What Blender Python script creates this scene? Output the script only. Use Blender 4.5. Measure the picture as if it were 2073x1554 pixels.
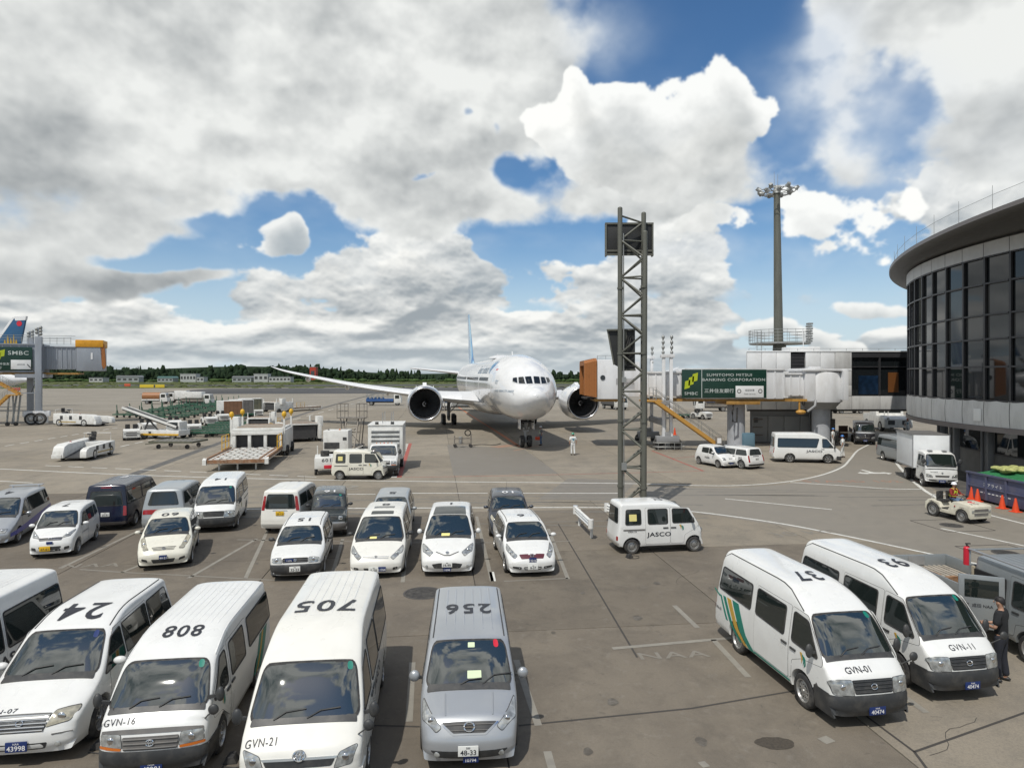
import bpy, bmesh, math, random
from mathutils import Vector, Matrix, Quaternion
from mathutils.geometry import delaunay_2d_cdt

random.seed(7)
R = math.radians
for o in list(bpy.data.objects):
	bpy.data.objects.remove(o)
SC = bpy.context.scene
COL = SC.collection

# ------------------------------------------------------------------ camera
FPX, CXP, CYP, EYE = 1350.0,1036.5,760.0,6.5      # measured on the photograph (2073 x 1554)
cam_data = bpy.data.cameras.new('camera')
cam_data.sensor_fit = 'HORIZONTAL'
cam_data.sensor_width = 36.0
cam_data.lens = 36.0 * FPX / 2073.0
cam_data.shift_y = -(777.0 - CYP) / 2073.0
cam_data.clip_start = 0.1
cam_data.clip_end = 20000.0
cam = bpy.data.objects.new('camera', cam_data)
COL.objects.link(cam)
cam.location = (0,0, EYE)
cam.rotation_euler = (R(90),0,0)
SC.camera = cam

# ------------------------------------------------------------------ view
SC.view_settings.view_transform = 'Standard'
SC.view_settings.look = 'None'
SC.view_settings.exposure = 0.06
SC.view_settings.gamma = 1.0
SC.view_settings.use_curve_mapping = False
SC.render.engine = 'CYCLES'
SC.cycles.max_bounces = 6
SC.cycles.diffuse_bounces = 3
SC.cycles.glossy_bounces = 3
SC.cycles.transparent_max_bounces = 6

# ------------------------------------------------------------------ sun
SUN_EL, SUN_AZ = R(58), R(207)        # azimuth clockwise from +Y (the view direction): behind the camera, to its left
sd = Vector((math.sin(SUN_AZ) * math.cos(SUN_EL), math.cos(SUN_AZ) * math.cos(SUN_EL), math.sin(SUN_EL)))
sl = bpy.data.lights.new('sun', 'SUN')
sl.energy = 3.2
sl.angle = R(0.55)
sl.color = (1.0,0.955,0.88)
sun = bpy.data.objects.new('sun', sl)
COL.objects.link(sun)
sun.rotation_euler = sd.to_track_quat('Z', 'Y').to_euler()
sun.location = (0,0,60)

# ------------------------------------------------------------------ sky with cloud layers
world = bpy.data.worlds.new('World')
SC.world = world
world.use_nodes = True
WT = world.node_tree
WT.nodes.clear()

class S:
	"""a socket with arithmetic"""
	def __init__(self, s): self.s = s
	def __add__(a, b): return mth('ADD', a, b)
	__radd__ = __add__
	def __sub__(a, b): return mth('SUBTRACT', a, b)
	def __rsub__(a, b): return mth('SUBTRACT', b, a)
	def __mul__(a, b): return mth('MULTIPLY', a, b)
	__rmul__ = __mul__
	def __truediv__(a, b): return mth('DIVIDE', a, b)

def plug(tree, sock, v):
	if isinstance(v, S): tree.links.new(v.s, sock)
	else: sock.default_value = v

def mth(op, *args, clamp=False, tree=None):
	t = tree or WT
	n = t.nodes.new('ShaderNodeMath'); n.operation = op; n.use_clamp = clamp
	for i, a in enumerate(args): plug(t, n.inputs[i], a)
	return S(n.outputs[0])

def AE(px, py):
	u, v = (px - CXP) / FPX,(CYP - py) / FPX
	return math.atan(u), math.atan(v / math.sqrt(1 + u * u))
import numpy as np
SKW, SKH = 4096,960                      # azimuth -pi..pi, elevation 0..90 degrees
azg = ((np.arange(SKW, dtype=np.float32) + 0.5) / SKW * 2 - 1) * np.float32(math.pi)
elg = (np.arange(SKH, dtype=np.float32) + 0.5) / SKH * np.float32(math.pi / 2)

def lattice(fx, ys, rng):
	"""one octave of smooth lattice noise: fx cells per radian of azimuth, ys = cell coordinate of every row"""
	nx = max(4, int(round(2 * math.pi * fx)))
	x = (azg + math.pi) / (2 * math.pi) * nx
	y = ys - ys.min()
	ny = int(y.max()) + 5
	L = rng.standard_normal((ny, nx)).astype(np.float32)
	out = L

	def taps(t):
		i = np.floor(t).astype(np.int64); f = (t - i).astype(np.float32)
		return i,((1 - f) ** 3 / 6,(3 * f ** 3 - 6 * f ** 2 + 4) / 6,(-3 * f ** 3 + 3 * f ** 2 + 3 * f + 1) / 6, f ** 3 / 6)
	iy, wy = taps(y)
	T = sum(wy[k][:, None] * L[iy + k] for k in range(4))
	ix, wx = taps(x)
	return sum(wx[k][None, :] * T[:,(ix + k) % nx] for k in range(4)) * np.float32(2.0)

def fbm(seed, fx, fy, octs, gain=0.55, yfun=None):
	rng = np.random.default_rng(seed)
	e = elg if yfun is None else yfun(elg)
	a, tot, nrm = 1.0,0.0,0.0
	for o in range(octs):
		n = lattice(fx * 2 ** o, e * fy * 2 ** o + 17.3 * o, rng)
		tot = tot + a * n
		nrm += a * a
		a *= gain
	return tot / np.float32(math.sqrt(nrm))

def billow(seed, fx, fy, octs, gain=0.55, yfun=None):
	"""rounded lumps with creases between them"""
	rng = np.random.default_rng(seed); e = elg if yfun is None else yfun(elg)
	a, tot = 1.0,0.0
	for o in range(octs):
		tot = tot + a * (0.9 - 1.5 * np.sqrt(lattice(fx * 2 ** o, e * fy * 2 ** o + 9.1 * o, rng) ** 2 + 0.02)); a *= gain
	return (tot - tot.mean()) / np.float32(tot.std()) * np.float32(0.6)

def ss(x, a, b):
	t = np.clip((x - a) / (b - a),0,1)
	return t * t * (3 - 2 * t)

def shift(A, daz, del_):
	"""the field as seen a little to the left / a little higher"""
	kx, ky = int(round(daz / (2 * math.pi) * SKW)), int(round(del_ / (math.pi / 2) * SKH))
	B = np.roll(A,-kx, axis=1)
	if ky > 0: B = np.concatenate([B[ky:], np.repeat(B[-1:], ky,0)],0)
	return B

def blobs(az, el, items):
	tot = np.zeros_like(az)
	for px, py, sx, sy, amp in items:
		a, e = AE(px, py)
		tot += np.float32(amp) * np.exp(-((az - a) * (FPX / sx)) ** 2 - ((el - e) * (FPX / sy)) ** 2)
	return tot

def over(img, al, col, a):
	img += (col - img) * a[..., None]
	al += (1 - al) * a

def tone(c): return np.array(c, dtype=np.float32)[None, None, :]

def lerp(t, a, b): return tone(a) + (tone(b) - tone(a)) * t[..., None]

def make_clouds():
	AZ, EL = np.meshgrid(azg, elg)
	w1 = fbm(101,6.0,7.0,5,0.5); w2 = fbm(102,6.0,7.0,5,0.5)
	fine = fbm(103,16.0,20.0,6,0.60); fine_l = fine - shift(fine,-0.003,0.009)
	mid = fbm(104,6.0,9.0,6,0.58)
	rgb = np.zeros((SKH, SKW,3), np.float32) + tone((0.62,0.72,0.81)); al = np.zeros((SKH, SKW), np.float32)
	# ---- thin veil, paler towards the horizon
	v = fbm(105,2.0,5.0,7,0.6)
	al[:] = ss(v,-0.3,1.7) * 0.50 * (0.15 + 0.85 * ss(EL,0.45,0.12)) * (1 - ss(EL,0.7,1.2) * 0.5)
	over(rgb, al, tone((0.52,0.66,0.78)), ss(EL,0.22,0.0) * 0.8)

	YL = lambda e: np.log(e + 0.05)
	lump = billow(301,5.2,2.0,7,0.58, YL)
	lump_l = (lump - shift(lump,-0.005,0.012)) * 0.6 + (lump - shift(lump,-0.002,0.005)) * 0.5
	lumpB = billow(302,3.6,5.2,7,0.56)
	lumpB_l = (lumpB - shift(lumpB,-0.010,0.026)) * 0.55 + (lumpB - shift(lumpB,-0.004,0.010)) * 0.45
	lumpH = billow(303,9.0,11.0,6,0.56)
	lumpH_l = (lumpH - shift(lumpH,-0.005,0.014)) * 0.6 + (lumpH - shift(lumpH,-0.002,0.006)) * 0.4

	# ---- rows of cumulus, each further one lower over the horizon: grey base, bright top
	def row(base, height, fa, cover, seed_blobs=None, soft=1.0, bright=1.0, edge=0.10):
		n = fbm(int(base * 10000), fa,0.02 / max(base,0.02),2,0.5)
		if seed_blobs is not None: n = n + blobs(AZ, EL, seed_blobs)
		bb = base * (1 + 0.10 * w1) + w2 * 0.10 * height
		t = (EL - bb) / height
		top = np.clip(n * 0.75 + cover,-1,2.2)
		q = top + fine * 0.20 + mid * 0.20 + lump * 0.55 + 0.12 - t
		a = ss(q,0.0, edge * 2.2) * ss(t + fine * 0.16 + mid * 0.12,-0.42,0.06)
		L = np.clip(0.28 + 0.42 * ss(t / np.maximum(top,0.25) + fine * 0.10 + mid * 0.25,0.0,0.9) + lump_l * 0.85,0,1)
		far = ss(EL,0.075,0.0) * 0.6
		c = lerp(L * bright,(0.33,0.37,0.40),(0.93,0.93,0.895))
		c = c + (tone((0.52,0.59,0.63)) - c) * far[..., None]
		over(rgb, al, c, a * 0.97)
	LEFT = (560,610,560,80,0.45)
	GAP = [(1700,600,240,170,-1.7),(1480,590,130,50,-0.8),(330,550,170,24,-0.8),(740,572,60,18,-0.9),(1010,522,60,20,-0.7)]
	row(0.004,0.020,18.0,0.95, GAP[:1])
	row(0.012,0.026,15.0,0.85, GAP[:1] + [LEFT])
	row(0.022,0.034,13.0,0.75, GAP + [LEFT])
	row(0.034,0.040,11.0,0.65, GAP + [LEFT])
	row(0.047,0.046,9.5,0.62, GAP + [LEFT])
	row(0.063,0.048,8.5,0.50, GAP + [LEFT])
	row(0.080,0.052,7.5,0.40, GAP + [LEFT,(520,600,330,70,0.5),(960,580,150,60,0.6),(1160,600,90,45,0.8),(1420,640,120,40,0.7)])
	row(0.100,0.056,6.5,0.20, GAP + [LEFT,(500,560,60,50,0.7),(660,560,80,45,0.7),(950,550,80,60,1.0),(350,590,140,30,0.6)])
	row(0.122,0.060,5.5,-0.1, GAP + [(500,545,70,40,0.6),(520,560,160,40,0.9),(950,540,70,60,1.3),(700,540,90,40,0.9),(1180,560,120,50,0.4),(1090,530,90,40,1.0)])
	# ---- single small cumulus on the right, low over the roofs
	SMALL = [(1545,662,50,17,1.0),(1590,655,26,14,0.6),(1515,672,24,10,0.6),(1715,618,38,17,1.0),(1690,708,50,18,1.0),(1715,690,20,14,0.6),(1640,675,36,10,0.6),(1790,625,40,14,0.6),
			(515,505,66,26,0.85),(570,484,44,30,0.75),(590,455,18,22,0.55)]
	hb = blobs(AZ + w1 * 0.006, EL + w2 * 0.006, SMALL)
	h = hb + (fine * 0.20 + lumpH * 0.42) * ss(hb,0.05,0.4) - 0.42
	acc = sum(np.clip(shift(h,-k * 0.4, k),0,1.0) * 0.34 for k in (0.006,0.013,0.02))
	over(rgb, al, lerp(np.clip(0.95 * np.exp(-2.6 * acc) + lumpH_l * 0.22,0,1),(0.40,0.44,0.46),(0.90,0.905,0.875)), ss(h,-0.02,0.20) * 0.95)

	# ---- the broad grey deck with its gaps
	DECK = [(1330,70,190,120,-2.8),(1600,200,80,130,-2.1),(1500,70,110,80,-1.8),(1720,165,100,45,-1.0),(1880,225,100,70,-1.7),(1800,310,80,60,-1.2),
			(1080,395,70,60,-1.3),(1120,330,70,60,-1.0),
			(560,430,60,34,-3.6),(450,470,80,18,-3.0),(625,465,30,36,-3.0),(955,205,22,22,-2.6),(1015,240,20,28,-2.2),(875,354,42,9,-2.2),(1045,345,30,40,-2.2),
			(270,540,110,16,-3.0),(430,528,120,18,-2.8),(760,556,120,24,-1.6),(590,525,160,20,-1.4),
			(250,250,700,260,1.8),(850,120,330,220,1.6),(900,430,190,60,2.2),(1050,200,90,120,0.9),(90,500,190,70,1.5),(120,570,130,36,3.2),(370,562,80,26,3.0),(40,540,120,60,1.5),(290,470,120,50,0.8),(1930,60,260,100,1.6),(1690,40,110,45,1.0),(2040,300,80,180,1.1),
			(1230,60,60,50,1.2),(1150,130,50,60,0.6),
			(1690,260,60,80,0.6),(1700,480,420,60,-1.4),(1500,570,420,110,-1.6),(1900,560,200,120,-1.4),(1290,480,110,80,-0.8)]
	n = fbm(107,2.4,4.4,3,0.6) * 0.55 + mid * 0.42 + fbm(108,15.0,19.0,6,0.58) * 0.24
	b = blobs(AZ + w1 * 0.011 + fine * 0.004, EL + w2 * 0.011 + fine * 0.004, DECK)
	e = n * 0.8 + fine * 0.22 + lumpB * 0.25 + b + 0.75 - 3.4 * ss(EL,0.27,0.12)
	cov2 = ss(e,-0.15,0.85)
	acc = sum(np.clip(shift(n,-k * 0.35, k),-1.2,1.4) * 0.25 for k in (0.012,0.028,0.05,0.085))
	rel = n - shift(n,-0.008,0.026)
	puff = fbm(109,3.0,5.5,5,0.6)
	L = 0.60 - 0.20 * acc + rel * 0.40 + 0.26 * ss(puff,0.0,1.5) - 0.26 * ss(-puff,0.1,1.5)
	L = L + lumpB_l * 0.34
	L = L - 0.10 * ss(e,1.0,3.0) + 0.16 * (1 - ss(e,0.2,1.2))
	WHITE = [(640,300,130,46,0.16),(520,130,70,40,0.22),(240,180,70,30,0.22),(760,140,200,50,0.16),(1050,150,120,100,0.18),(330,360,120,40,0.12),(300,60,120,60,0.06),(1900,60,200,60,0.12),(470,420,40,20,0.22),(570,370,60,20,0.15),(2040,330,60,120,0.15),
			(60,300,100,200,-0.10),(150,440,160,60,-0.12),(560,250,80,22,-0.20),(830,400,200,60,-0.22),(700,20,160,30,-0.20),(120,580,120,30,-0.20),(420,140,60,60,-0.10),(280,480,120,30,-0.15)]
	L = np.clip(L + blobs(AZ + w1 * 0.02, EL + w2 * 0.02, WHITE) * 1.25,0,1)
	c = lerp(L,(0.305,0.33,0.345),(0.83,0.845,0.825))
	over(rgb, al, c, cov2 * (0.84 + 0.16 * ss(e,0.3,1.0)))

	# ---- the big bright cumulus right of the middle and its neighbours
	HERO = [(1350,235,100,55,1.15),(1465,190,36,66,1.25),(1420,240,70,70,0.6),(1255,215,55,42,0.85),(1120,250,62,44,0.95),(1185,160,26,40,0.8),(1530,245,36,24,0.95),
			(1320,335,130,48,0.80),(1200,320,60,50,0.4),(1590,400,50,40,0.55),(1560,450,100,40,0.85),(1450,445,50,28,0.85),(1740,425,80,38,0.95),(1838,398,24,36,0.85),(1650,380,50,26,0.5),(1640,460,90,38,0.7),(1530,510,190,34,0.55),(1760,500,120,34,0.5),
			]
	hb = blobs(AZ + w1 * 0.013, EL + w2 * 0.013, HERO)
	hn = fbm(110,13.0,15.0,7,0.58)
	h = hb + (hn * 0.24 + mid * 0.14 + lumpH * 0.30) * ss(hb,0.10,0.45) - 0.50
	soft = ss(EL, AE(1340,330)[1], AE(1340,400)[1])
	cov3 = ss(h,0.0,0.15) * (1 - soft * 0)
	acc = sum(np.clip(shift(h,-k * 0.4, k),0,0.9) * 0.25 for k in (0.012,0.03,0.055,0.085))
	L = np.clip(1.16 * np.exp(-1.55 * acc) + lumpH_l * 0.20 + (mid - shift(mid,-0.01,0.03)) * 0.05,0,1)
	c = lerp(L,(0.36,0.385,0.39),(0.97,0.975,0.945))
	over(rgb, al, c, cov3 * 0.97)
	# ---- wispy veils in the blue, right
	WISP = [(1640,180,90,50,0.55),(1700,260,80,90,0.9),(1880,330,140,60,0.5),(1740,320,60,60,0.6),(1250,50,90,60,0.6),(1580,300,60,60,0.35),(1500,540,300,30,0.35)]
	wv = blobs(AZ + w1 * 0.03, EL + w2 * 0.03, WISP) * (0.55 + 0.45 * np.clip(mid + fine * 0.4,-1,1.4))
	over(rgb, al, tone((0.76,0.80,0.84)), np.clip(wv,0,0.85) * (1 - cov3))
	# ---- overhead: unseen cloud cover, its contrast shaped for the windscreen reflections, on a flat chart so that it does not pinch at the zenith
	N = 1024
	ax = (np.arange(N, dtype=np.float32) / N * 2 - 1)
	yy, xx = np.meshgrid(ax, ax)
	rg = np.random.default_rng(77)
	tex = np.zeros((N, N), np.float32); amp = 1.0
	for o in range(6):
		k = 11 * 2 ** o
		Lt = rg.standard_normal((k + 4, k + 4)).astype(np.float32)
		t = (ax + 1) / 2 * k; i = np.floor(t).astype(int); f = (t - i).astype(np.float32)
		w = ((1 - f) ** 3 / 6,(3 * f ** 3 - 6 * f ** 2 + 4) / 6,(-3 * f ** 3 + 3 * f ** 2 + 3 * f + 1) / 6, f ** 3 / 6)
		T = sum(w[q][:, None] * Lt[i + q] for q in range(4))
		tex += amp * 2 * sum(w[q][None, :] * T[:, i + q] for q in range(4)); amp *= 0.58
	r0 = math.pi / 2 - EL
	ii = np.clip(((r0 * np.sin(AZ) / 1.3) + 1) / 2 * N,0, N - 1).astype(int); jj = np.clip(((r0 * np.cos(AZ) / 1.3) + 1) / 2 * N,0, N - 1).astype(int)
	z = tex[ii, jj]; z2 = tex[np.clip(ii + 14,0, N - 1), np.clip(jj + 22,0, N - 1)]
	ca = ss(z,-0.25,0.45)
	cz = lerp(np.clip(0.70 + (z - z2) * 0.45 - 0.25 * np.clip(z - 0.4,0,2),0,1),(0.20,0.23,0.25),(0.95,0.95,0.92))
	k = ss(EL,0.62,0.85)
	rgb += (cz - rgb) * k[..., None]
	al += (ca * 0.97 - al) * k
	return rgb, al

#@@NODES
SKY_K = 0.105
st = WT.nodes.new('ShaderNodeTexSky'); st.sky_type = 'NISHITA'; st.sun_disc = False
st.sun_elevation = SUN_EL; st.sun_rotation = SUN_AZ; st.altitude = 40; st.air_density = 1.0; st.dust_density = 0.6; st.ozone_density = 2.5
hs = WT.nodes.new('ShaderNodeHueSaturation'); hs.inputs['Saturation'].default_value = 1.22
WT.links.new(st.outputs[0], hs.inputs['Color'])
rgb_, al_ = make_clouds()
cim = bpy.data.images.new('cloud_field', SKW, SKH, alpha=True, float_buffer=True)
cim.colorspace_settings.name = 'Non-Color'; cim.alpha_mode = 'CHANNEL_PACKED'
buf = np.concatenate([np.clip(rgb_,0,4), al_[..., None]], axis=2).astype(np.float32)
cim.pixels.foreach_set(buf.ravel()); cim.update()
del rgb_, al_, buf
tc = WT.nodes.new('ShaderNodeTexCoord')
sep = WT.nodes.new('ShaderNodeSeparateXYZ')
WT.links.new(tc.outputs['Generated'], sep.inputs[0])
dX, dY, dZ = S(sep.outputs[0]), S(sep.outputs[1]), S(sep.outputs[2])
uu = mth('ARCTAN2', dX, dY) * (0.5 / math.pi) + 0.5
vv = mth('ARCSINE', mth('MINIMUM', mth('MAXIMUM', dZ,0.0),1.0)) * (2.0 / math.pi)
cmb = WT.nodes.new('ShaderNodeCombineXYZ')
plug(WT, cmb.inputs[0], uu); plug(WT, cmb.inputs[1], mth('MAXIMUM', vv,0.0012))
ci = WT.nodes.new('ShaderNodeTexImage'); ci.image = cim; ci.extension = 'EXTEND'; ci.interpolation = 'Cubic'
WT.links.new(cmb.outputs[0], ci.inputs['Vector'])
cs = WT.nodes.new('ShaderNodeVectorMath'); cs.operation = 'SCALE'; cs.inputs['Scale'].default_value = 1.0 / SKY_K
WT.links.new(ci.outputs['Color'], cs.inputs[0])
mx = WT.nodes.new('ShaderNodeMix'); mx.data_type = 'RGBA'
WT.links.new(ci.outputs['Alpha'], mx.inputs[0]); WT.links.new(hs.outputs[0], mx.inputs[6]); WT.links.new(cs.outputs[0], mx.inputs[7])
bg = WT.nodes.new('ShaderNodeBackground'); bg.inputs['Strength'].default_value = SKY_K
WT.links.new(mx.outputs[2], bg.inputs['Color'])
wo = WT.nodes.new('ShaderNodeOutputWorld')
WT.links.new(bg.outputs[0], wo.inputs['Surface'])
world.cycles.sampling_method = 'MANUAL'
world.cycles.sample_map_resolution = 1024

# ================================================================== helpers
def G(px, py, z=0.0):
	"""the point at height z that the photograph shows at this pixel (single-view measurement)"""
	y = FPX * (EYE - z) / (py - CYP)
	return Vector(((px - CXP) * y / FPX, y, z))

def AT(px, y):
	return (px - CXP) * y / FPX

def ZT(py, y):
	return EYE + (CYP - py) * y / FPX

MATS = {}

def nd(t, typ, **kw):
	n = t.nodes.new(typ)
	for k, v in kw.items(): setattr(n, k, v)
	return n

def mat(name, col, rough=0.5, metal=0.0, spec=0.5, coat=0.0, var=0.0, vscale=3.0, dirt=None, bump=0.0, bscale=40.0, world_co=False, rand=0.0, streak=0.0, ior=None):
	"""procedural surface: base colour with value noise, optional stains in a second colour and fine relief"""
	if name in MATS: return MATS[name]
	m = bpy.data.materials.new(name); m.use_nodes = True
	t = m.node_tree; t.nodes.clear()
	out = nd(t, 'ShaderNodeOutputMaterial'); b = nd(t, 'ShaderNodeBsdfPrincipled')
	t.links.new(b.outputs[0], out.inputs[0])
	b.inputs['Roughness'].default_value = rough; b.inputs['Metallic'].default_value = metal
	b.inputs['Specular IOR Level'].default_value = spec
	if ior: b.inputs['IOR'].default_value = ior
	if coat: b.inputs['Coat Weight'].default_value = coat; b.inputs['Coat Roughness'].default_value = 0.06
	c = (col[0], col[1], col[2],1)
	b.inputs['Base Color'].default_value = c
	if var or dirt or bump or rand:
		if world_co: co = nd(t, 'ShaderNodeNewGeometry').outputs['Position']
		else: co = nd(t, 'ShaderNodeTexCoord').outputs['Object']
		if streak:
			mp = nd(t, 'ShaderNodeMapping'); mp.inputs['Scale'].default_value = (1,1, streak)
			t.links.new(co, mp.inputs[0]); co = mp.outputs[0]
		cur = None
		if var:
			n = nd(t, 'ShaderNodeTexNoise'); n.inputs['Scale'].default_value = vscale; n.inputs['Detail'].default_value = 5
			t.links.new(co, n.inputs['Vector'])
			r = nd(t, 'ShaderNodeMapRange'); r.inputs[1].default_value = 0.3; r.inputs[2].default_value = 0.7
			r.inputs[3].default_value = 1 - var; r.inputs[4].default_value = 1 + var
			t.links.new(n.outputs[0], r.inputs[0])
			sc = nd(t, 'ShaderNodeVectorMath', operation='SCALE'); sc.inputs[0].default_value = col[:3]
			t.links.new(r.outputs[0], sc.inputs['Scale']); cur = sc.outputs[0]
			rr = nd(t, 'ShaderNodeMapRange'); rr.inputs[3].default_value = max(0.02, rough * 0.8); rr.inputs[4].default_value = min(1, rough * 1.25)
			t.links.new(n.outputs[0], rr.inputs[0]); t.links.new(rr.outputs[0], b.inputs['Roughness'])
		if dirt:
			dc, amt, dscale = dirt
			n = nd(t, 'ShaderNodeTexNoise'); n.inputs['Scale'].default_value = dscale; n.inputs['Detail'].default_value = 7; n.inputs['Roughness'].default_value = 0.65
			t.links.new(co, n.inputs['Vector'])
			r = nd(t, 'ShaderNodeMapRange'); r.inputs[1].default_value = 0.45; r.inputs[2].default_value = 0.72; r.inputs[3].default_value = 0; r.inputs[4].default_value = amt
			t.links.new(n.outputs[0], r.inputs[0])
			mx_ = nd(t, 'ShaderNodeMix', data_type='RGBA'); t.links.new(r.outputs[0], mx_.inputs[0])
			if cur is not None: t.links.new(cur, mx_.inputs[6])
			else: mx_.inputs[6].default_value = c
			mx_.inputs[7].default_value = (dc[0], dc[1], dc[2],1); cur = mx_.outputs[2]
		if rand:
			oi = nd(t, 'ShaderNodeObjectInfo')
			r = nd(t, 'ShaderNodeMapRange'); r.inputs[3].default_value = 1 - rand; r.inputs[4].default_value = 1 + rand
			t.links.new(oi.outputs['Random'], r.inputs[0])
			sc = nd(t, 'ShaderNodeVectorMath', operation='SCALE')
			if cur is not None: t.links.new(cur, sc.inputs[0])
			else: sc.inputs[0].default_value = col[:3]
			t.links.new(r.outputs[0], sc.inputs['Scale']); cur = sc.outputs[0]
		if cur is not None: t.links.new(cur, b.inputs['Base Color'])
		if bump:
			n = nd(t, 'ShaderNodeTexNoise'); n.inputs['Scale'].default_value = bscale; n.inputs['Detail'].default_value = 6
			t.links.new(co, n.inputs['Vector'])
			bp = nd(t, 'ShaderNodeBump'); bp.inputs['Strength'].default_value = bump; bp.inputs['Distance'].default_value = 0.02
			t.links.new(n.outputs[0], bp.inputs['Height']); t.links.new(bp.outputs[0], b.inputs['Normal'])
	MATS[name] = m
	return m

DUST = (0.36,0.33,0.28)

def paint(name, col, dirt=0.10, rough=0.28, metal=0.0):
	return mat(name, col, rough=rough, metal=metal, coat=0.5, var=0.03, vscale=1.7, dirt=(DUST, dirt,2.3))

P_WHITE = paint('paint_white',(0.73,0.735,0.715),0.12)
P_PEARL = paint('paint_pearl_white',(0.745,0.735,0.68),0.12)
P_CREAM = paint('paint_cream',(0.72,0.70,0.60),0.20)
P_SILVER = paint('paint_silver',(0.40,0.42,0.44),0.06,0.32,0.42)
P_SILVER2 = paint('paint_silver_blue',(0.34,0.365,0.375),0.10,0.36,0.25)
P_TRUCK = paint('paint_truck_grey',(0.30,0.325,0.335),0.15,0.4,0.35)
P_NAVY = paint('paint_navy',(0.005,0.009,0.028),0.03,0.25)
P_DGREY = paint('paint_dark_grey',(0.055,0.062,0.078),0.05,0.28,0.4)
P_BLACK = paint('paint_dark_green_black',(0.030,0.036,0.036),0.08,0.25)
P_BLUE = paint('paint_blue',(0.015,0.035,0.33),0.05)
GLASS = mat('tinted_window_glass',(0.016,0.022,0.021), rough=0.025, spec=0.5, ior=1.75)
GLASS_G = mat('green_tinted_windscreen',(0.014,0.022,0.020), rough=0.02, spec=0.5, ior=2.45)
RUBBER = mat('black_rubber',(0.022,0.022,0.023), rough=0.75, var=0.2, dirt=(DUST,0.18,6.0))
TYRE = mat('tyre_rubber',(0.026,0.026,0.027), rough=0.85, var=0.2, dirt=(DUST,0.25,5.0))
BLACKP = mat('black_plastic',(0.035,0.037,0.039), rough=0.5, var=0.12, dirt=(DUST,0.14,4.0))
GREYP = mat('grey_plastic',(0.13,0.125,0.12), rough=0.5, var=0.1, dirt=(DUST,0.2,4.0))
CHROME = mat('chrome',(0.72,0.72,0.72), rough=0.12, metal=1.0)
STEEL = mat('steel_rim',(0.42,0.42,0.41), rough=0.35, metal=0.7, var=0.1, dirt=(DUST,0.25,9.0))
ALU = mat('aluminium',(0.50,0.51,0.52), rough=0.4, metal=0.8, var=0.08, dirt=(DUST,0.2,5.0))
LAMP = mat('headlamp_glass',(0.36,0.37,0.36), rough=0.06, metal=0.35, spec=0.8, coat=1.0, var=0.45, vscale=11.0)
LAMP_Y = mat('headlamp_yellowed',(0.42,0.39,0.30), rough=0.12, metal=0.25, spec=0.8, coat=1.0, var=0.35, vscale=9.0)
REDL = mat('red_lamp',(0.30,0.012,0.014), rough=0.12, coat=0.8, var=0.2, vscale=14.0)
AMBER = mat('amber_lamp',(0.55,0.15,0.02), rough=0.15, coat=0.8)
INKK = mat('ink_black',(0.025,0.027,0.035), rough=0.5)
INKW = mat('ink_white',(0.72,0.72,0.72), rough=0.5)
INKG = mat('ink_green',(0.01,0.19,0.14), rough=0.4)
INKY = mat('ink_gold',(0.50,0.31,0.05), rough=0.4)
INKR = mat('ink_red',(0.55,0.02,0.04), rough=0.4)
PLATE_W = mat('plate_white',(0.72,0.73,0.70), rough=0.4)
PLATE_Y = mat('plate_yellow',(0.75,0.46,0.02), rough=0.4)
PLATE_B = mat('plate_blue',(0.012,0.03,0.13), rough=0.4)
PAPER = mat('paper_yellow',(0.74,0.66,0.25), rough=0.7, var=0.06)
PAPERG = mat('paper_pale_green',(0.62,0.72,0.48), rough=0.7, var=0.06)
SEAM = mat('seam_shadow_gap',(0.05,0.05,0.05), rough=0.8)

def put(o, parent=None, loc=None, rz=None):
	COL.objects.link(o)
	if parent is not None: o.parent = parent
	if loc is not None: o.location = loc
	if rz is not None: o.rotation_euler = (0,0, rz)
	return o

def tag(o, label=None, cat=None, group=None, kind=None):
	for k, v in (('label', label),('category', cat),('group', group),('kind', kind)):
		if v: o[k] = v
	return o

def thing(name, label, cat, loc=(0,0,0), rz=0.0, group=None):
	o = bpy.data.objects.new(name, None); put(o, None, loc, rz)
	o.empty_display_size = 0.3
	return tag(o, label, cat, group)

def children(o): return [c for c in bpy.data.objects if c.parent == o]

def copy_tree(o, parent=None, kids=None):
	if kids is None:
		kids = {}
		for c in bpy.data.objects:
			if c.parent: kids.setdefault(c.parent.name,[]).append(c)
	c = o.copy(); COL.objects.link(c)
	if parent is not None: c.parent = parent
	for ch in kids.get(o.name,[]): copy_tree(ch, c, kids)
	return c

def mkmesh(name, v, f, m, smooth=None, bevel=0.0, weld=False, recalc=True):
	me = bpy.data.meshes.new(name)
	me.from_pydata([tuple(p) for p in v],[], f)
	bm = bmesh.new(); bm.from_mesh(me)
	if weld: bmesh.ops.remove_doubles(bm, verts=bm.verts, dist=0.0004)
	if recalc: bmesh.ops.recalc_face_normals(bm, faces=bm.faces)
	if bevel:
		es = [e for e in bm.edges if len(e.link_faces) == 2 and e.calc_face_angle(0) > R(35)]
		bmesh.ops.bevel(bm, geom=es, offset=bevel, segments=2, profile=0.6, affect='EDGES', clamp_overlap=True)
	bm.to_mesh(me); bm.free()
	if m is not None: me.materials.append(m)
	if smooth is not None:
		me.shade_smooth()
		me.set_sharp_from_angle(angle=R(smooth))
	me.update()
	return me

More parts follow.
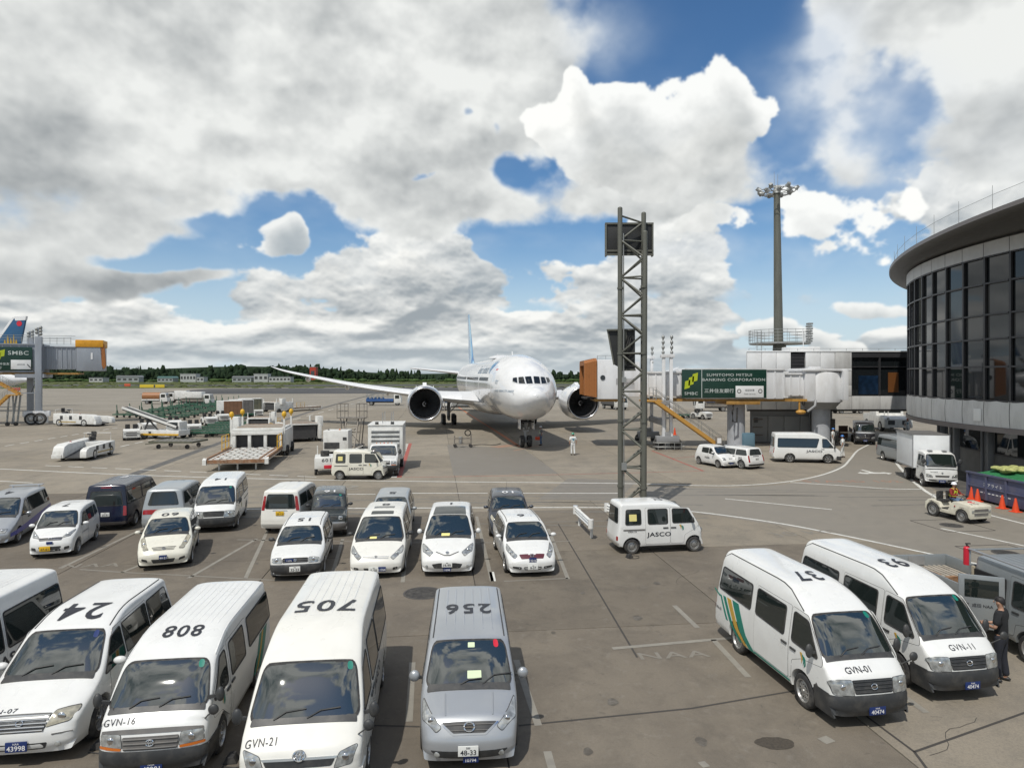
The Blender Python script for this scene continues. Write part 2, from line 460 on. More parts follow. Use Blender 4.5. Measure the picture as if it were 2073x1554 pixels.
class MB:
	"""collects simple solids and links them as ONE mesh object"""
	def __init__(s): s.v, s.f = [],[]

	def add(s, v, f):
		b = len(s.v); s.v += [Vector(p) for p in v]; s.f += [[i + b for i in q] for q in f]; return s

	def box(s, c, d, rz=0.0, rot=None):
		x, y, z = d[0] / 2, d[1] / 2, d[2] / 2
		m = rot if rot is not None else Matrix.Rotation(rz,3, 'Z')
		v = [m @ Vector((a * x, b * y, e * z)) + Vector(c) for a in (-1,1) for b in (-1,1) for e in (-1,1)]
		return s.add(v,[(0,1,3,2),(4,6,7,5),(0,4,5,1),(2,3,7,6),(0,2,6,4),(1,5,7,3)])

	def cyl(s, a, b, r, r2=None, n=12, cap=True):
		a, b = Vector(a), Vector(b); r2 = r if r2 is None else r2
		q = (b - a).to_track_quat('Z', 'Y')
		v, f = [],[]
		for k in range(n):
			t = 2 * math.pi * (k + 0.5) / n
			d = q @ Vector((math.cos(t), math.sin(t),0))
			v += [a + d * r, b + d * r2]
		for k in range(n):
			j = (k + 1) % n
			f.append((2 * k,2 * j,2 * j + 1,2 * k + 1))
		if cap: f += [[2 * k for k in range(n)][::-1],[2 * k + 1 for k in range(n)]]
		return s.add(v, f)

	def bar(s, a, b, w, h=None):
		"""square bar from a to b"""
		a, b = Vector(a), Vector(b); h = h or w
		q = (b - a).to_track_quat('Z', 'Y'); d = (b - a).length
		return s.box((a + b) / 2,(w, h, d), rot=q.to_matrix())

	def tube(s, pts, r, n=8):
		pts = [Vector(p) for p in pts]; v, f = [],[]
		for i, p in enumerate(pts):
			t = (pts[min(i + 1, len(pts) - 1)] - pts[max(i - 1,0)]).normalized()
			q = t.to_track_quat('Z', 'Y')
			for k in range(n):
				a = 2 * math.pi * k / n
				v.append(p + q @ Vector((math.cos(a) * r, math.sin(a) * r,0)))
		for i in range(len(pts) - 1):
			for k in range(n):
				j = (k + 1) % n
				f.append((i * n + k, i * n + j,(i + 1) * n + j,(i + 1) * n + k))
		f += [list(range(n))[::-1], list(range((len(pts) - 1) * n, len(pts) * n))]
		return s.add(v, f)

	def prism(s, poly, lo, hi, plane='xz'):
		n = len(poly)
		mk = {'xz': lambda p, t: (p[0], t, p[1]), 'xy': lambda p, t: (p[0], p[1], t), 'yz': lambda p, t: (t, p[0], p[1])}[plane]
		v = [mk(p, lo) for p in poly] + [mk(p, hi) for p in poly]
		f = [list(range(n))[::-1], list(range(n,2 * n))] + [(i,(i + 1) % n,(i + 1) % n + n, i + n) for i in range(n)]
		return s.add(v, f)

	def lathe(s, prof, n=24, org=(0,0,0), axis='z', closed=False):
		o = Vector(org); v, f = [],[]
		ax = {'z': lambda r, h, c, d: Vector((r * c, r * d, h)), 'y': lambda r, h, c, d: Vector((r * c, h, r * d)), 'x': lambda r, h, c, d: Vector((h, r * c, r * d))}[axis]
		m = len(prof)
		for k in range(n):
			t = 2 * math.pi * k / n
			for r, h in prof: v.append(o + ax(r, h, math.cos(t), math.sin(t)))
		for k in range(n):
			j = (k + 1) % n
			for i in range(m - 1 if not closed else m):
				i2 = (i + 1) % m
				f.append((k * m + i, j * m + i, j * m + i2, k * m + i2))
		return s.add(v, f)

	def ball(s, c, r, sc=(1,1,1), nu=12, nv=8):
		prof = [(max(1e-4, math.sin(math.pi * i / nv)) * r,-math.cos(math.pi * i / nv) * r) for i in range(nv + 1)]
		b = len(s.v); s.lathe(prof, nu)
		for i in range(b, len(s.v)):
			p = s.v[i]; s.v[i] = Vector((p.x * sc[0] + c[0], p.y * sc[1] + c[1], p.z * sc[2] + c[2]))
		return s

	def grid(s, fn, nu, nv):
		b = [fn(i / nu, j / nv) for i in range(nu + 1) for j in range(nv + 1)]
		w = nv + 1
		return s.add(b,[(i * w + j,(i + 1) * w + j,(i + 1) * w + j + 1, i * w + j + 1) for i in range(nu) for j in range(nv)])

	def mesh(s, name, m, smooth=None, bevel=0.0, weld=False, recalc=True): return mkmesh(name, s.v, s.f, m, smooth, bevel, weld, recalc)

	def build(s, name, m, parent=None, smooth=40, bevel=0.0, loc=None, rz=None, weld=False, recalc=True):
		return put(bpy.data.objects.new(name, s.mesh(name, m, smooth, bevel, weld, recalc)), parent, loc, rz)

def link(name, me, parent=None, loc=None, rz=None): return put(bpy.data.objects.new(name, me), parent, loc, rz)

TEXT_CACHE = {}

def text_mesh(s, size=1.0, bold=0.0, spacing=1.0):
	"""flat glyph outlines (2D), centred: (points, faces, width)"""
	key = (s, bold, spacing)
	if key not in TEXT_CACHE:
		cu = bpy.data.curves.new('lettering', 'FONT'); cu.body = s; cu.size = 1.0; cu.align_x = 'CENTER'; cu.align_y = 'CENTER'
		cu.resolution_u = 3; cu.offset = bold; cu.space_character = spacing; cu.fill_mode = 'FRONT'
		ob = bpy.data.objects.new('lettering', cu); COL.objects.link(ob)
		dg = bpy.context.evaluated_depsgraph_get()
		me = bpy.data.meshes.new_from_object(ob.evaluated_get(dg))
		v = [(p.co.x, p.co.y) for p in me.vertices]; f = [list(q.vertices) for q in me.polygons]
		bpy.data.objects.remove(ob); bpy.data.meshes.remove(me); bpy.data.curves.remove(cu)
		if v:
			cx = (min(p[0] for p in v) + max(p[0] for p in v)) / 2; cy = (min(p[1] for p in v) + max(p[1] for p in v)) / 2
			v = [(p[0] - cx, p[1] - cy) for p in v]
		TEXT_CACHE[key] = (v, f)
	v, f = TEXT_CACHE[key]
	h = max((p[1] for p in v), default=0.5) * 2 or 1
	k = size / h
	return [(p[0] * k, p[1] * k) for p in v], f

def letters(name, s, size, m, parent, fn, bold=0.0, spacing=1.0, wide=1.0):
	"""glyphs of height `size` laid on a surface given by fn(u, v)"""
	v, f = text_mesh(s, size, bold, spacing)
	return link(name, mkmesh(name,[fn(a * wide, b) for a, b in v], f, m, recalc=False), parent)

def rpoly(pts, r=0.06, n=4):
	"""polygon with rounded corners"""
	out = []; m = len(pts)
	for i in range(m):
		p0, p1, p2 = Vector(pts[i - 1]), Vector(pts[i]), Vector(pts[(i + 1) % m])
		a, b = p0 - p1, p2 - p1
		k = min(r, a.length * 0.48, b.length * 0.48)
		q0, q2 = p1 + a.normalized() * k, p1 + b.normalized() * k
		for j in range(n + 1):
			t = j / n
			out.append((1 - t) ** 2 * q0 + 2 * t * (1 - t) * p1 + t * t * q2)
	res = []
	for p in out:
		if not res or (p - res[-1]).length > 1e-4: res.append(p)
	if (res[0] - res[-1]).length < 1e-4: res.pop()
	return res

def dense(poly, step=0.08):
	out = []
	for i, p in enumerate(poly):
		q = poly[(i + 1) % len(poly)]; n = max(1, int((q - p).length / step))
		out += [p.lerp(q, k / n) for k in range(n)]
	return out

def inside(p, poly):
	c = False; j = len(poly) - 1
	for i in range(len(poly)):
		a, b = poly[i], poly[j]
		if (a[1] > p[1]) != (b[1] > p[1]) and p[0] < (b[0] - a[0]) * (p[1] - a[1]) / (b[1] - a[1]) + a[0]: c = not c
		j = i
	return c

def fill2d(poly, step=0.12, margin=0.03):
	"""triangulated polygon with interior points: (2D points, faces, number of rim points)"""
	n = len(poly)
	xs = [p[0] for p in poly]; ys = [p[1] for p in poly]
	pts = [Vector((p[0], p[1])) for p in poly]
	nx, ny = int((max(xs) - min(xs)) / step), int((max(ys) - min(ys)) / step)
	for i in range(1, nx + 1):
		for j in range(1, ny + 1):
			p = Vector((min(xs) + (max(xs) - min(xs)) * i / (nx + 1), min(ys) + (max(ys) - min(ys)) * j / (ny + 1)))
			if inside(p, poly) and min((p - q).length for q in pts[:n]) > margin: pts.append(p)
	r = delaunay_2d_cdt(pts,[],[list(range(n))],1,1e-6)
	return [Vector(p) for p in r[0]],[list(q) for q in r[2]]

def offset2d(poly, w):
	out = []; n = len(poly); area = sum(poly[i - 1][0] * poly[i][1] - poly[i][0] * poly[i - 1][1] for i in range(n))
	sg = 1 if area > 0 else -1
	for i in range(n):
		a, b = poly[i - 1], poly[(i + 1) % n]
		t = (Vector(b) - Vector(a)).normalized()
		out.append(Vector((poly[i][0] + t.y * w * sg, poly[i][1] - t.x * w * sg)))
	return out

# ================================================================== vehicle shell
def interp(tab, x):
	if x <= tab[0][0]: return tab[0][1]
	for (a, fa),(b, fb) in zip(tab, tab[1:]):
		if x <= b: return fa + (fb - fa) * (x - a) / (b - a)
	return tab[-1][1]

SS_ = [0,.22,.42,.58,.70,.80,.87,.92,.955,.98,.994,1.0]

class Shell:
	"""car body: a side silhouette carried across the width, drawn in towards rounded edges; x forward, y left, z up"""
	def __init__(s, ctrl, axles, W, taper, plan, gc, tr, arch=0.055):
		s.W, s.taper, s.plan, s.gc = W, taper, plan, gc
		pts = []
		n = len(ctrl)

		def P(i): return Vector(ctrl[i][:2])
		knots = []
		for i, c in enumerate(ctrl):
			p = P(i); kd = (c[3], c[4])
			if i in (0, n - 1): knots.append((p, kd, float(i))); continue
			a, b = P(i - 1) - p, P(i + 1) - p
			ra, rb = min(c[2], a.length * 0.46), min(c[2], b.length * 0.46)
			q0, q2 = p + a.normalized() * ra, p + b.normalized() * rb
			for j in range(7):
				t = j / 6
				knots.append(((1 - t) ** 2 * q0 + 2 * t * (1 - t) * p + t * t * q2, kd, i + (-(ra / a.length) * (1 - t) + (rb / b.length) * t)))
		for (p, k, t),(p2, k2, t2) in zip(knots, knots[1:]):
			m = max(1, int((p2 - p).length / 0.13))
			for j in range(m):
				u = j / m
				pts.append((p.lerp(p2, u), k[0] + (k2[0] - k[0]) * u, k[1] + (k2[1] - k[1]) * u, t + (t2 - t) * u))
		pts.append((knots[-1][0], knots[-1][1][0], knots[-1][1][1], knots[-1][2]))
		s.ntop = len(pts)
		xr = ctrl[-1][0]; cur = xr
		for ax in sorted(axles):
			ra = tr + arch; zc = tr
			half = math.sqrt(max(0.01, ra * ra - (gc - zc) ** 2))
			a0 = math.atan2(gc - zc,-half); a1 = math.atan2(gc - zc, half)
			if a0 < 0: a0 += 2 * math.pi
			x0 = ax - half; m = max(1, int((x0 - cur) / 0.2))
			for j in range(1, m): pts.append((Vector((cur + (x0 - cur) * j / m, gc)),0.035,3,99.0))
			for j in range(15):
				t = a0 + (a1 - a0) * j / 14
				pts.append((Vector((ax + math.cos(t) * ra, zc + math.sin(t) * ra)),0.018,3,99.0))
			cur = ax + half
		x1 = ctrl[0][0]; m = max(1, int((x1 - cur) / 0.2))
		for j in range(1, m): pts.append((Vector((cur + (x1 - cur) * j / m, gc)),0.035,3,99.0))
		s.pts = pts
		N = len(pts); s.nrm = []
		for i in range(N):
			t = (pts[(i + 1) % N][0] - pts[i - 1][0]).normalized()
			s.nrm.append(Vector((t.y,-t.x)))

	def yw(s, x, z): return s.W / 2 * interp(s.taper, z) * interp(s.plan, x)

	def at(s, i, sv):
		p, d, pw, k = s.pts[i]
		a = min(1.0, abs(sv))
		g = 1 - (1 - a ** pw) ** (1 / pw)
		q = p - s.nrm[i] * (d * g)
		return Vector((q.x, sv * s.yw(q.x, q.y), q.y))

	def body(s):
		N = len(s.pts); m = len(SS_) - 1
		sv = [-a for a in SS_[:0:-1]] + SS_
		v = [s.at(i, a) for i in range(N) for a in sv]
		w = len(sv); f = []
		for i in range(N):
			j = (i + 1) % N
			for k in range(w - 1): f.append((i * w + k, j * w + k, j * w + k + 1, i * w + k + 1))
		loop = [Vector((s.at(i,1).x, s.at(i,1).z)) for i in range(N)]
		p2, tri = fill2d(loop,0.15,0.05)
		for sg in (-1,1):
			b = len(v)
			v += [Vector((p.x, sg * s.yw(p.x, p.y), p.y)) for p in p2]
			f += [[q + b for q in t] for t in tri]
		return v, f

	def kcurve(s, k, sv, off=0.0):
		lo = 0
		for i in range(s.ntop - 1):
			if s.pts[i + 1][3] >= k: lo = i; break
		else: lo = s.ntop - 2
		a, b = s.pts[lo][3], s.pts[lo + 1][3]
		u = 0 if b - a < 1e-9 else max(0, min(1,(k - a) / (b - a)))
		A, B = s.at(lo, sv), s.at(lo + 1, sv)
		p = A.lerp(B, u)
		if off:
			e = 0.02
			s2 = sv + e if sv < 0.97 else sv - e
			tv = (s.at(lo, s2).lerp(s.at(lo + 1, s2), u) - p) * (1 if s2 > sv else -1)
			n = (B - A).cross(tv)
			n = n.normalized() if n.length > 1e-9 else Vector((0,0,1))
			c = Vector((s.nrm[lo].x,0, s.nrm[lo].y))
			if n.dot(c) < 0: n = -n
			p = p + n * off
		return p

	def kfind(s, k0, k1, val, axis):
		"""parameter of the silhouette point with the wanted x (axis 0) or z (axis 1) between two control points"""
		best = None
		for i in range(s.ntop - 1):
			ka, kb = s.pts[i][3], s.pts[i + 1][3]
			if kb < k0 or ka > k1: continue
			a, b = s.pts[i][0][axis], s.pts[i + 1][0][axis]
			if min(a, b) - 1e-6 <= val <= max(a, b) + 1e-6:
				u = 0 if abs(b - a) < 1e-9 else (val - a) / (b - a)
				return ka + (kb - ka) * u
			for q, kk in ((a, ka),(b, kb)):
				if best is None or abs(q - val) < best[0]: best = (abs(q - val), kk)
		return best[1]

	# maps from flat pattern coordinates to the surface
	def front(s, y, z, off=0.0): return s.kcurve(s.kfind(0.3,5.0, z,1), y / (s.W / 2), off)
	def rear(s, y, z, off=0.0): return s.kcurve(s.kfind(7.0,10.7, z,1), y / (s.W / 2), off)
	def top(s, y, x, off=0.0): return s.kcurve(s.kfind(5.0,7.4, x,0), y / (s.W / 2), off)
	def hood(s, y, x, off=0.0): return s.kcurve(s.kfind(3.0,4.0, x,0), y / (s.W / 2), off)
	def left(s, x, z, off=0.0): return Vector((x, s.yw(x, z) + off, z))
	def right(s, x, z, off=0.0): return Vector((x,-s.yw(x, z) - off, z))

def patch(name, m, parent, poly, fn, off=0.004, thick=0.03, step=0.12, smooth=35, r=0.05):
	"""a panel, pane or lamp that follows the body, with its edge turned in"""
	pl = dense(rpoly(poly, r),0.10)
	p2, tri = fill2d(pl, step)
	v = [fn(p.x, p.y, off) for p in p2]; f = [list(t) for t in tri]
	b = len(v); n = len(pl)
	ia = {(round(p.x,5), round(p.y,5)): i for i, p in enumerate(p2)}
	ring = [ia.get((round(p.x,5), round(p.y,5))) for p in pl]
	if None not in ring:
		v += [fn(p.x, p.y, off - thick) for p in pl]
		f += [(ring[i], ring[(i + 1) % n], b + (i + 1) % n, b + i) for i in range(n)]
	return put(bpy.data.objects.new(name, mkmesh(name, v, f, m, smooth)), parent)

def rim_strip(name, m, parent, poly, fn, w=0.025, off=0.012, r=0.05, smooth=60, inner=0.008):
	pl = dense(rpoly(poly, r),0.10)
	a, b = offset2d(pl,-inner), offset2d(pl, w)
	n = len(pl); v = []
	for p, q in zip(a, b):
		v += [fn(p.x, p.y,0.0), fn(p.x, p.y, off), fn(q.x, q.y, off), fn(q.x, q.y,-0.006)]
	f = []
	for i in range(n):
		j = (i + 1) % n
		for k in range(3): f.append((4 * i + k,4 * j + k,4 * j + k + 1,4 * i + k + 1))
	return put(bpy.data.objects.new(name, mkmesh(name, v, f, m, smooth)), parent)

WHEELS = {}

def wheel_meshes(r, w, style):
	key = (r, w, style)
	if key in WHEELS: return WHEELS[key]
	rr = r * 0.66
	t = MB().lathe([(rr * 0.96,-w * 0.42),(rr,-w * 0.5),(r * 0.9,-w * 0.5),(r * 0.975,-w * 0.40),(r,-w * 0.25),(r, w * 0.25),(r * 0.975, w * 0.40),(r * 0.9, w * 0.5),(rr, w * 0.5),(rr * 0.96, w * 0.42)],32, axis='y')
	t.cyl((0,-w * 0.30,0),(0, w * 0.12,0), rr * 0.97, n=24)
	tm = t.mesh('wheel', TYRE,40)
	b = MB()
	b.lathe([(rr * 0.99, w * 0.30),(rr * 1.0, w * 0.50),(rr * 0.93, w * 0.49),(rr * 0.87, w * 0.28)],28, axis='y')
	if style == 'steel':
		b.lathe([(rr * 0.88, w * 0.24),(rr * 0.80, w * 0.30),(rr * 0.62, w * 0.36)],28, axis='y')
		b.lathe([(rr * 0.50, w * 0.36),(rr * 0.36, w * 0.42),(rr * 0.20, w * 0.40),(0.002, w * 0.40)],24, axis='y')
		for k in range(10):
			a = 2 * math.pi * k / 10
			c = Vector((math.cos(a),0, math.sin(a)))
			b.bar(c * rr * 0.47 + Vector((0, w * 0.35,0)), c * rr * 0.66 + Vector((0, w * 0.35,0)), rr * 0.16,0.012)
		for k in range(5):
			a = 2 * math.pi * (k + 0.5) / 5
			b.cyl((math.cos(a) * rr * 0.32, w * 0.40, math.sin(a) * rr * 0.32),(math.cos(a) * rr * 0.32, w * 0.47, math.sin(a) * rr * 0.32), rr * 0.05, n=6)
		b.cyl((0, w * 0.38,0),(0, w * 0.52,0), rr * 0.19, rr * 0.15, n=14)
	else:
		ns = {'cap': 8, 'alloy': 10, 'six': 6}[style]
		for k in range(ns):
			a = 2 * math.pi * k / ns; d = (0.52 if style == 'cap' else 0.36 if style == 'six' else 0.22) * 2 * math.pi / ns
			pr = []
			for rad, ww in ((0.20,1.6 if style != 'cap' else 1.0),(0.55,1.0),(0.92,1.15)):
				pr.append((rad * rr, ww * d * 0.5))
			v = []
			for rad, da in pr:
				for sg in (-1,1):
					v += [(math.cos(a + sg * da) * rad, w * (0.46 - 0.10 * (rad / rr) ** 2), math.sin(a + sg * da) * rad),(math.cos(a + sg * da * 1.2) * rad, w * 0.22, math.sin(a + sg * da * 1.2) * rad)]
			f = []
			for q in (0,4): f += [(q, q + 2, q + 6, q + 4),(q, q + 4, q + 5, q + 1),(q + 2, q + 3, q + 7, q + 6)]
			b.add(v, f)
		b.cyl((0, w * 0.24,0),(0, w * 0.50,0), rr * 0.24, rr * 0.18, n=16)
	rm = b.mesh('rim', STEEL if style != 'alloy' else ALU,35)
	WHEELS[key] = (tm, rm)
	return WHEELS[key]

def add_wheel(root, x, y, r, w=0.19, style='steel', steer=0.0, name='wheel'):
	tm, rm = wheel_meshes(r, w, style)
	o = link(name, tm, root,(x, y, r),(0 if y > 0 else math.pi) + steer)
	link('rim', rm, o)
	return o

TWO = [(0.2,.93),(0.38,.985),(0.6,1.0),(0.8,.99),(0.95,.955),(1.1,.90),(1.45,.77),(1.6,.74)]
VAN = [(0.2,.94),(0.4,.99),(0.7,1.0),(0.95,.99),(1.15,.965),(1.5,.91),(1.85,.845),(2.1,.80),(2.4,.76)]

def std_ctrl(L, H, gc, zb, nose, cowl, ws, roof, rr, rw, xb=0.0, hood_d=0.16):
	xf, xr = L / 2,-L / 2
	return [(xf - 0.10, gc,.05,.06,3),(xf - 0.01, gc + 0.13,.08,.20,2.6),(xf, zb,.10,.22,2.6),(xf - nose[0], nose[1],.13, hood_d + .02,2.7),(xf - cowl[0], cowl[1],.13,.12,2.8),
			(xf - ws[0], ws[1],.14,.10,3.0),(xf - roof[0], roof[1],.45,.11,3.2),(xr + rr[0], rr[1],.14,.11,3.4),(xr + rw[0], rw[1],.12,.13,3.6),(xr + xb, zb,.08,.14,3.4),(xr + 0.01, gc + 0.13,.08,.10,3),(xr + 0.10, gc,.05,.05,3)]

def plan_tab(L, f=0.93, rr=0.955):
	xf = L / 2
	return [(-xf, rr),(-xf + 0.3,(1 + rr) / 2 + 0.01),(-xf + 0.8,1.0),(xf - 1.3,1.0),(xf - 0.7,.99),(xf - 0.3,(f + 1) / 2 + .005),(xf, f)]

def mirror_y(poly): return [(-p[0], p[1]) for p in poly][::-1]

LOGO = [[(-.10,.14),(-.02,.15),(.02,.02),(-.02,-.10),(-.03,.02)],[(-.02,.12),(.05,.10),(.09,-.02),(.04,-.13),(.05,-.01)],[(.06,.10),(.12,.05),(.14,-.08),(.07,-.16),(.10,-.03)]]

def swirl(fn, cx, cz, k, root):
	for i,(pl, m) in enumerate(zip(LOGO,(INKY, INKG, INKG))):
		patch('emblem', m, root,[(cx + a * k, cz + b * k) for a, b in pl], fn,0.010,0.004, r=0.02)

def vehicle(name, label, cat, at, rz, sp, group=None):
	"""sp: the measured shape and the fittings of one vehicle"""
	L, W, H = sp['L'], sp['W'], sp['H']
	gc, tr = sp.get('gc',0.24), sp.get('tr',0.31)
	P, root = sp.get('paint', P_WHITE), thing(name, label, cat, at, rz, group)
	ax = sp['axles']
	ctrl = std_ctrl(L, H, gc, sp['zb'], sp['nose'], sp['cowl'], sp['ws'], sp['roof'], sp['rr'], sp['rw'], sp.get('xb',0), sp.get('hood_d',.16))
	sh = Shell(ctrl, ax, W, sp['taper'], sp.get('plan', plan_tab(L)), gc, tr)
	v, f = sh.body()
	bme = mkmesh('body', v, f, P,38, weld=True)
	if sp.get('bumper') and sp['bumper'][2] is not P:
		bme.materials.append(sp['bumper'][2])
		for q in bme.polygons:
			if q.center.x > L / 2 - sp['bumper'][3] and q.center.z < sp['bumper'][1] - .03: q.material_index = 1
	put(bpy.data.objects.new('body', bme), root)
	wx = sp.get('wheel_x', ax); cl = sp.get('chassis',(-L / 2 + .25, L / 2 - .25))
	ch = MB().box(((cl[0] + cl[1]) / 2,0, gc + 0.10),(cl[1] - cl[0], W - 0.62,0.22))
	for a in wx: ch.box((a,0, tr),(0.12, W - 0.3,0.10))
	ch.build('chassis', RUBBER, root)
	for a in wx:
		for sg in (-1,1):
			add_wheel(root, a, sg * (W / 2 - 0.105), tr, sp.get('tw',0.18), sp.get('rim', 'steel'), sp.get('steer',0) if a == max(wx) else 0)
	xf, xr = L / 2,-L / 2
	zc, zr = sp['cowl'][1], sp['ws'][1]
	wb, wt = sp.get('ws_w',(0.90,0.86))
	G_ = sp.get('glass', GLASS)
	# windscreen with its seal, scuttle and wipers
	wsp = [(-wb * W / 2, zc + 0.05),(wb * W / 2, zc + 0.05),(wt * W / 2, zr - 0.035),(-wt * W / 2, zr - 0.035)]
	bul = lambda a, b, o: sh.front(a, b, o + .032 * max(0,1 - ((b - (zc + zr) / 2) / ((zr - zc) / 2)) ** 2) * max(0,1 - (a / (W / 2)) ** 4) if o > 0 else o)
	patch('windscreen', sp.get('wglass', GLASS_G), root, wsp, bul,0.006,0.02, r=0.10, step=.09)
	rim_strip('windscreen_seal', RUBBER, root, wsp, sh.front, sp.get('seal',0.030),0.012, r=0.10)
	patch('scuttle', BLACKP, root,[(-wb * W / 2 * .98, zc - 0.015),(wb * W / 2 * .98, zc - 0.015),(wb * W / 2 * .97, zc + 0.06),(-wb * W / 2 * .97, zc + 0.06)], sh.front,0.013,0.02, r=0.02)
	for y0, y1, dz in sp.get('wipers',((-0.55,0.02,.10),(0.05,0.62,.10))):
		pts = [sh.front(y0 * W / 2 * .95, zc + 0.03,0.02), sh.front((y0 * .6 + y1 * .4) * W / 2, zc + 0.03 + dz * .75,0.046), sh.front(y1 * W / 2, zc + 0.03 + dz,0.048)]
		MB().tube(pts,0.011,6).build('wiper', BLACKP, root)
	if sp.get('sticker'):
		ys, zs, ms = sp['sticker']
		patch('sticker', ms, root,[(ys - .05, zs - .05),(ys + .05, zs - .05),(ys + .05, zs + .05),(ys - .05, zs + .05)], bul,0.009,0.003, r=0.045)
	if sp.get('permit'):
		ys, zs, w_, h_, ms = sp['permit']
		patch('permit_card', ms, root,[(ys - w_, zs - h_),(ys + w_, zs - h_),(ys + w_, zs + h_),(ys - w_, zs + h_)], bul,0.009,0.003, r=0.01)
	# front: bumper, grille, lamps, plates
	if sp.get('bumper'):
		bz0, bz1, bm_, bx = sp['bumper']
		mb = MB()
		k0, k1 = sh.kfind(0.0,2.6, bz0,1), sh.kfind(0.3,4, bz1,1)
		nk, ns = 8,2 * (len(SS_) - 1)
		sv = [-a for a in SS_[:0:-1]] + SS_
		rows = [[sh.kcurve(k0 + (k1 - k0) * i / nk, a,0.02 if i < nk else 0.0) for a in sv] for i in range(nk + 1)]
		mb.grid(lambda a, b: rows[round(a * nk)][round(b * ns)], nk, ns)
		mb.build('bumper', bm_, root, recalc=True)
		for fn in (sh.left, sh.right):
			patch('bumper_corner', bm_, root,[(xf - bx, bz0 - .012),(xf - .085, bz0 - .012),(xf - .14, bz0 + .10),(xf - .19, bz0 + .2),(xf - .19, bz1 - .012),(xf - bx, bz1 - .012)], fn,0.016,0.03, r=0.03)
	if sp.get('grille'):
		gp = sp['grille']
		gm = sp.get('grille_m', BLACKP)
		patch('grille', gm, root, gp, sh.front,0.006,0.02, r=sp.get('grille_r',0.03))
		z0, z1 = min(p[1] for p in gp), max(p[1] for p in gp)
		nb = sp.get('grille_bars',0)
		for i in range(nb):
			z = z0 + (z1 - z0) * (i + 0.5) / nb
			ys = [p[0] for p in gp]; hw = max(ys)
			zz = [(a, b) for a, b in zip(gp, gp[1:] + gp[:1])]
			xs = sorted(a[0] + (b[0] - a[0]) * (z - a[1]) / (b[1] - a[1]) for a, b in zz if (a[1] - z) * (b[1] - z) < 0)
			if len(xs) < 2: continue
			a0, a1 = xs[0] * .97, xs[-1] * .97
			MB().tube([sh.front(a0 + (a1 - a0) * q / 10, z,0.014) for q in range(11)], sp.get('bar_r',0.009),6).build('grille_bar', sp.get('bar_m', CHROME), root)
	for q in sp.get('intakes',()):
		patch('air_intake', BLACKP, root, q, sh.front,0.004,0.02, r=0.03)
	for q, mm in sp.get('front_panels',()):
		patch('trim_panel', mm, root, q, sh.front,0.008,0.02, r=0.02)
	if sp.get('head'):
		for q in (sp['head'], mirror_y(sp['head'])):
			h = patch('headlight', sp.get('lamp', LAMP), root, q, sh.front,0.010,0.03, r=0.035, step=0.06)
			rim_strip('lamp_surround', RUBBER, h, q, sh.front,0.008,0.006, r=0.035, inner=0.0)
			cy = sum(p[0] for p in q) / len(q); cz = sum(p[1] for p in q) / len(q)
			c = sh.front(cy, cz,0.006)
			MB().ball(c, sp.get('bulb',0.055),(0.35,1,1),12,8).build('reflector', CHROME, h)
	for q in sp.get('indicators',()):
		for qq in (q, mirror_y(q)): patch('indicator', AMBER, root, qq, sh.front,0.012,0.02, r=0.02)
	for q in sp.get('fogs',()):
		for y in (q[0],-q[0]):
			c = sh.front(y, q[1],0.004)
			MB().ball(c,0.05,(0.3,1,1),10,6).build('fog_lamp', LAMP, root)
	if sp.get('emblem'):
		ez, em, er = sp['emblem']
		c = sh.front(0, ez,0.022); n = (sh.front(0, ez,0.05) - sh.front(0, ez,0.0)).normalized()
		q = n.to_track_quat('Z', 'Y')
		mb = MB()
		ring = [c + q @ Vector((math.cos(t) * er, math.sin(t) * er * .8,0)) for t in [2 * math.pi * i / 18 for i in range(19)]]
		mb.tube(ring, er * 0.16,6)
		if em == 'bar': mb.bar(c + q @ Vector((-er * 1.05,0,0)), c + q @ Vector((er * 1.05,0,0)), er * .28)
		elif em == 'tee':
			mb.tube([c + q @ Vector((math.cos(t) * er * .35, math.sin(t) * er * .75,0)) for t in [2 * math.pi * i / 12 for i in range(13)]], er * .13,6)
			mb.tube([c + q @ Vector((math.cos(t) * er * .75, er * .35 + math.sin(t) * er * .35,0)) for t in [2 * math.pi * i / 12 for i in range(13)]], er * .13,6)
		mb.build('badge', CHROME, root)

	def plate(fn, y, z, w, h, m, txt, ink, small=None):
		c = fn(y, z,0.03); e = (fn(y, z + .02,0.0) - fn(y, z - .02,0.0)); e = Vector((0,0,1))
		sx = 1 if c.x > 0 else -1
		o = MB().box((c.x, c.y, c.z),(0.018, w, h)).build('number_plate', m, root, bevel=0.004)
		uv = lambda a, b: Vector((c.x + sx * 0.0125, c.y + (a if sx > 0 else -a), c.z + b))
		if txt: letters('plate_digits', txt, h * .50, ink, o, lambda a, b: uv(a, b - h * .12),0.012)
		if small: letters('plate_heading', small, h * .20, ink, o, lambda a, b: uv(a, b + h * .32),0.01)
	for pl in sp.get('plates',()):
		plate({'f': sh.front, 'r': sh.rear}[pl[0]], *pl[1:])
	# sides
	for side, fn, dr in (('l', sh.left,-1),('r', sh.right,1)):
		for q in sp.get('doors',()):
			d = patch('door', P, root, q, fn,0.0035,0.02, step=0.2, r=0.05, smooth=30)
			rim_strip('door_seam', SEAM, d, q, fn,0.007,0.0015, r=0.05, inner=0.002)
		for i, q in enumerate(sp.get('windows',())):
			w_ = patch('side_window', G_, root, q, fn,0.009,0.015, r=0.06)
			rim_strip('window_seal', RUBBER, w_, q, fn, sp.get('wseal',0.022),0.013, r=0.06)
		for x, z in sp.get('handles',()):
			p = fn(x, z,0.012)
			o = MB().box(p,(0.20,0.03,0.045)).build('door_handle', sp.get('handle_m', BLACKP), root, bevel=0.012)
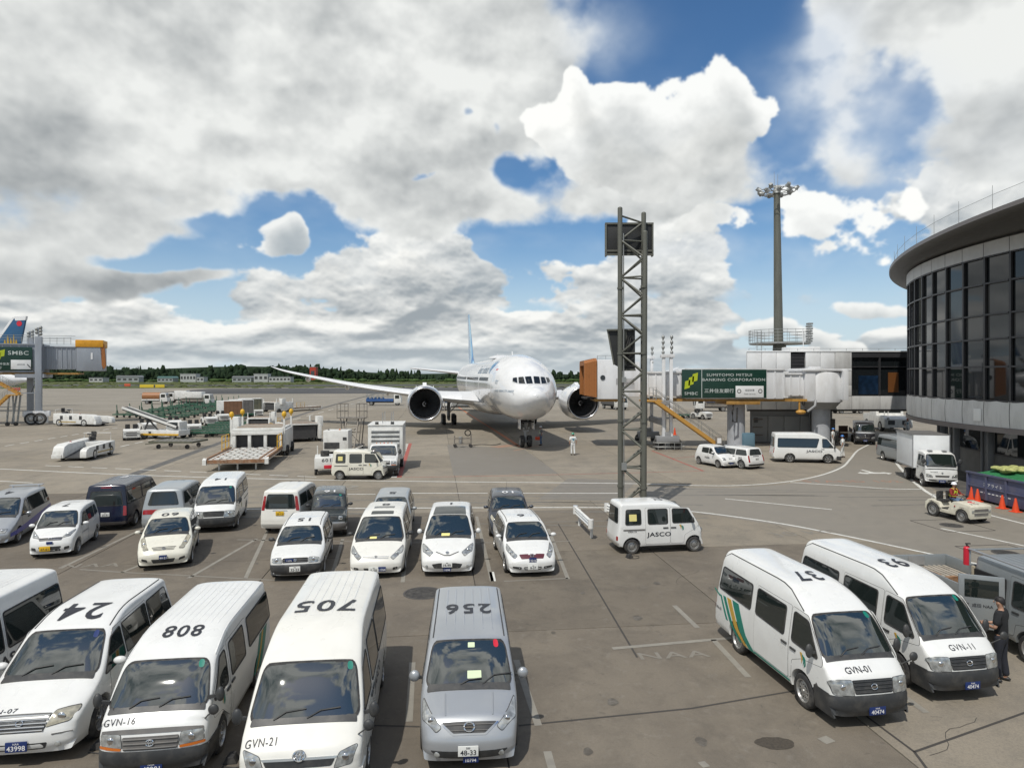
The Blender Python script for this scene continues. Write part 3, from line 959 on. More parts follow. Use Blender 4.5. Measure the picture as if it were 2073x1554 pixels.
		for q, mm in sp.get('strips_' + side,()) or (): patch('stripe', mm, root, q, fn,0.0065,0.004, r=0.006, step=0.25)
		for q, mm in sp.get('side_panels',()): patch('side_moulding', mm, root, q, fn,0.012,0.02, r=0.02, step=0.3)
		for txt, x, z, size, mm, bold, wide in sp.get('text_' + side,()) or ():
			letters('lettering', txt, size, mm, root, lambda a, b: fn(x + dr * a, z + b,0.0105), bold,1.05, wide)
		for x, z, k in sp.get('logo_' + side,()) or ():
			swirl(lambda a, b, o: fn(x + dr * (a - x), b, o), x, z, k, root)
		# mirrors
		mk = sp.get('mirror', 'body')
		if mk:
			mxp = xf - sp.get('mirror_x', sp['cowl'][0] + 0.28); mz = sp.get('mirror_z', zc + 0.13)
			b_ = fn(mxp, mz - 0.06,0.0); sg = 1 if side == 'l' else -1
			m_ = MB().ball((mxp + .02, b_.y + sg * 0.15, mz),0.1, sp.get('mirror_s',(0.75,1.05,0.78)),14,10)
			o = m_.build('wing_mirror', BLACKP if mk == 'black' else P, root, smooth=60)
			MB().bar((mxp, b_.y - sg * .03, mz - 0.05),(mxp + .02, b_.y + sg * 0.10, mz - 0.02),0.04,0.05).build('mirror_arm', BLACKP, o)
	if sp.get('fender_mirror'):
		y0, z0 = sp['fender_mirror']
		p = sh.front(y0, z0,0.0); mb = MB()
		mb.tube([p, p + Vector((.10,.08 * (1 if y0 > 0 else -1),.10)), p + Vector((.14,.16 * (1 if y0 > 0 else -1),.16))],0.012,6)
		mb.ball(p + Vector((.14,.17 * (1 if y0 > 0 else -1),.20)),0.085,(.5,1,1),12,8)
		mb.build('kerb_mirror', BLACKP, root)
	# roof
	nr = sp.get('ribs',0)
	if nr:
		x0, x1 = sp.get('rib_x',(xr + 0.35, xf - sp['ws'][0] - 0.45))
		rw_ = sp.get('rib_w',0.62)
		for i in range(nr):
			y = (2 * i / (nr - 1) - 1) * rw_ * W / 2
			n_ = 8
			MB().grid(lambda a, b: sh.top(y + (b - .5) * 0.05, x0 + (x1 - x0) * a,0.010 * math.sin(math.pi * b) * min(1,8 * a + .05,8 * (1 - a) + .05)), n_,4).build('roof_rib', P, root, smooth=70)
	for q, mm in sp.get('roof_panels',()):
		patch('roof_panel', mm, root, q, sh.top,0.006,0.02, r=0.06)
	if sp.get('gutters'):
		for sg in (-1,1):
			x0, x1 = xr + 0.25, xf - sp['ws'][0] - 0.1
			MB().tube([sh.top(sg * W / 2 * sp['gutters'], x0 + (x1 - x0) * q / 12,0.002) for q in range(13)],0.012,6).build('roof_gutter', sp.get('gutter_m', SEAM), root)
	if sp.get('number'):
		txt, x, size, mm = sp['number'][:4]
		wide = sp['number'][4] if len(sp['number']) > 4 else 1.25
		letters('roof_number', txt, size, mm, root, lambda a, b: sh.top(-a, x + b,0.014),0.012,1.15, wide)
	if sp.get('aerial'):
		x, y, ln = sp['aerial']
		p = sh.top(y, x,0.0)
		MB().cyl(p, p + Vector((-.35 * ln,0, ln)),0.006,0.004,6).build('aerial', BLACKP, root)
	# rear
	if sp.get('rear_window'):
		q = sp['rear_window']
		patch('rear_window', G_, root, q, sh.rear,0.006,0.02, r=0.07)
		rim_strip('window_seal', RUBBER, root, q, sh.rear,0.02,0.011, r=0.07)
	if sp.get('tail'):
		for q in (sp['tail'], mirror_y(sp['tail'])): patch('tail_light', sp.get('tail_m', REDL), root, q, sh.rear,0.012,0.03, r=0.03, step=0.07)
	for q, mm in sp.get('rear_panels',()): patch('rear_trim', mm, root, q, sh.rear,0.010,0.02, r=0.03)
	if sp.get('spoiler'):
		x0, w_ = sp['spoiler']
		p = sh.top(0, xr + x0,0.0)
		MB().box((p.x - .10,0, p.z + .05),(0.30, W * w_,0.035)).box((p.x, W * .28, p.z + .02),(.1,.06,.06)).box((p.x,-W * .28, p.z + .02),(.1,.06,.06)).build('spoiler', P, root, bevel=0.014)
	root['half_len'] = L / 2
	return root, sh

HEAD = R(-83.5)        # the parking rows run along the slab joints, six and a half degrees off the view axis

def front_at(px, py, z, L, rz=HEAD):
	"""centre of a vehicle whose front shows at this pixel at height z"""
	p = G(px, py, z)
	return (p.x - math.cos(rz) * L / 2, p.y - math.sin(rz) * L / 2,0)

# ================================================================== parked vehicles
G_ROW1, G_ROW2, G_ROW3, G_PAIR = 'vans in the nearest parking row', 'cars in the middle parking row', 'vehicles in the far parking row', 'white vans with green roof lettering on the right'

def hiace_h200(**kw):
	d = dict(L=5.2, W=1.88, H=2.26, gc=.26, tr=.33, axles=(1.55,-1.45), zb=.62, nose=(.06,.92), cowl=(.42,1.18), ws=(1.02,1.87), roof=(1.75,2.24), rr=(.18,2.19), rw=(.10,1.08), taper=VAN,
			plan=plan_tab(5.2,.93,.97), paint=P_WHITE, rim='steel', ws_w=(.92,.88), mirror='black', mirror_x=.62, mirror_s=(.55,.8,1.25), mirror_z=1.22, glass=GLASS,
			head=[(.54,.66),(.80,.70),(.885,.98),(.62,.87)], grille=[(-.50,.70),(.50,.70),(.56,.80),(-.56,.80)], grille_bars=0, emblem=(.86, 'tee',.085),
			intakes=([(-.45,.36),(.45,.36),(.50,.46),(-.50,.46)],),
			doors=([(.95,.40),(1.98,.62),(2.04,1.05),(1.50,1.78),(.95,1.88)],[(-.35,.40),(.92,.40),(.92,1.88),(-.35,1.88)]),
			windows=([(1.04,1.18),(1.94,1.18),(1.56,1.70),(1.04,1.80)],[(-.28,1.16),(.82,1.16),(.82,1.84),(-.28,1.84)],[(-2.35,1.16),(-.42,1.16),(-.42,1.84),(-2.30,1.84)]),
			handles=((1.06,1.04),(.78,1.04)), ribs=7, rib_x=(-2.2,.55), rib_w=.62,
			rear_window=[(-.72,1.18),(.72,1.18),(.68,1.84),(-.68,1.84)], tail=[(.78,.72),(.87,.72),(.86,1.10),(.77,1.10)])
	d.update(kw); return d

# nearest row
SP = hiace_h200(number=('705',.05,.62, INKK,1.05), text_l=(('JASCO',.1,.92,.22, INKK,.02,1.5),), text_r=(('JASCO',.1,.92,.22, INKK,.02,1.5),), sticker=(.74,1.79, INKG), fender_mirror=(.88,1.06),
				paint=P_PEARL, bumper=(.26,.58, P_PEARL,.5), front_panels=(([(-.56,.80),(.56,.80),(.60,.835),(-.60,.835)], CHROME),))
o705, sh705 = vehicle('passenger_van', 'high-roofed white van numbered 705 beside the silver van', 'van', front_at(604,1533,.86,5.2), HEAD, SP, G_ROW1)
letters('lettering', 'GVN-21',.075, INKK, o705, lambda a, b: sh705.front(-.62 + a * 1.3,1.02 + b,.008),.004,1.12)

SP = hiace_h200(paint=P_WHITE, ribs=9, text_l=(('JASCO',-.6,.92,.26, INKK,.02,1.5),), text_r=(('JASCO',-.6,.92,.26, INKK,.02,1.5),), bumper=(.26,.58, P_WHITE,.5))
vehicle('passenger_van', 'white high-roofed van with ribbed roof cut off by the left edge', 'van',(-10.75,12.6,0), R(-84), SP, G_ROW1)

SP = dict(L=4.7, W=1.69, H=1.98, gc=.24, tr=.31, axles=(1.42,-1.05), zb=.60, nose=(.05,.90), cowl=(.26,1.10), ws=(.82,1.70), roof=(1.6,1.96), rr=(.20,1.92), rw=(.10,1.02), taper=[(.2,.95),(.4,.99),(.7,1),(1.0,.985),(1.4,.93),(1.75,.86),(2.0,.82)],
		plan=plan_tab(4.7,.95,.97), paint=P_WHITE, ws_w=(.94,.88), mirror='black', mirror_x=.42, mirror_s=(.6,.7,1.2), mirror_z=1.24, sticker=(.62,1.62, INKG), seal=.022,
		head=[(.44,.64),(.80,.67),(.80,.86),(.48,.84)], grille=[(-.43,.60),(.43,.60),(.45,.80),(-.45,.80)], grille_m=GREYP, grille_bars=3, bar_m=GREYP, bar_r=.014, emblem=(.71, 'tee',.06),
		front_panels=(([(-.80,.84),(.80,.84),(.80,.905),(-.80,.905)], GREYP),), indicators=([(.46,.60),(.82,.62),(.82,.665),(.46,.64)],),
		bumper=(.24,.585, BLACKP,.72), intakes=([(-.55,.44),(.55,.44),(.55,.47),(-.55,.47)],[(-.55,.37),(.55,.37),(.55,.40),(-.55,.40)]),
		plates=(('f',.02,.33,.33,.165, PLATE_B, '40291', INKW, 'NAA'),),
		doors=([(.98,.42),(1.0,1.68),(1.30,1.66),(1.92,1.08),(1.86,.80),(1.45,.75)],[(-.30,.36),(.92,.36),(.92,1.70),(-.30,1.70)]),
		windows=([(1.06,1.06),(1.80,1.06),(1.34,1.60),(1.06,1.62)],[(-.10,1.06),(.82,1.06),(.82,1.63),(-.10,1.63)],[(-2.18,1.08),(-.40,1.08),(-.40,1.63),(-2.12,1.63)]), handles=((1.08,.94),(.80,.96)), handle_m=BLACKP,
		ribs=9, rib_x=(-2.0,.85), rib_w=.72, number=('808',.85,.36, INKK,1.0), fender_mirror=(.80,1.0), gutters=.965, gutter_m=P_WHITE,
		strips_l=(([(-1.30,.34),(-1.05,.34),(-1.55,1.02),(-1.85,1.02)], INKG),([(-1.02,.34),(-.90,.34),(-1.40,1.02),(-1.52,1.02)], INKY),([(-.87,.34),(-.70,.34),(-1.20,1.02),(-1.37,1.02)], INKG)),
		logo_l=((1.40,.90,.85),), logo_r=((1.40,.90,.85),), text_l=(('GLOBAL',1.45,1.10,.11, INKK,.02,1.3),), text_r=(('GLOBAL',1.45,1.10,.11, INKK,.02,1.3),),
		rear_window=[(-.68,1.08),(.68,1.08),(.64,1.66),(-.64,1.66)], tail=[(.68,.66),(.79,.66),(.79,.98),(.69,.98)])
SP['strips_r'] = SP['strips_l']
o808, sh808 = vehicle('passenger_van', 'white van numbered 808 with ribbed roof, grey grille and black bumper', 'van', front_at(303,1503,.71,4.7, R(-82.5)), R(-82.5), SP, G_ROW1)
letters('lettering', 'GVN-16',.075, INKK, o808, lambda a, b: sh808.front(-.54 + a * 1.3,1.0 + b,.008),.004,1.12)

SP = dict(L=4.8, W=1.80, H=1.92, gc=.22, tr=.34, axles=(1.45,-1.45), zb=.58, nose=(.14,.84), cowl=(.94,1.11), ws=(1.68,1.70), roof=(2.4,1.90), rr=(.30,1.84), rw=(.14,1.10), xb=0, taper=[(.2,.94),(.4,.985),(.7,1),(.95,.985),(1.1,.96),(1.5,.86),(1.8,.79),(1.95,.76)],
		plan=plan_tab(4.8,.90,.96), paint=P_WHITE, rim='alloy', ws_w=(.90,.86), mirror='body', mirror_x=1.42, mirror_z=1.17, mirror_s=(.7,1.2,.75),
		head=[(.44,.66),(.80,.74),(.86,.92),(.52,.86)], lamp=LAMP_Y, grille=[(-.42,.60),(.42,.60),(.50,.84),(-.50,.84)], grille_bars=5, bar_r=.016, emblem=(.73, 'bar',.055), bulb=.07,
		intakes=([(-.46,.30),(.46,.30),(.50,.42),(-.50,.42)],), fogs=((.66,.36),), plates=(('f',.0,.40,.33,.165, PLATE_B, '43998', INKW, 'NAA'),),
		front_panels=(([(.56,.535),(.86,.555),(.86,.575),(.56,.56)], CHROME),([(-.86,.555),(-.56,.535),(-.56,.56),(-.86,.575)], CHROME)),
		doors=([(.35,.36),(1.05,.36),(1.10,.98),(.70,1.66),(.35,1.68)],[(-.85,.36),(.32,.36),(.32,1.68),(-.85,1.70)]),
		windows=([(.42,1.06),(1.28,1.03),(.82,1.55),(.42,1.62)],[(-.80,1.08),(.34,1.06),(.34,1.63),(-.80,1.65)],[(-2.05,1.12),(-.88,1.08),(-.88,1.65),(-1.90,1.66)]), handles=((.50,.92),(.18,.92)), handle_m=CHROME, wseal=.012,
		number=('24',.15,.62, INKK,1.15), gutters=.90, sticker=(.62,1.62, PLATE_B), rear_window=[(-.70,1.16),(.70,1.16),(.62,1.68),(-.62,1.68)], tail=[(.74,.90),(.86,.90),(.84,1.20),(.72,1.20)])
o24, sh24 = vehicle('minivan', 'white minivan numbered 24 with a broad chrome grille', 'minivan', front_at(34,1507,.42,4.8, R(-82)), R(-82), SP, G_ROW1)
letters('lettering', 'GVN-07',.08, INKK, o24, lambda a, b: sh24.hood(-.42 + a * 1.4,2.16 - b,.008),.004,1.12)

SP = dict(L=4.4, W=1.695, H=1.85, gc=.20, tr=.30, axles=(1.32,-1.40), zb=.56, nose=(.20,.86), cowl=(.82,1.06), ws=(1.48,1.65), roof=(2.2,1.84), rr=(.22,1.80), rw=(.10,1.0), taper=[(.2,.95),(.4,.985),(.7,1),(.95,.99),(1.15,.96),(1.5,.89),(1.8,.83)],
		plan=plan_tab(4.4,.88,.97), paint=P_SILVER, rim='cap', ws_w=(.90,.86), mirror='body', mirror_x=1.22, mirror_z=1.12, mirror_s=(.7,1.0,1.0),
		head=[(.50,.74),(.60,.68),(.82,.88),(.80,1.02)], lamp=LAMP, grille=[(-.50,.80),(-.30,.66),(.30,.66),(.50,.80)], grille_m=BLACKP, grille_bars=2, bar_m=GREYP, emblem=(.735, 'bar',.085), bulb=.05,
		front_panels=(([(-.54,.795),(-.31,.635),(.31,.635),(.54,.795),(.50,.80),(.29,.66),(-.29,.66),(-.50,.80)], CHROME),),
		intakes=([(-.60,.26),(.60,.26),(.72,.40),(-.72,.30),(-.72,.40)][:3] + [(-.72,.40)],), fogs=((.60,.33),), plates=(('f',-.02,.42,.33,.165, PLATE_W, '48-33', INKK, '500'),('f',.03,.28,.25,.11, PLATE_B, '10794', INKW)),
		doors=([(.30,.34),(1.0,.34),(1.05,.95),(.62,1.62),(.30,1.64)],[(-.80,.34),(.27,.34),(.27,1.64),(-.80,1.64)]),
		windows=([(.36,1.06),(1.12,1.03),(.70,1.54),(.36,1.58)],[(-.72,1.06),(.20,1.06),(.20,1.58),(-.72,1.58)],[(-1.98,1.08),(-.88,1.06),(-.88,1.58),(-1.95,1.58)]), handles=((.44,.92),(.12,.92)),
		ribs=6, rib_x=(-1.95,.45), rib_w=.62, number=('256',-.35,.52, INKK,.95), gutters=.90, aerial=None, permit=(.10,1.20,.13,.045, PAPERG), sticker=(.56,1.58, INKR), wipers=((-.2,.28,.06),(.3,.92,.13)),
		rear_window=[(-.66,1.08),(.66,1.08),(.62,1.62),(-.62,1.62)], tail=[(.70,.80),(.80,.80),(.79,1.2),(.69,1.2)])
o256, sh256 = vehicle('compact_van', 'silver van numbered 256 with plate 48-33', 'van', front_at(950,1520,.40,4.4, R(-86)), R(-86), SP, G_ROW1)
patch('sticker', PAPERG, o256,[(-.02,1.53),(.12,1.53),(.12,1.59),(-.02,1.59)], sh256.front,0.030,0.003, r=0.01)
for sg in (-1,1):
	MB().tube([sh256.hood(sg * .42, x,.004) for x in (1.50,1.62,1.74,1.86,1.95)],.012,6).build('bonnet_crease', P_SILVER, o256)

# the pair on the right
SP = dict(L=4.85, W=1.64, H=2.25, gc=.26, tr=.33, axles=(1.42,-1.20), zb=.62, nose=(.08,.98), cowl=(.40,1.18), ws=(1.00,1.84), roof=(1.75,2.22), rr=(.28,2.20), rw=(.10,1.05), taper=[(.2,.95),(.4,.99),(.7,1),(1.05,.985),(1.2,.965),(1.7,.88),(1.95,.83),(2.1,.74),(2.3,.66)],
		plan=plan_tab(4.95,.92,.96), paint=P_WHITE, ws_w=(.93,.88), mirror='black', mirror_x=.62, mirror_s=(.45,.75,1.35), mirror_z=1.28, wglass=GLASS_G, seal=.03, sticker=(.60,1.77, INKG),
		head=[(.42,.66),(.78,.68),(.84,.96),(.44,.92)], grille=[(-.40,.68),(.40,.68),(.44,.92),(-.44,.92)], grille_bars=4, bar_m=BLACKP, bar_r=.011, emblem=(.80, 'bar',.06),
		bumper=(.24,.66, BLACKP,.62), intakes=([(-.50,.48),(.50,.48),(.50,.52),(-.50,.52)],[(-.78,.36),(-.50,.34),(-.50,.44),(-.78,.44)]), plates=(('f',.05,.38,.33,.15, PLATE_B, '40474', INKW, 'NAA'),),
		doors=([(.95,.42),(1.02,.42),(1.06,.80),(1.40,.95),(2.02,1.04),(2.0,1.18),(1.46,1.80),(.95,1.82)],[(-.42,.38),(.92,.38),(.92,1.82),(-.42,1.82)]),
		windows=([(1.03,1.18),(1.88,1.14),(1.50,1.70),(1.03,1.74)],[(-.38,1.22),(.74,1.18),(.74,1.74),(-.38,1.76)],[(-2.12,1.26),(-.62,1.22),(-.62,1.76),(-2.02,1.78)]), handles=((1.10,1.02),(.78,1.04)),
		side_panels=(), number=('37',.30,.56, INKK,1.0), gutters=.985, gutter_m=SEAM,
		strips_r=(([(-2.40,1.13),(-2.05,1.05),(-2.05,1.09),(-2.40,1.17)], INKG),([(-2.06,1.10),(-1.98,1.10),(-1.62,.60),(-1.72,.60)], INKG),([(-1.90,1.12),(-1.76,1.12),(-1.36,.56),(-.95,.30),(-1.08,.30),(-1.50,.56)], INKG),
					([(-1.70,1.14),(-1.50,1.14),(-1.10,.56),(-.72,.30),(-.88,.30),(-1.30,.56)], INKY),([(-1.44,1.16),(-1.14,1.16),(-.78,.56),(-.40,.30),(-.66,.30),(-1.06,.56)], INKG),([(-.40,.31),(.98,.31),(.98,.35),(-.42,.35)], INKG)),
		logo_r=((1.42,.94,.85),), logo_l=((1.42,.94,.85),), text_r=(('GVN-01',-2.14,.76,.07, INKK,.012,1.1),), fender_mirror=(.80,1.1),
		rear_window=[(-.68,1.15),(.68,1.15),(.60,1.74),(-.60,1.74)], tail=[(.70,.72),(.80,.72),(.79,1.06),(.70,1.06)])
SP['text_l'] = ()
HP = R(-81)
c37 = (G(1635,1420) + G(1515,1315)) / 2
o37, sh37 = vehicle('passenger_van', 'white van numbered 37 with green and gold diagonal stripes on its side', 'van',(c37.x + .52, c37.y + .05,0), HP, SP, G_PAIR)
letters('lettering', 'GVN-01',.075, INKK, o37, lambda a, b: sh37.front(-.22 + a * 1.6,1.05 + b,.008),.012)
SP2 = dict(SP); SP2['number'] = ('93',.30,.56, INKK,1.0); SP2['text_r'] = (); SP2['strips_r'] = ()
c93 = G(1826,1378)
o93, sh93 = vehicle('passenger_van', 'white van numbered 93 without stripes, between the striped van and the grey truck', 'van',(c93.x + .62 - 1.42 * math.cos(HP), c93.y - 1.42 * math.sin(HP),0), HP, SP2, G_PAIR)
letters('lettering', 'GVN-11',.075, INKK, o93, lambda a, b: sh93.front(-.02 + a * 1.6,1.05 + b,.008),.004,1.12)

# middle row
def hatch(**kw):
	L = kw.get('L',4.1)
	d = dict(W=1.69, H=1.52, gc=.19, tr=.30, zb=.54, nose=(.22,.76), cowl=(1.02,1.0), ws=(1.72,1.44), roof=(2.4,1.52), rr=(.45,1.46), rw=(.20,.98), taper=TWO, plan=plan_tab(L,.87,.94), rim='cap', ws_w=(.90,.85), mirror_x=1.42, mirror_z=1.05, mirror_s=(.7,1.0,.65),
			axles=(L / 2 - .82,-L / 2 + .70), wseal=.012)
	d.update(kw); return d

SP = hatch(L=3.42, W=1.475, H=1.64, nose=(.16,.82), cowl=(.66,1.02), ws=(1.18,1.52), roof=(1.8,1.63), rr=(.32,1.58), rw=(.16,1.02), taper=[(.2,.94),(.4,.99),(.6,1),(.85,.985),(1.0,.96),(1.5,.83),(1.65,.80)], axles=(1.05,-1.10), tr=.28, mirror_x=1.0,
		head=[(.36,.72),(.62,.80),(.70,.98),(.48,.84)], grille=[(-.38,.66),(.38,.66),(.42,.76),(-.42,.76)], grille_bars=2, emblem=(.72, 'bar',.05), intakes=([(-.38,.28),(.38,.28),(.40,.46),(-.40,.46)],[(.50,.30),(.66,.32),(.66,.44),(.50,.42)],[(-.66,.32),(-.50,.30),(-.50,.42),(-.66,.44)]),
		plates=(('f',-.16,.40,.33,.165, PLATE_Y, '67-61', INKK),('f',0,.58,.2,.09, PLATE_B, None, INKW)),
		doors=([(.02,.34),(.60,.34),(.72,.95),(.40,1.42),(.02,1.46)],[(-.98,.5),(-.7,.34),(0,.34),(0,1.46),(-.92,1.46)]), windows=([(.08,1.0),(.72,.96),(.36,1.38),(.08,1.40)],[(-.80,1.02),(.0,1.0),(.0,1.40),(-.78,1.42)],[(-1.30,1.08),(-.88,1.04),(-.86,1.42),(-1.12,1.42)]), handles=((.12,.86),(-.72,.88)), handle_m=P_WHITE,
		text_l=(('NAA FIRE SERVICE',.30,.72,.055, INKK,.01,1.2),), number=('7',-.05,.40, INKK,1.0), tail=[(.58,.80),(.70,.80),(.68,1.3),(.58,1.3)])
SP['text_l'] = (('▪ AIRPORT SERVICE',.35,.70,.05, INKK,.01,1.2),)
vehicle('small_car', 'small white hatchback numbered 7 with yellow front plate', 'car', front_at(100,1121,.2,3.42, R(-73)), R(-73), SP, G_ROW2)

SP = hatch(L=4.02, H=1.53, paint=P_CREAM, cowl=(.92,1.02), ws=(1.62,1.46), head=[(.50,.70),(.66,.70),(.80,.98),(.70,1.0)], lamp=LAMP_Y, grille=[(-.34,.66),(.34,.66),(.42,.76),(-.42,.76)], grille_m=P_CREAM, grille_bars=3, bar_m=GREYP, emblem=(.70, 'bar',.05),
		intakes=([(-.36,.26),(.36,.26),(.42,.40),(-.42,.40)],[(.54,.30),(.74,.34),(.74,.44),(.56,.40)],[(-.74,.34),(-.54,.30),(-.56,.40),(-.74,.44)]), plates=(('f',0,.46,.24,.14, PLATE_B, '44-21', INKW),),
		doors=([(.12,.32),(.86,.32),(.96,.92),(.48,1.38),(.12,1.42)],[(-.95,.52),(-.72,.32),(.09,.32),(.09,1.42),(-.86,1.40)]), windows=([(.18,.98),(1.0,.93),(.44,1.34),(.18,1.36)],[(-.74,1.0),(.09,.98),(.09,1.36),(-.72,1.36)],[(-1.30,1.08),(-.84,1.02),(-.80,1.36),(-1.05,1.36)]), handles=((.22,.84),(-.68,.88)), handle_m=P_CREAM,
		text_l=(('JASCO',.10,.66,.16, INKK,.02,1.5),), logo_l=((.72,.66,.62),), number=('60',.0,.40, INKK,1.3), tail=[(.68,.80),(.80,.80),(.78,1.3),(.66,1.3)])
vehicle('hatchback', 'cream hatchback numbered 60 with black lettering on its door', 'car', front_at(330,1143,.2,4.02, R(-69)), R(-69), SP, G_ROW2)

SP = hatch(L=4.2, H=1.51, paint=P_WHITE, zb=.56, nose=(.10,.80), cowl=(1.0,.98), ws=(1.66,1.42), rr=(.28,1.47), rw=(.14,.98), head=[(.46,.60),(.76,.62),(.80,.78),(.46,.76)], grille=[(-.44,.61),(.44,.61),(.44,.75),(-.44,.75)], grille_bars=3, bar_m=BLACKP, emblem=(.68, 'tee',.045),
		bumper=(.22,.56, BLACKP,.5), front_panels=(([(-.34,.34),(.34,.34),(.38,.54),(-.38,.54)], P_WHITE),([(-.80,.20),(.80,.20),(.80,.28),(-.80,.28)], P_WHITE)), plates=(('f',0,.42,.33,.165, PLATE_W, '32-23', INKK, '500'),('f',-.2,.68,.24,.10, PLATE_B, '11676', INKW)), mirror='black',
		doors=([(.10,.32),(.86,.32),(.96,.90),(.52,1.34),(.10,1.38)],[(-.95,.52),(-.72,.32),(.07,.32),(.07,1.38),(-.90,1.38)]), windows=([(.16,.95),(.98,.92),(.50,1.30),(.16,1.32)],[(-.80,.96),(.06,.95),(.06,1.32),(-.80,1.32)],[(-1.88,.98),(-.90,.96),(-.90,1.32),(-1.72,1.32)]), handles=((.20,.82),(-.74,.84)), side_panels=(([(-1.0,.50),(1.0,.50),(1.0,.58),(-1.0,.58)], BLACKP),),
		number=('15',-.15,.36, INKK,1.35), gutters=.88, aerial=None, tail=[(.70,.70),(.80,.70),(.78,1.1),(.68,1.1)])
vehicle('estate_car', 'white estate car numbered 15 with black bumper and plate 32-23', 'car', front_at(597,1165,.2,4.2, R(-80)), R(-80), SP, G_ROW2)

SP = hatch(L=4.75, W=1.80, H=1.77, gc=.18, tr=.32, zb=.52, nose=(.20,.76), cowl=(.98,1.02), ws=(1.86,1.64), roof=(2.6,1.76), rr=(.40,1.70), rw=(.18,1.08), taper=[(.2,.96),(.4,1),(.7,1),(.95,.98),(1.1,.95),(1.5,.82),(1.8,.74)], axles=(1.42,-1.43), mirror='black', mirror_x=1.55, mirror_z=1.12, paint=P_PEARL,
		head=[(.50,.68),(.62,.62),(.86,.86),(.84,.96)], grille=[(-.44,.63),(.44,.63),(.48,.71),(-.48,.71)], grille_m=P_PEARL, grille_bars=2, emblem=(.69, 'bar',.04), intakes=([(-.40,.24),(.0,.24),(.0,.36),(-.44,.36)],[(-.78,.28),(-.62,.26),(-.62,.36),(-.78,.38)],[(.62,.26),(.78,.28),(.78,.38),(.62,.36)]), hood_d=.2,
		plates=(('f',-.06,.33,.33,.165, PLATE_W, '5-50', INKK, '300'),('f',.24,.34,.24,.14, PLATE_B, '11764', INKW)), permit=(-.20,1.07,.12,.03, PAPER), seal=.05,
		doors=([(.25,.30),(1.0,.30),(1.08,.92),(.50,1.56),(.25,1.58)],[(-.85,.30),(.22,.30),(.22,1.58),(-.85,1.60)]), windows=([(.32,1.02),(1.14,.98),(.56,1.50),(.32,1.52)],[(-.78,1.04),(.20,1.02),(.20,1.52),(-.78,1.54)],[(-1.98,1.08),(-.90,1.05),(-.90,1.54),(-1.75,1.54)]), handles=((.42,.86),(.1,.86)),
		roof_panels=(([(-.50,.02),(.50,.02),(.50,.34),(-.50,.34)], GLASS),([(-.48,-.68),(.48,-.68),(.48,-.36),(-.48,-.36)], GLASS)), number=('8',-1.05,.38, INKK,1.6), tail=[(.74,.80),(.86,.80),(.84,1.2),(.72,1.2)])
vehicle('minivan', 'white minivan numbered 8 with two dark sunroofs', 'minivan', front_at(760,1160,.2,4.75, R(-85)), R(-85), SP, G_ROW2)

SP = hatch(L=4.8, W=1.80, H=1.75, gc=.18, tr=.33, zb=.54, nose=(.24,.82), cowl=(.98,1.08), ws=(1.95,1.64), roof=(2.7,1.74), rr=(.55,1.68), rw=(.22,1.08), taper=[(.2,.96),(.4,1),(.7,1),(.95,.98),(1.1,.95),(1.5,.82),(1.8,.75)], axles=(1.45,-1.45), mirror_x=1.55, mirror_z=1.16, mirror_s=(.7,.85,.9), paint=P_WHITE,
		head=[(.50,.78),(.62,.68),(.84,.86),(.86,1.0),(.74,.94)], grille=[(-.40,.78),(-.10,.68),(.10,.68),(.40,.78),(.40,.80),(.10,.71),(-.10,.71),(-.40,.80)], grille_r=.005, intakes=([(-.48,.30),(.48,.30),(.56,.44),(.3,.48),(-.3,.48),(-.56,.44)],), emblem=(.76, 'tee',.05), hood_d=.2, fogs=((.74,.36),),
		plates=(('f',0,.44,.33,.165, PLATE_W, '19-99', INKK, '300'),('f',.0,.29,.24,.12, PLATE_B, '11898', INKW)), permit=(-.10,1.13,.15,.035, PAPER),
		doors=([(.25,.30),(1.0,.30),(1.08,.92),(.50,1.56),(.25,1.58)],[(-.85,.30),(.22,.30),(.22,1.58),(-.85,1.60)]), windows=([(.32,1.02),(1.18,.98),(.56,1.50),(.32,1.52)],[(-.78,1.04),(.20,1.02),(.20,1.52),(-.78,1.54)],[(-1.98,1.08),(-.90,1.05),(-.90,1.54),(-1.65,1.54)]), handles=((.42,.86),(.1,.86)), handle_m=P_WHITE,
		roof_panels=(([(-.70,-.60),(.70,-.60),(.73,.40),(-.73,.40)], GLASS),), number=('1',-1.15,.40, INKK,1.5), tail=[(.74,.80),(.86,.80),(.84,1.2),(.72,1.2)])
vehicle('minivan', 'white minivan numbered 1 with black glass roof panel and plate 19-99', 'minivan', front_at(905,1157,.2,4.8, R(-87)), R(-87), SP, G_ROW2)

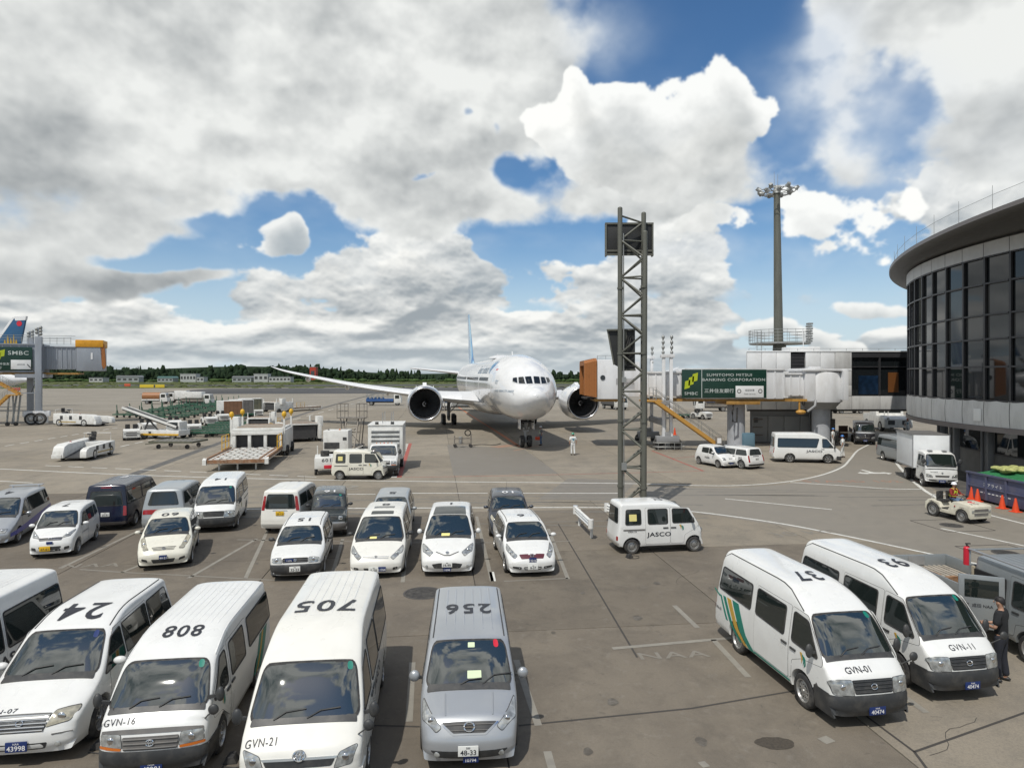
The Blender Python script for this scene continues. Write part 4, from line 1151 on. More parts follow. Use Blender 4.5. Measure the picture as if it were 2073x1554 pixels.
SP = hatch(L=4.44, W=1.70, H=1.50, gc=.16, zb=.52, nose=(.22,.74), cowl=(1.12,.98), ws=(1.86,1.42), roof=(2.5,1.49), rr=(.35,1.44), rw=(.18,.98), paint=P_WHITE, head=[(.52,.70),(.64,.62),(.80,.86),(.76,.94)], grille=[(-.40,.60),(.40,.60),(.46,.72),(-.46,.72)], grille_m=mat('grille_dark_red',(.10,.02,.03),.4), grille_bars=0, emblem=(.67, 'bar',.06), fogs=(),
		front_panels=(([(-.12,.58),(-.06,.58),(-.06,.74),(-.14,.74)], P_WHITE),([(.06,.58),(.12,.58),(.14,.74),(.06,.74)], P_WHITE)), intakes=([(-.32,.26),(.32,.26),(.34,.36),(-.34,.36)],[(.44,.27),(.74,.30),(.74,.38),(.42,.36)],[(-.74,.30),(-.44,.27),(-.42,.36),(-.74,.38)]),
		plates=(('f',0,.36,.33,.15, PLATE_W, '8-37', INKK, '500'),('f',.0,.56,.24,.15, PLATE_B, '12216', INKW)), hood_d=.2,
		doors=([(.12,.30),(.90,.30),(1.0,.88),(.50,1.34),(.12,1.38)],[(-.95,.50),(-.72,.30),(.09,.30),(.09,1.38),(-.90,1.38)]), windows=([(.18,.94),(1.0,.90),(.48,1.30),(.18,1.32)],[(-.80,.96),(.08,.94),(.08,1.32),(-.80,1.32)],[(-1.90,1.0),(-.90,.96),(-.90,1.32),(-1.62,1.32)]), handles=((.22,.80),(-.72,.82)), handle_m=P_WHITE, gutters=.87,
		number=('6',-.35,.36, INKK,1.6), aerial=(-.2,.45,.05), tail=[(.70,.80),(.80,.80),(.78,1.2),(.66,1.2)])
vehicle('estate_car', 'white estate car numbered 6, the rightmost of the middle row', 'car', front_at(1079,1157,.2,4.44, R(-82)), R(-82), SP, G_ROW2)

# far row
SP = hatch(L=4.7, W=1.70, H=1.78, gc=.20, zb=.56, nose=(.20,.74), cowl=(.95,1.04), ws=(1.85,1.64), roof=(2.6,1.77), rr=(.35,1.72), rw=(.16,1.06), taper=[(.2,.95),(.4,1),(.7,1),(1.0,.98),(1.5,.84),(1.8,.76)], axles=(1.40,-1.45), paint=P_SILVER, rim='cap', mirror='body', mirror_x=1.5,
		head=[(.46,.58),(.72,.62),(.76,.74),(.50,.72)], grille=[(-.38,.60),(.38,.60),(.38,.66),(-.38,.66)], intakes=([(-.5,.28),(.5,.28),(.5,.38),(-.5,.38)],), fogs=((.6,.34),),
		doors=([(.25,.30),(1.0,.30),(1.08,.92),(.50,1.56),(.25,1.58)],), windows=([(.32,1.04),(1.16,1.0),(.52,1.50),(.32,1.52)],[(-2.05,1.06),(.22,1.04),(.22,1.56),(-1.85,1.58)]), handles=((.42,.86),),
		strips_l=(([(-2.2,.55),(2.1,.38),(2.1,.52),(-2.2,.92)], P_BLUE),), strips_r=(([(-2.2,.55),(2.1,.38),(2.1,.52),(-2.2,.92)], P_BLUE),), number=('4',-.1,.42, INKK,1.3), spoiler=(.5,.72), tail=[(.68,.80),(.80,.80),(.78,1.2),(.66,1.2)])
vehicle('minivan', 'silver minivan numbered 4 with a blue stripe low on its side, at the left edge', 'minivan', front_at(-35,1100,.25,4.7, R(-72)), R(-72), SP, G_ROW3)

SP = hiace_h200(L=4.7, W=1.69, H=1.98, tr=.32, axles=(1.30,-1.25), cowl=(.46,1.14), ws=(1.22,1.84), roof=(1.9,1.97), rr=(.16,1.94), rw=(.08,1.10), plan=plan_tab(4.7,.93,.97), paint=P_NAVY, rim='cap', head=[(.48,.66),(.72,.70),(.80,.98),(.56,.87)], grille=[(-.44,.70),(.44,.70),(.50,.80),(-.50,.80)], mirror_x=.62,
				doors=([(.80,.40),(1.72,.62),(1.76,1.05),(1.10,1.70),(.80,1.72)],[(-.45,.40),(.77,.40),(.77,1.72),(-.45,1.72)]), windows=([(.88,1.12),(1.60,1.12),(1.16,1.64),(.88,1.66)],[(-.38,1.12),(.72,1.12),(.72,1.66),(-.38,1.66)],[(-2.15,1.12),(-.50,1.12),(-.50,1.66),(-2.10,1.66)]), handles=((.9,1.0),(.66,1.0)),
				rear_window=[(-.68,1.08),(.68,1.08),(.64,1.66),(-.64,1.66)], tail=[(.70,.66),(.82,.66),(.81,1.06),(.70,1.06)], rear_panels=(([(-.24,1.80),(.24,1.80),(.24,1.84),(-.24,1.84)], REDL),([(-.80,.30),(.80,.30),(.80,.40),(-.80,.40)], GREYP)),
				plates=(('r',-.02,.72,.33,.165, PLATE_W, '25-91', INKK, '500'),), ribs=7, rib_x=(-2.0,.7), number=('2',-.1,.44, INKW,1.4), text_r=(('JASCO',.3,.85,.20, INKW,.02,1.5),), text_l=(('JASCO',.3,.85,.20, INKW,.02,1.5),), bumper=None)

def rear_at(px, py, z, L, rz):
	p = G(px, py, z); return (p.x + math.cos(rz) * L / 2, p.y + math.sin(rz) * L / 2,0)

vehicle('passenger_van', 'dark navy van seen from behind with white roof number 2', 'van', rear_at(212,1062,.3,4.7, R(101)), R(101), SP, G_ROW3)

SP = hatch(L=4.6, W=1.69, H=1.86, gc=.24, tr=.31, zb=.60, nose=(.16,.86), cowl=(.70,1.08), ws=(1.5,1.74), roof=(2.2,1.85), rr=(.30,1.80), rw=(.14,1.08), taper=[(.2,.94),(.4,.99),(.7,1),(1.0,.98),(1.5,.86),(1.9,.76)], axles=(1.3,-1.35), paint=P_SILVER2,
		head=[(.46,.66),(.74,.68),(.78,.84),(.48,.82)], grille=[(-.4,.66),(.4,.66),(.4,.80),(-.4,.80)], doors=([(.45,.36),(1.1,.36),(1.2,1.0),(.70,1.62),(.45,1.64)],[(-.7,.36),(.42,.36),(.42,1.64),(-.7,1.66)]),
		windows=([(.50,1.12),(1.28,1.08),(.82,1.58),(.50,1.60)],[(-.66,1.14),(.40,1.12),(.40,1.60),(-.66,1.62)],[(-1.95,1.16),(-.78,1.14),(-.78,1.62),(-1.80,1.62)]), handles=((.6,.92),),
		rear_window=[(-.64,1.16),(.64,1.16),(.56,1.66),(-.56,1.66)], tail=[(.40,.80),(.80,.80),(.79,.98),(.40,.98)], rear_panels=(([(-.40,.80),(.40,.80),(.40,.98),(-.40,.98)], REDL),([(-.80,.34),(.80,.34),(.80,.48),(-.80,.48)], P_SILVER2)),
		plates=(('r',0,.86,.33,.165, PLATE_W, '18-52', INKK, '300'),), number=('55',.25,.34, INKK,1.4))
vehicle('minivan', 'grey silver minivan seen from behind with a red lamp band, numbered 55', 'minivan', rear_at(328,1063,.34,4.6, R(102)), R(102), SP, G_ROW3)

SP = dict(L=4.7, W=1.69, H=1.99, gc=.25, tr=.32, axles=(1.38,-1.25), zb=.62, nose=(.08,.96), cowl=(.42,1.14), ws=(1.05,1.80), roof=(1.7,1.98), rr=(.20,1.95), rw=(.10,1.05), taper=[(.2,.95),(.4,.99),(.7,1),(1.05,.985),(1.2,.965),(1.7,.88),(2.0,.82)],
		plan=plan_tab(4.7,.92,.96), paint=P_WHITE, ws_w=(.93,.88), mirror='black', mirror_x=.60, mirror_s=(.45,.75,1.35), mirror_z=1.26, sticker=(.60,1.74, INKG),
		head=[(.42,.66),(.78,.68),(.84,.94),(.44,.90)], grille=[(-.40,.68),(.40,.68),(.44,.90),(-.44,.90)], grille_bars=4, bar_m=BLACKP, bumper=(.24,.64, BLACKP,.62), ribs=8, rib_x=(-2.0,.8), rib_w=.66,
		doors=([(.95,.42),(1.02,.42),(1.06,.80),(1.40,.95),(1.90,1.04),(1.88,1.14),(1.36,1.70),(.95,1.72)],[(-.42,.38),(.92,.38),(.92,1.72),(-.42,1.72)]),
		windows=([(1.03,1.14),(1.76,1.12),(1.42,1.62),(1.03,1.64)],[(-.38,1.16),(.74,1.14),(.74,1.64),(-.38,1.66)],[(-2.08,1.18),(-.62,1.16),(-.62,1.66),(-2.02,1.66)]), handles=((1.10,1.0),(.78,1.0)), number=('14',.55,.36, INKK,1.35),
		side_panels=(([(-2.0,.88),(-.5,.88),(-.5,.92),(-2.0,.92)], GREYP),), logo_l=((.45,.80,.9),), rear_window=[(-.68,1.12),(.68,1.12),(.60,1.68),(-.60,1.68)], tail=[(.70,.72),(.80,.72),(.79,1.06),(.70,1.06)])
vehicle('passenger_van', 'white van numbered 14 facing forward with black bumper, behind the cream hatchback', 'van', front_at(432,1066,.27,4.7, R(-75)), R(-75), SP, G_ROW3)

SP = hatch(L=4.0, W=1.64, H=1.86, gc=.24, tr=.29, zb=.58, nose=(.16,.86), cowl=(.60,1.06), ws=(1.2,1.72), roof=(1.8,1.85), rr=(.14,1.80), rw=(.08,1.10), taper=[(.2,.95),(.4,.99),(.7,1),(1.0,.985),(1.5,.90),(1.9,.82)], axles=(1.2,-1.15), paint=P_PEARL, plan=plan_tab(4.0,.9,.97),
		head=[(.46,.66),(.74,.68),(.76,.84),(.48,.82)], doors=([(.35,.36),(.95,.36),(1.05,1.0),(.60,1.60),(.35,1.62)],[(-.7,.36),(.32,.36),(.32,1.62),(-.7,1.62)]), mirror='black', mirror_x=1.0,
		windows=([(.40,1.12),(1.02,1.08),(.66,1.55),(.40,1.58)],[(-.66,1.14),(.30,1.12),(.30,1.58),(-.66,1.58)],[(-1.75,1.14),(-.76,1.14),(-.76,1.58),(-1.70,1.58)]), handles=((.45,.92),(.2,.92)),
		rear_window=[(-.64,1.06),(.64,1.06),(.60,1.62),(-.60,1.62)], tail=[(.66,.98),(.79,.98),(.77,1.56),(.66,1.56)], rear_panels=(([(-.76,.42),(.76,.42),(.76,.48),(-.76,.48)], P_PEARL),([(-.32,.95),(.32,.95),(.30,1.0),(-.30,1.0)], CHROME)),
		plates=(('r',0,.86,.33,.165, PLATE_Y, '25-12', INKK, '480'),), number=('11',.25,.36, INKK,1.5), aerial=(.9,-.3,.35))
vehicle('compact_van', 'white boxy van seen from behind with yellow plate, numbered 11', 'van', rear_at(566,1067,.3,4.0, R(92)), R(92), SP, G_ROW3)

SP = hatch(L=3.4, W=1.475, H=1.66, gc=.30, tr=.34, zb=.62, nose=(.10,.92), cowl=(1.06,1.02), ws=(1.40,1.56), roof=(2.0,1.65), rr=(.14,1.62), rw=(.10,1.05), taper=[(.2,.95),(.4,1),(.7,1),(1.0,.98),(1.5,.88),(1.7,.84)], axles=(1.05,-1.15), paint=P_BLACK, rim='steel', mirror='black', mirror_x=1.26, mirror_z=1.14,
		head=[(.42,.74),(.58,.74),(.58,.88),(.42,.88)], grille=[(-.36,.74),(.36,.74),(.36,.88),(-.36,.88)], grille_bars=3, bar_m=BLACKP, bumper=(.34,.62, GREYP,.4), plan=plan_tab(3.4,.96,.97), hood_d=.1, front_panels=(([(-.66,.60),(.66,.60),(.66,.66),(-.66,.66)], P_SILVER),),
		doors=([(-.45,.42),(.40,.42),(.46,.95),(.28,1.50),(-.45,1.52)],), windows=([(-.38,1.04),(.40,1.02),(.24,1.46),(-.38,1.48)],[(-1.5,1.06),(-.52,1.04),(-.52,1.48),(-1.45,1.48)]), handles=((-.3,.92),), number=('16',.0,.28, INKW,1.6), sticker=(.5,1.50, INKG), roof_panels=(),
		ribs=5, rib_x=(-1.4,.0), tail=[(.58,.74),(.70,.74),(.70,.95),(.58,.95)])
vehicle('small_suv', 'small black off-roader numbered 16 between the white vans', 'car', front_at(664,1070,.40,3.4, R(-77)), R(-77), SP, G_ROW3)

SP = hatch(L=4.5, W=1.72, H=1.56, paint=P_SILVER2, nose=(.2,.74), cowl=(1.0,1.0), ws=(1.8,1.46), rr=(.4,1.50), head=[(.50,.62),(.70,.66),(.80,.84),(.62,.78)], grille=[(-.4,.60),(.4,.60),(.44,.68),(-.44,.68)], number=('5',-.2,.40, INKK,1.7),
		doors=([(.12,.30),(.90,.30),(1.0,.88),(.50,1.38),(.12,1.42)],[(-.95,.50),(-.72,.30),(.09,.30),(.09,1.42),(-.90,1.42)]), windows=([(.18,.96),(1.02,.92),(.48,1.34),(.18,1.36)],[(-.80,.98),(.08,.96),(.08,1.36),(-.80,1.36)],[(-1.90,1.02),(-.90,.98),(-.90,1.36),(-1.62,1.36)]), permit=(.30,1.04,.12,.03, PAPER), tail=[(.7,.8),(.82,.8),(.8,1.2),(.68,1.2)])
vehicle('estate_car', 'grey blue car numbered 5 half hidden behind the minivan with sunroofs', 'car', front_at(786,1085,.25,4.5, R(-84)), R(-84), SP, G_ROW3)

SP = hatch(L=4.4, W=1.70, H=1.50, paint=P_DGREY, nose=(.2,.72), cowl=(1.08,.98), ws=(1.82,1.42), rr=(.4,1.44), head=[(.50,.62),(.66,.58),(.80,.84),(.74,.90)], lamp=LAMP_Y, grille=[(-.4,.58),(.4,.58),(.44,.66),(-.44,.66)], intakes=([(-.5,.26),(.5,.26),(.56,.38),(-.56,.38)],), fogs=((.64,.36),),
		number=('10',-.1,.34, INKW,1.6), aerial=(-1.2,0,.3), doors=([(.12,.30),(.90,.30),(1.0,.88),(.50,1.34),(.12,1.38)],[(-.95,.50),(-.72,.30),(.09,.30),(.09,1.38),(-.90,1.38)]), windows=([(.18,.94),(1.0,.90),(.48,1.30),(.18,1.32)],[(-.80,.96),(.08,.94),(.08,1.32),(-.80,1.32)],[(-1.90,1.0),(-.90,.96),(-.90,1.32),(-1.62,1.32)]), tail=[(.7,.8),(.82,.8),(.8,1.2),(.68,1.2)], handle_m=CHROME, handles=((.22,.80),))
vehicle('estate_car', 'dark grey car numbered 10 behind the rightmost white estate', 'car', front_at(1033,1080,.25,4.4, R(-87)), R(-87), SP, G_ROW3)

# vans standing sideways
def microvan(**kw):
	d = dict(L=3.40, W=1.475, H=1.88, gc=.26, tr=.275, axles=(1.28,-1.12), zb=.60, nose=(.05,.90), cowl=(.34,1.10), ws=(.92,1.72), roof=(1.5,1.86), rr=(.14,1.84), rw=(.08,1.10), taper=[(.2,.95),(.4,.99),(.7,1),(1.0,.985),(1.5,.90),(1.9,.83)], plan=plan_tab(3.4,.92,.97), ws_w=(.92,.87), mirror='black', mirror_x=.56, mirror_z=1.2, mirror_s=(.5,.6,1.1),
			head=[(.46,.70),(.68,.72),(.70,.92),(.50,.90)], grille=[(-.4,.70),(.4,.70),(.4,.78),(-.4,.78)], intakes=([(-.5,.34),(.5,.34),(.5,.46),(-.5,.46)],),
			doors=([(.36,.36),(.86,.36),(.90,.66),(1.30,.86),(1.46,1.0),(1.10,1.62),(.36,1.66)],[(-.60,.36),(.33,.36),(.33,1.66),(-.60,1.66)]), windows=([(.44,1.10),(1.30,1.10),(1.02,1.58),(.44,1.60)],[(-.50,1.08),(.24,1.08),(.24,1.60),(-.50,1.60)],[(-1.36,1.08),(-.78,1.08),(-.78,1.60),(-1.32,1.60)]), handles=((.46,.93),(.16,.93)),
			side_panels=(([(-1.45,.86),(-.62,.86),(-.62,.91),(-1.45,.91)], GREYP),), rear_window=[(-.58,1.12),(.58,1.12),(.54,1.64),(-.54,1.64)], tail=[(.60,.50),(.70,.50),(.70,.66),(.60,.66)],
			text_r=(('JASCO',-.10,.68,.20, INKK,.02,1.45),), text_l=(('JASCO',-.10,.68,.20, INKK,.02,1.45),), logo_r=((.76,.92,.75),), logo_l=((.76,.92,.75),))
	d.update(kw); return d

w0, w1 = G(1279,1122), G(1403,1114)
hd = math.atan2(w1.y - w0.y, w1.x - w0.x) - R(4)
cc = (w0 + w1) / 2
oev, shev = vehicle('microvan', 'small white van with black lettering parked beside the lattice mast', 'van',(cc.x - .08 - math.sin(hd) * .64, cc.y + math.cos(hd) * .64,0), hd, microvan(number=('72',.10,.34, INKK,1.3)))
patch('notice', PAPER, oev,[(-1.22,1.20),(-.94,1.20),(-.94,1.44),(-1.22,1.44)], shev.right,.016,.004, r=.01)
letters('lettering', 'VAN-10',.055, INKK, oev, lambda a, b: shev.right(-1.12 + a,.82 + b,.012),.012,1.0,1.3)
w0, w1 = G(688,971), G(764,972)
omv, shmv = vehicle('microvan', 'small cream van with black lettering in front of the white service truck', 'van',((w0.x + w1.x) / 2 - .08, w0.y + .66,0), R(1), microvan(H=1.84, paint=P_CREAM, number=('21',.10,.30, INKK,1.3)))
patch('notice', PAPER, omv,[(-1.22,1.20),(-.94,1.20),(-.94,1.46),(-1.22,1.46)], shmv.right,.016,.004, r=.01)
w0, w1 = G(1587,934), G(1662,938)
vehicle('passenger_van', 'white high-roofed van with black lettering below the jet bridge', 'van',((w0.x + w1.x) / 2 + .45,(w0.y + w1.y) / 2 + .6,0), R(-11), hiace_h200(L=4.9, axles=(1.42,-1.25), rim='six', ribs=0, plan=plan_tab(4.9,.93,.97), text_r=(('JASCO',.45,.86,.22, INKK,.02,1.6),), bumper=(.26,.55, BLACKP,.45),
		windows=([(1.04,1.16),(1.80,1.16),(1.36,1.78),(1.04,1.80)],[(-2.10,1.16),(.62,1.16),(.82,1.80),(-2.06,1.80)]), doors=([(.95,.40),(1.02,.42),(1.1,.8),(1.8,.9),(1.88,1.05),(1.30,1.84),(.95,1.86)],), handles=((1.06,1.04),)))
SP = hatch(L=3.39, W=1.475, H=1.50, nose=(.16,.76), cowl=(.72,.98), ws=(1.30,1.42), roof=(1.9,1.49), rr=(.36,1.44), rw=(.18,.98), tr=.27, axles=(1.08,-1.12), paint=P_WHITE, head=[(.44,.60),(.64,.62),(.68,.78),(.48,.76)], mirror_x=1.0, grille=None, front_panels=(([(-.30,.36),(.30,.36),(.34,.44),(-.34,.44)], BLACKP),), plates=(('f',0,.34,.30,.14, PLATE_B, '12-41', INKW),),
		doors=([(.05,.32),(.66,.32),(.76,.90),(.32,1.32),(.05,1.36)],[(-.80,.46),(-.62,.32),(.02,.32),(.02,1.36),(-.80,1.34)]), windows=([(.10,.94),(.74,.90),(.30,1.28),(.10,1.30)],[(-.74,.96),(.02,.94),(.02,1.30),(-.74,1.28)]), text_r=(('NAA',-.05,.62,.16, INKK,.02,1.2),), tail=[(.58,.7),(.68,.7),(.66,1.0),(.56,1.0)])
p = G(1447,945)
osz, shsz = vehicle('small_car', 'small white car facing forward near the foot of the bridge stairs', 'car',(p.x + .35, p.y + .8,0), R(-70), SP)
letters('lettering', '202-01',.09, INKK, osz, lambda a, b: shsz.front(a,.68 + b,.008),.012)
SP = hatch(L=4.2, H=1.51, paint=P_WHITE, zb=.56, nose=(.10,.80), cowl=(1.0,.98), ws=(1.66,1.42), rr=(.28,1.47), rw=(.14,.98), doors=([(.10,.32),(.86,.32),(.96,.90),(.52,1.34),(.10,1.38)],[(-.95,.52),(-.72,.32),(.07,.32),(.07,1.38),(-.90,1.38)]), windows=([(.16,.95),(.98,.92),(.50,1.30),(.16,1.32)],[(-.80,.96),(.06,.95),(.06,1.32),(-.80,1.32)],[(-1.88,.98),(-.90,.96),(-.90,1.32),(-1.72,1.32)]), handles=((.20,.82),(-.74,.84)),
		rear_window=[(-.62,1.0),(.62,1.0),(.54,1.36),(-.54,1.36)], tail=[(.68,.52),(.80,.52),(.78,.98),(.68,.98)], rear_panels=(([(-.80,.26),(.80,.26),(.80,.38),(-.80,.38)], BLACKP),([(-.3,.88),(.3,.88),(.3,.92),(-.3,.92)], BLACKP)), plates=(('r',0,.72,.33,.165, PLATE_W, '46-12', INKK),), text_l=(('JAL',-1.35,.74,.20, INKK,.02,1.2),), number=('31',-.1,.30, INKK,1.3))
vehicle('estate_car', 'white estate car with black letters seen from behind, beside the small white car', 'car', rear_at(1533,941,.3,4.2, R(118)), R(118), SP)
SP = hiace_h200(paint=P_SILVER2, L=4.7, H=2.0, W=1.69, axles=(1.3,-1.25), cowl=(.46,1.14), ws=(1.22,1.84), roof=(1.9,1.98), rr=(.16,1.95), rw=(.08,1.1), plan=plan_tab(4.7,.93,.97), ribs=0, head=[(.48,.66),(.72,.70),(.80,.92),(.52,.87)], bumper=(.26,.58, BLACKP,.5), doors=(), windows=([(-2.1,1.16),(1.6,1.12),(1.16,1.68),(-2.05,1.70)],), front_panels=(([(-.8,.92),(.8,.92),(.74,1.10),(-.74,1.10)], P_WHITE),), plates=(('f',.1,.42,.33,.16, PLATE_W, None, INKK),))
vehicle('passenger_van', 'silver van half hidden behind the white box truck', 'van', front_at(1862,937,.25,4.7, R(-93)), R(-93), SP)

# ================================================================== ground
def ground_mat(name, base, alt, slab=0.0, wear=0.5, tint2=(0.10,0.095,0.085)):
	"""weathered concrete: broad tone patches, tyre-dark streaks, fine grain; everything in world coordinates"""
	m = bpy.data.materials.new(name); m.use_nodes = True
	t = m.node_tree; t.nodes.clear()
	out = nd(t, 'ShaderNodeOutputMaterial'); b = nd(t, 'ShaderNodeBsdfPrincipled'); t.links.new(b.outputs[0], out.inputs[0])
	b.inputs['Specular IOR Level'].default_value = 0.25
	pos = nd(t, 'ShaderNodeNewGeometry').outputs['Position']

	def noise(scale, detail, rough, sx=1, sy=1, rot=0.0, dist=0.0):
		mp = nd(t, 'ShaderNodeMapping'); mp.inputs['Scale'].default_value = (sx, sy,1); mp.inputs['Rotation'].default_value = (0,0, rot)
		t.links.new(pos, mp.inputs[0])
		n = nd(t, 'ShaderNodeTexNoise'); n.inputs['Scale'].default_value = scale; n.inputs['Detail'].default_value = detail; n.inputs['Roughness'].default_value = rough; n.inputs['Distortion'].default_value = dist
		t.links.new(mp.outputs[0], n.inputs['Vector']); return n.outputs[0]

	def rng(s, a, b_, lo, hi):
		r = nd(t, 'ShaderNodeMapRange'); r.inputs[1].default_value = a; r.inputs[2].default_value = b_; r.inputs[3].default_value = lo; r.inputs[4].default_value = hi
		t.links.new(s, r.inputs[0]); return r.outputs[0]

	def mix(f, a, c):
		x = nd(t, 'ShaderNodeMix', data_type='RGBA'); t.links.new(f, x.inputs[0])
		for k, v in ((6, a),(7, c)):
			if isinstance(v, tuple): x.inputs[k].default_value = (*v,1)
			else: t.links.new(v, x.inputs[k])
		return x.outputs[2]
	c = mix(rng(noise(0.06,5,.6),.40,.62,0,1), base, alt)
	c = mix(rng(noise(0.55,8,.68, dist=.4),.46,.70,0, wear), c, tint2)
	c = mix(rng(noise(0.35,6,.65,1.0,.16, R(6.5)),.52,.72,0, wear * .7), c, tint2)
	c = mix(rng(noise(2.6,6,.7),.56,.74,0,.45 * wear), c,(.34,.32,.28))
	c = mix(rng(noise(1.3,7,.72, dist=.8),.50,.64,0,.55 * wear), c, tint2)
	c = mix(rng(noise(16,5,.75),.46,.66,0,.34), c,(.10,.092,.078))
	c = mix(rng(noise(34,4,.75),.40,.66,0,.36), c,(.12,.11,.095))
	c = mix(rng(noise(120,3,.8),.45,.70,0,.30), c,(.40,.37,.32))
	c = mix(rng(noise(4.5,2,.4, dist=1.2),.70,.74,0,.5 * wear), c,(.055,.052,.05))
	if slab:
		oi = nd(t, 'ShaderNodeObjectInfo')
		sc = nd(t, 'ShaderNodeVectorMath', operation='SCALE'); t.links.new(c, sc.inputs[0]); t.links.new(rng(oi.outputs['Random'],0,1,1 - slab,1 + slab), sc.inputs['Scale'])
		t.links.new(sc.outputs[0], b.inputs['Base Color'])
	else: t.links.new(c, b.inputs['Base Color'])
	b.inputs['Roughness'].default_value = 0.82
	bp = nd(t, 'ShaderNodeBump'); bp.inputs['Strength'].default_value = 0.25; bp.inputs['Distance'].default_value = 0.01
	t.links.new(noise(55,5,.7), bp.inputs['Height']); t.links.new(bp.outputs[0], b.inputs['Normal'])
	MATS[name] = m
	return m

CONC = ground_mat('apron_concrete',(.262,.226,.172),(.318,.278,.218),.08,.42)
CONC_LOT = ground_mat('car_park_concrete',(.140,.116,.088),(.190,.162,.124),.10,.62,(.066,.055,.044))
CONC_FAR = ground_mat('far_apron_concrete',(.262,.235,.190),(.310,.280,.230),0,.32)
JOINT = mat('joint_filler',(.055,.05,.045),.9)
GA = R(6.5)                                    # the slab grid is turned by this against the view axis
ux, uy = Vector((math.cos(GA), math.sin(GA))), Vector((-math.sin(GA), math.cos(GA)))   # across, along (away and to the left)
UO = Vector((3.45,40.0)) - ux * 0.0           # a joint measured on the photograph passes here
PITCH_U, PITCH_V = 6.75,7.5

def gxy(u, v): return UO + ux * u + uy * v

# broad ground sheet reaching the horizon, then the cast slabs of the apron with open joints over it
ground = put(bpy.data.objects.new('ground', mkmesh('ground',[(-6000,-300,-.03),(6000,-300,-.03),(6000,9000,-.03),(-6000,9000,-.03)],[(0,1,2,3)], CONC_FAR)))
tag(ground, kind='structure')
sub = put(bpy.data.objects.new('apron_bed', mkmesh('apron_bed',[(-75,2,-.022),(75,2,-.022),(75,118,-.022),(-75,118,-.022)],[(0,1,2,3)], JOINT)))
tag(sub, kind='structure')
apron = bpy.data.objects.new('apron', None); put(apron); tag(apron, kind='structure')
g_ = 0.014
sm = MB().box((0,0,-0.03),(PITCH_U - 2 * g_, PITCH_V - 2 * g_,0.06)).mesh('concrete_slab', CONC, None, bevel=0.006)
slabs = []
for i in range(-11,12):
	for j in range(-5,13):
		c = gxy((i + .5) * PITCH_U,(j + .5) * PITCH_V)
		if c.y < 7 or c.y > 140 or abs(c.x) > 9 + c.y * 0.82: continue
		slabs.append((c.length, c))
slabs.sort(key=lambda q: q[0])
sm2 = MB().box((0,0,-0.03),(PITCH_U - 2 * g_, PITCH_V - 2 * g_,0.06)).mesh('concrete_slab', CONC_LOT, None, bevel=0.006)
for _, c in slabs[:290]:
	o = link('concrete_slab', sm2 if (-30 < c.x < 2.5 and c.y < 34) or (c.x < 9 and c.y < 22) else sm, apron,(c.x, c.y, random.uniform(-.0015,.0)), GA)
far_m = MB()
for _, c in slabs[290:]:
	far_m.box((c.x, c.y,-.03),(PITCH_U - .03, PITCH_V - .03,.06), rz=GA)
if far_m.v: tag(far_m.build('slab_field', CONC_FAR, apron, None), kind='stuff')

GRASS = mat('grass',(.066,.088,.034),.95, spec=.1, var=.35, vscale=.05, dirt=((.15,.14,.07),.75,.03), world_co=True)
ASPH = mat('asphalt',(.070,.071,.074),.9, spec=.2, var=.25, vscale=.04, dirt=((.13,.125,.115),.6,.02), world_co=True)

def sheet(name, pts, z, m, kind='structure', parent=None):
	o = put(bpy.data.objects.new(name, mkmesh(name,[(p[0], p[1], z) for p in pts],[list(range(len(pts)))], m, recalc=False)), parent)
	if parent is None: tag(o, kind=kind)
	return o

sheet('grass_field',[(-2500,330),(-420,300),(-170,345),(40,420),(400,430),(2500,400),(2500,1300),(-2500,1300)],-.012, GRASS)
sheet('taxiway',[(-1500,520),(-150,395),(60,455),(500,470),(1800,500),(1800,545),(500,515),(40,510),(-160,470),(-1500,620)],-.004, ASPH)
sheet('asphalt_strip',[(-130,232),(60,262),(300,300),(300,420),(40,412),(-150,330)],-.008, ASPH)
sheet('runway',[(-2500,800),(2500,760),(2500,820),(-2500,870)],-.004, mat('runway_asphalt',(.11,.11,.11),.9, var=.2, vscale=.03, world_co=True))
# tufts that break up the grass far off
random.seed(3)
tf = MB()
for _ in range(2600):
	y = random.uniform(345,760); x = random.uniform(-0.75,.55) * y
	if 395 < y < 520 and -150 < x < 500: continue
	h = random.uniform(.15,.55); w = random.uniform(.8,3.5)
	b = len(tf.v); tf.v += [Vector((x - w, y,0)), Vector((x + w, y + random.uniform(-1,1),0)), Vector((x + w * .5, y + .3, h)), Vector((x - w * .6, y + .3, h * .8))]
	tf.f.append([b, b + 1, b + 2, b + 3])
tag(tf.build('tall_grass', mat('dry_grass',(.085,.100,.042),.95, spec=.1, var=.4, vscale=.2, world_co=True), None, None, recalc=False), kind='stuff')

# ---- painted markings: thin sheets 4 mm over the slabs
def worn(name, col, wear, scale=6.0):
	m = mat(name, col,.7, var=.08, vscale=2.0, dirt=((.20,.185,.16), wear, scale), world_co=True)
	return m

PT_W = worn('road_paint_white',(.66,.66,.62),.55)
PT_F = worn('road_paint_faded',(.255,.24,.205),1.0,3.0)
PT_G = worn('road_paint_ghost',(.205,.188,.158),1.0,2.0)
PT_R = worn('road_paint_red',(.36,.075,.055),.55)
PT_O = worn('road_paint_orange',(.46,.16,.075),.55)
PT_OF = worn('road_paint_orange_faded',(.34,.19,.13),1.0,3.0)
DARK = worn('tar_seal_dark',(.105,.10,.092),.7,1.2)
DARK2 = worn('cable_trench_cover',(.085,.082,.078),.6,2.0)
PATCH_D = worn('patched_concrete_dark',(.185,.168,.142),.7,.6)

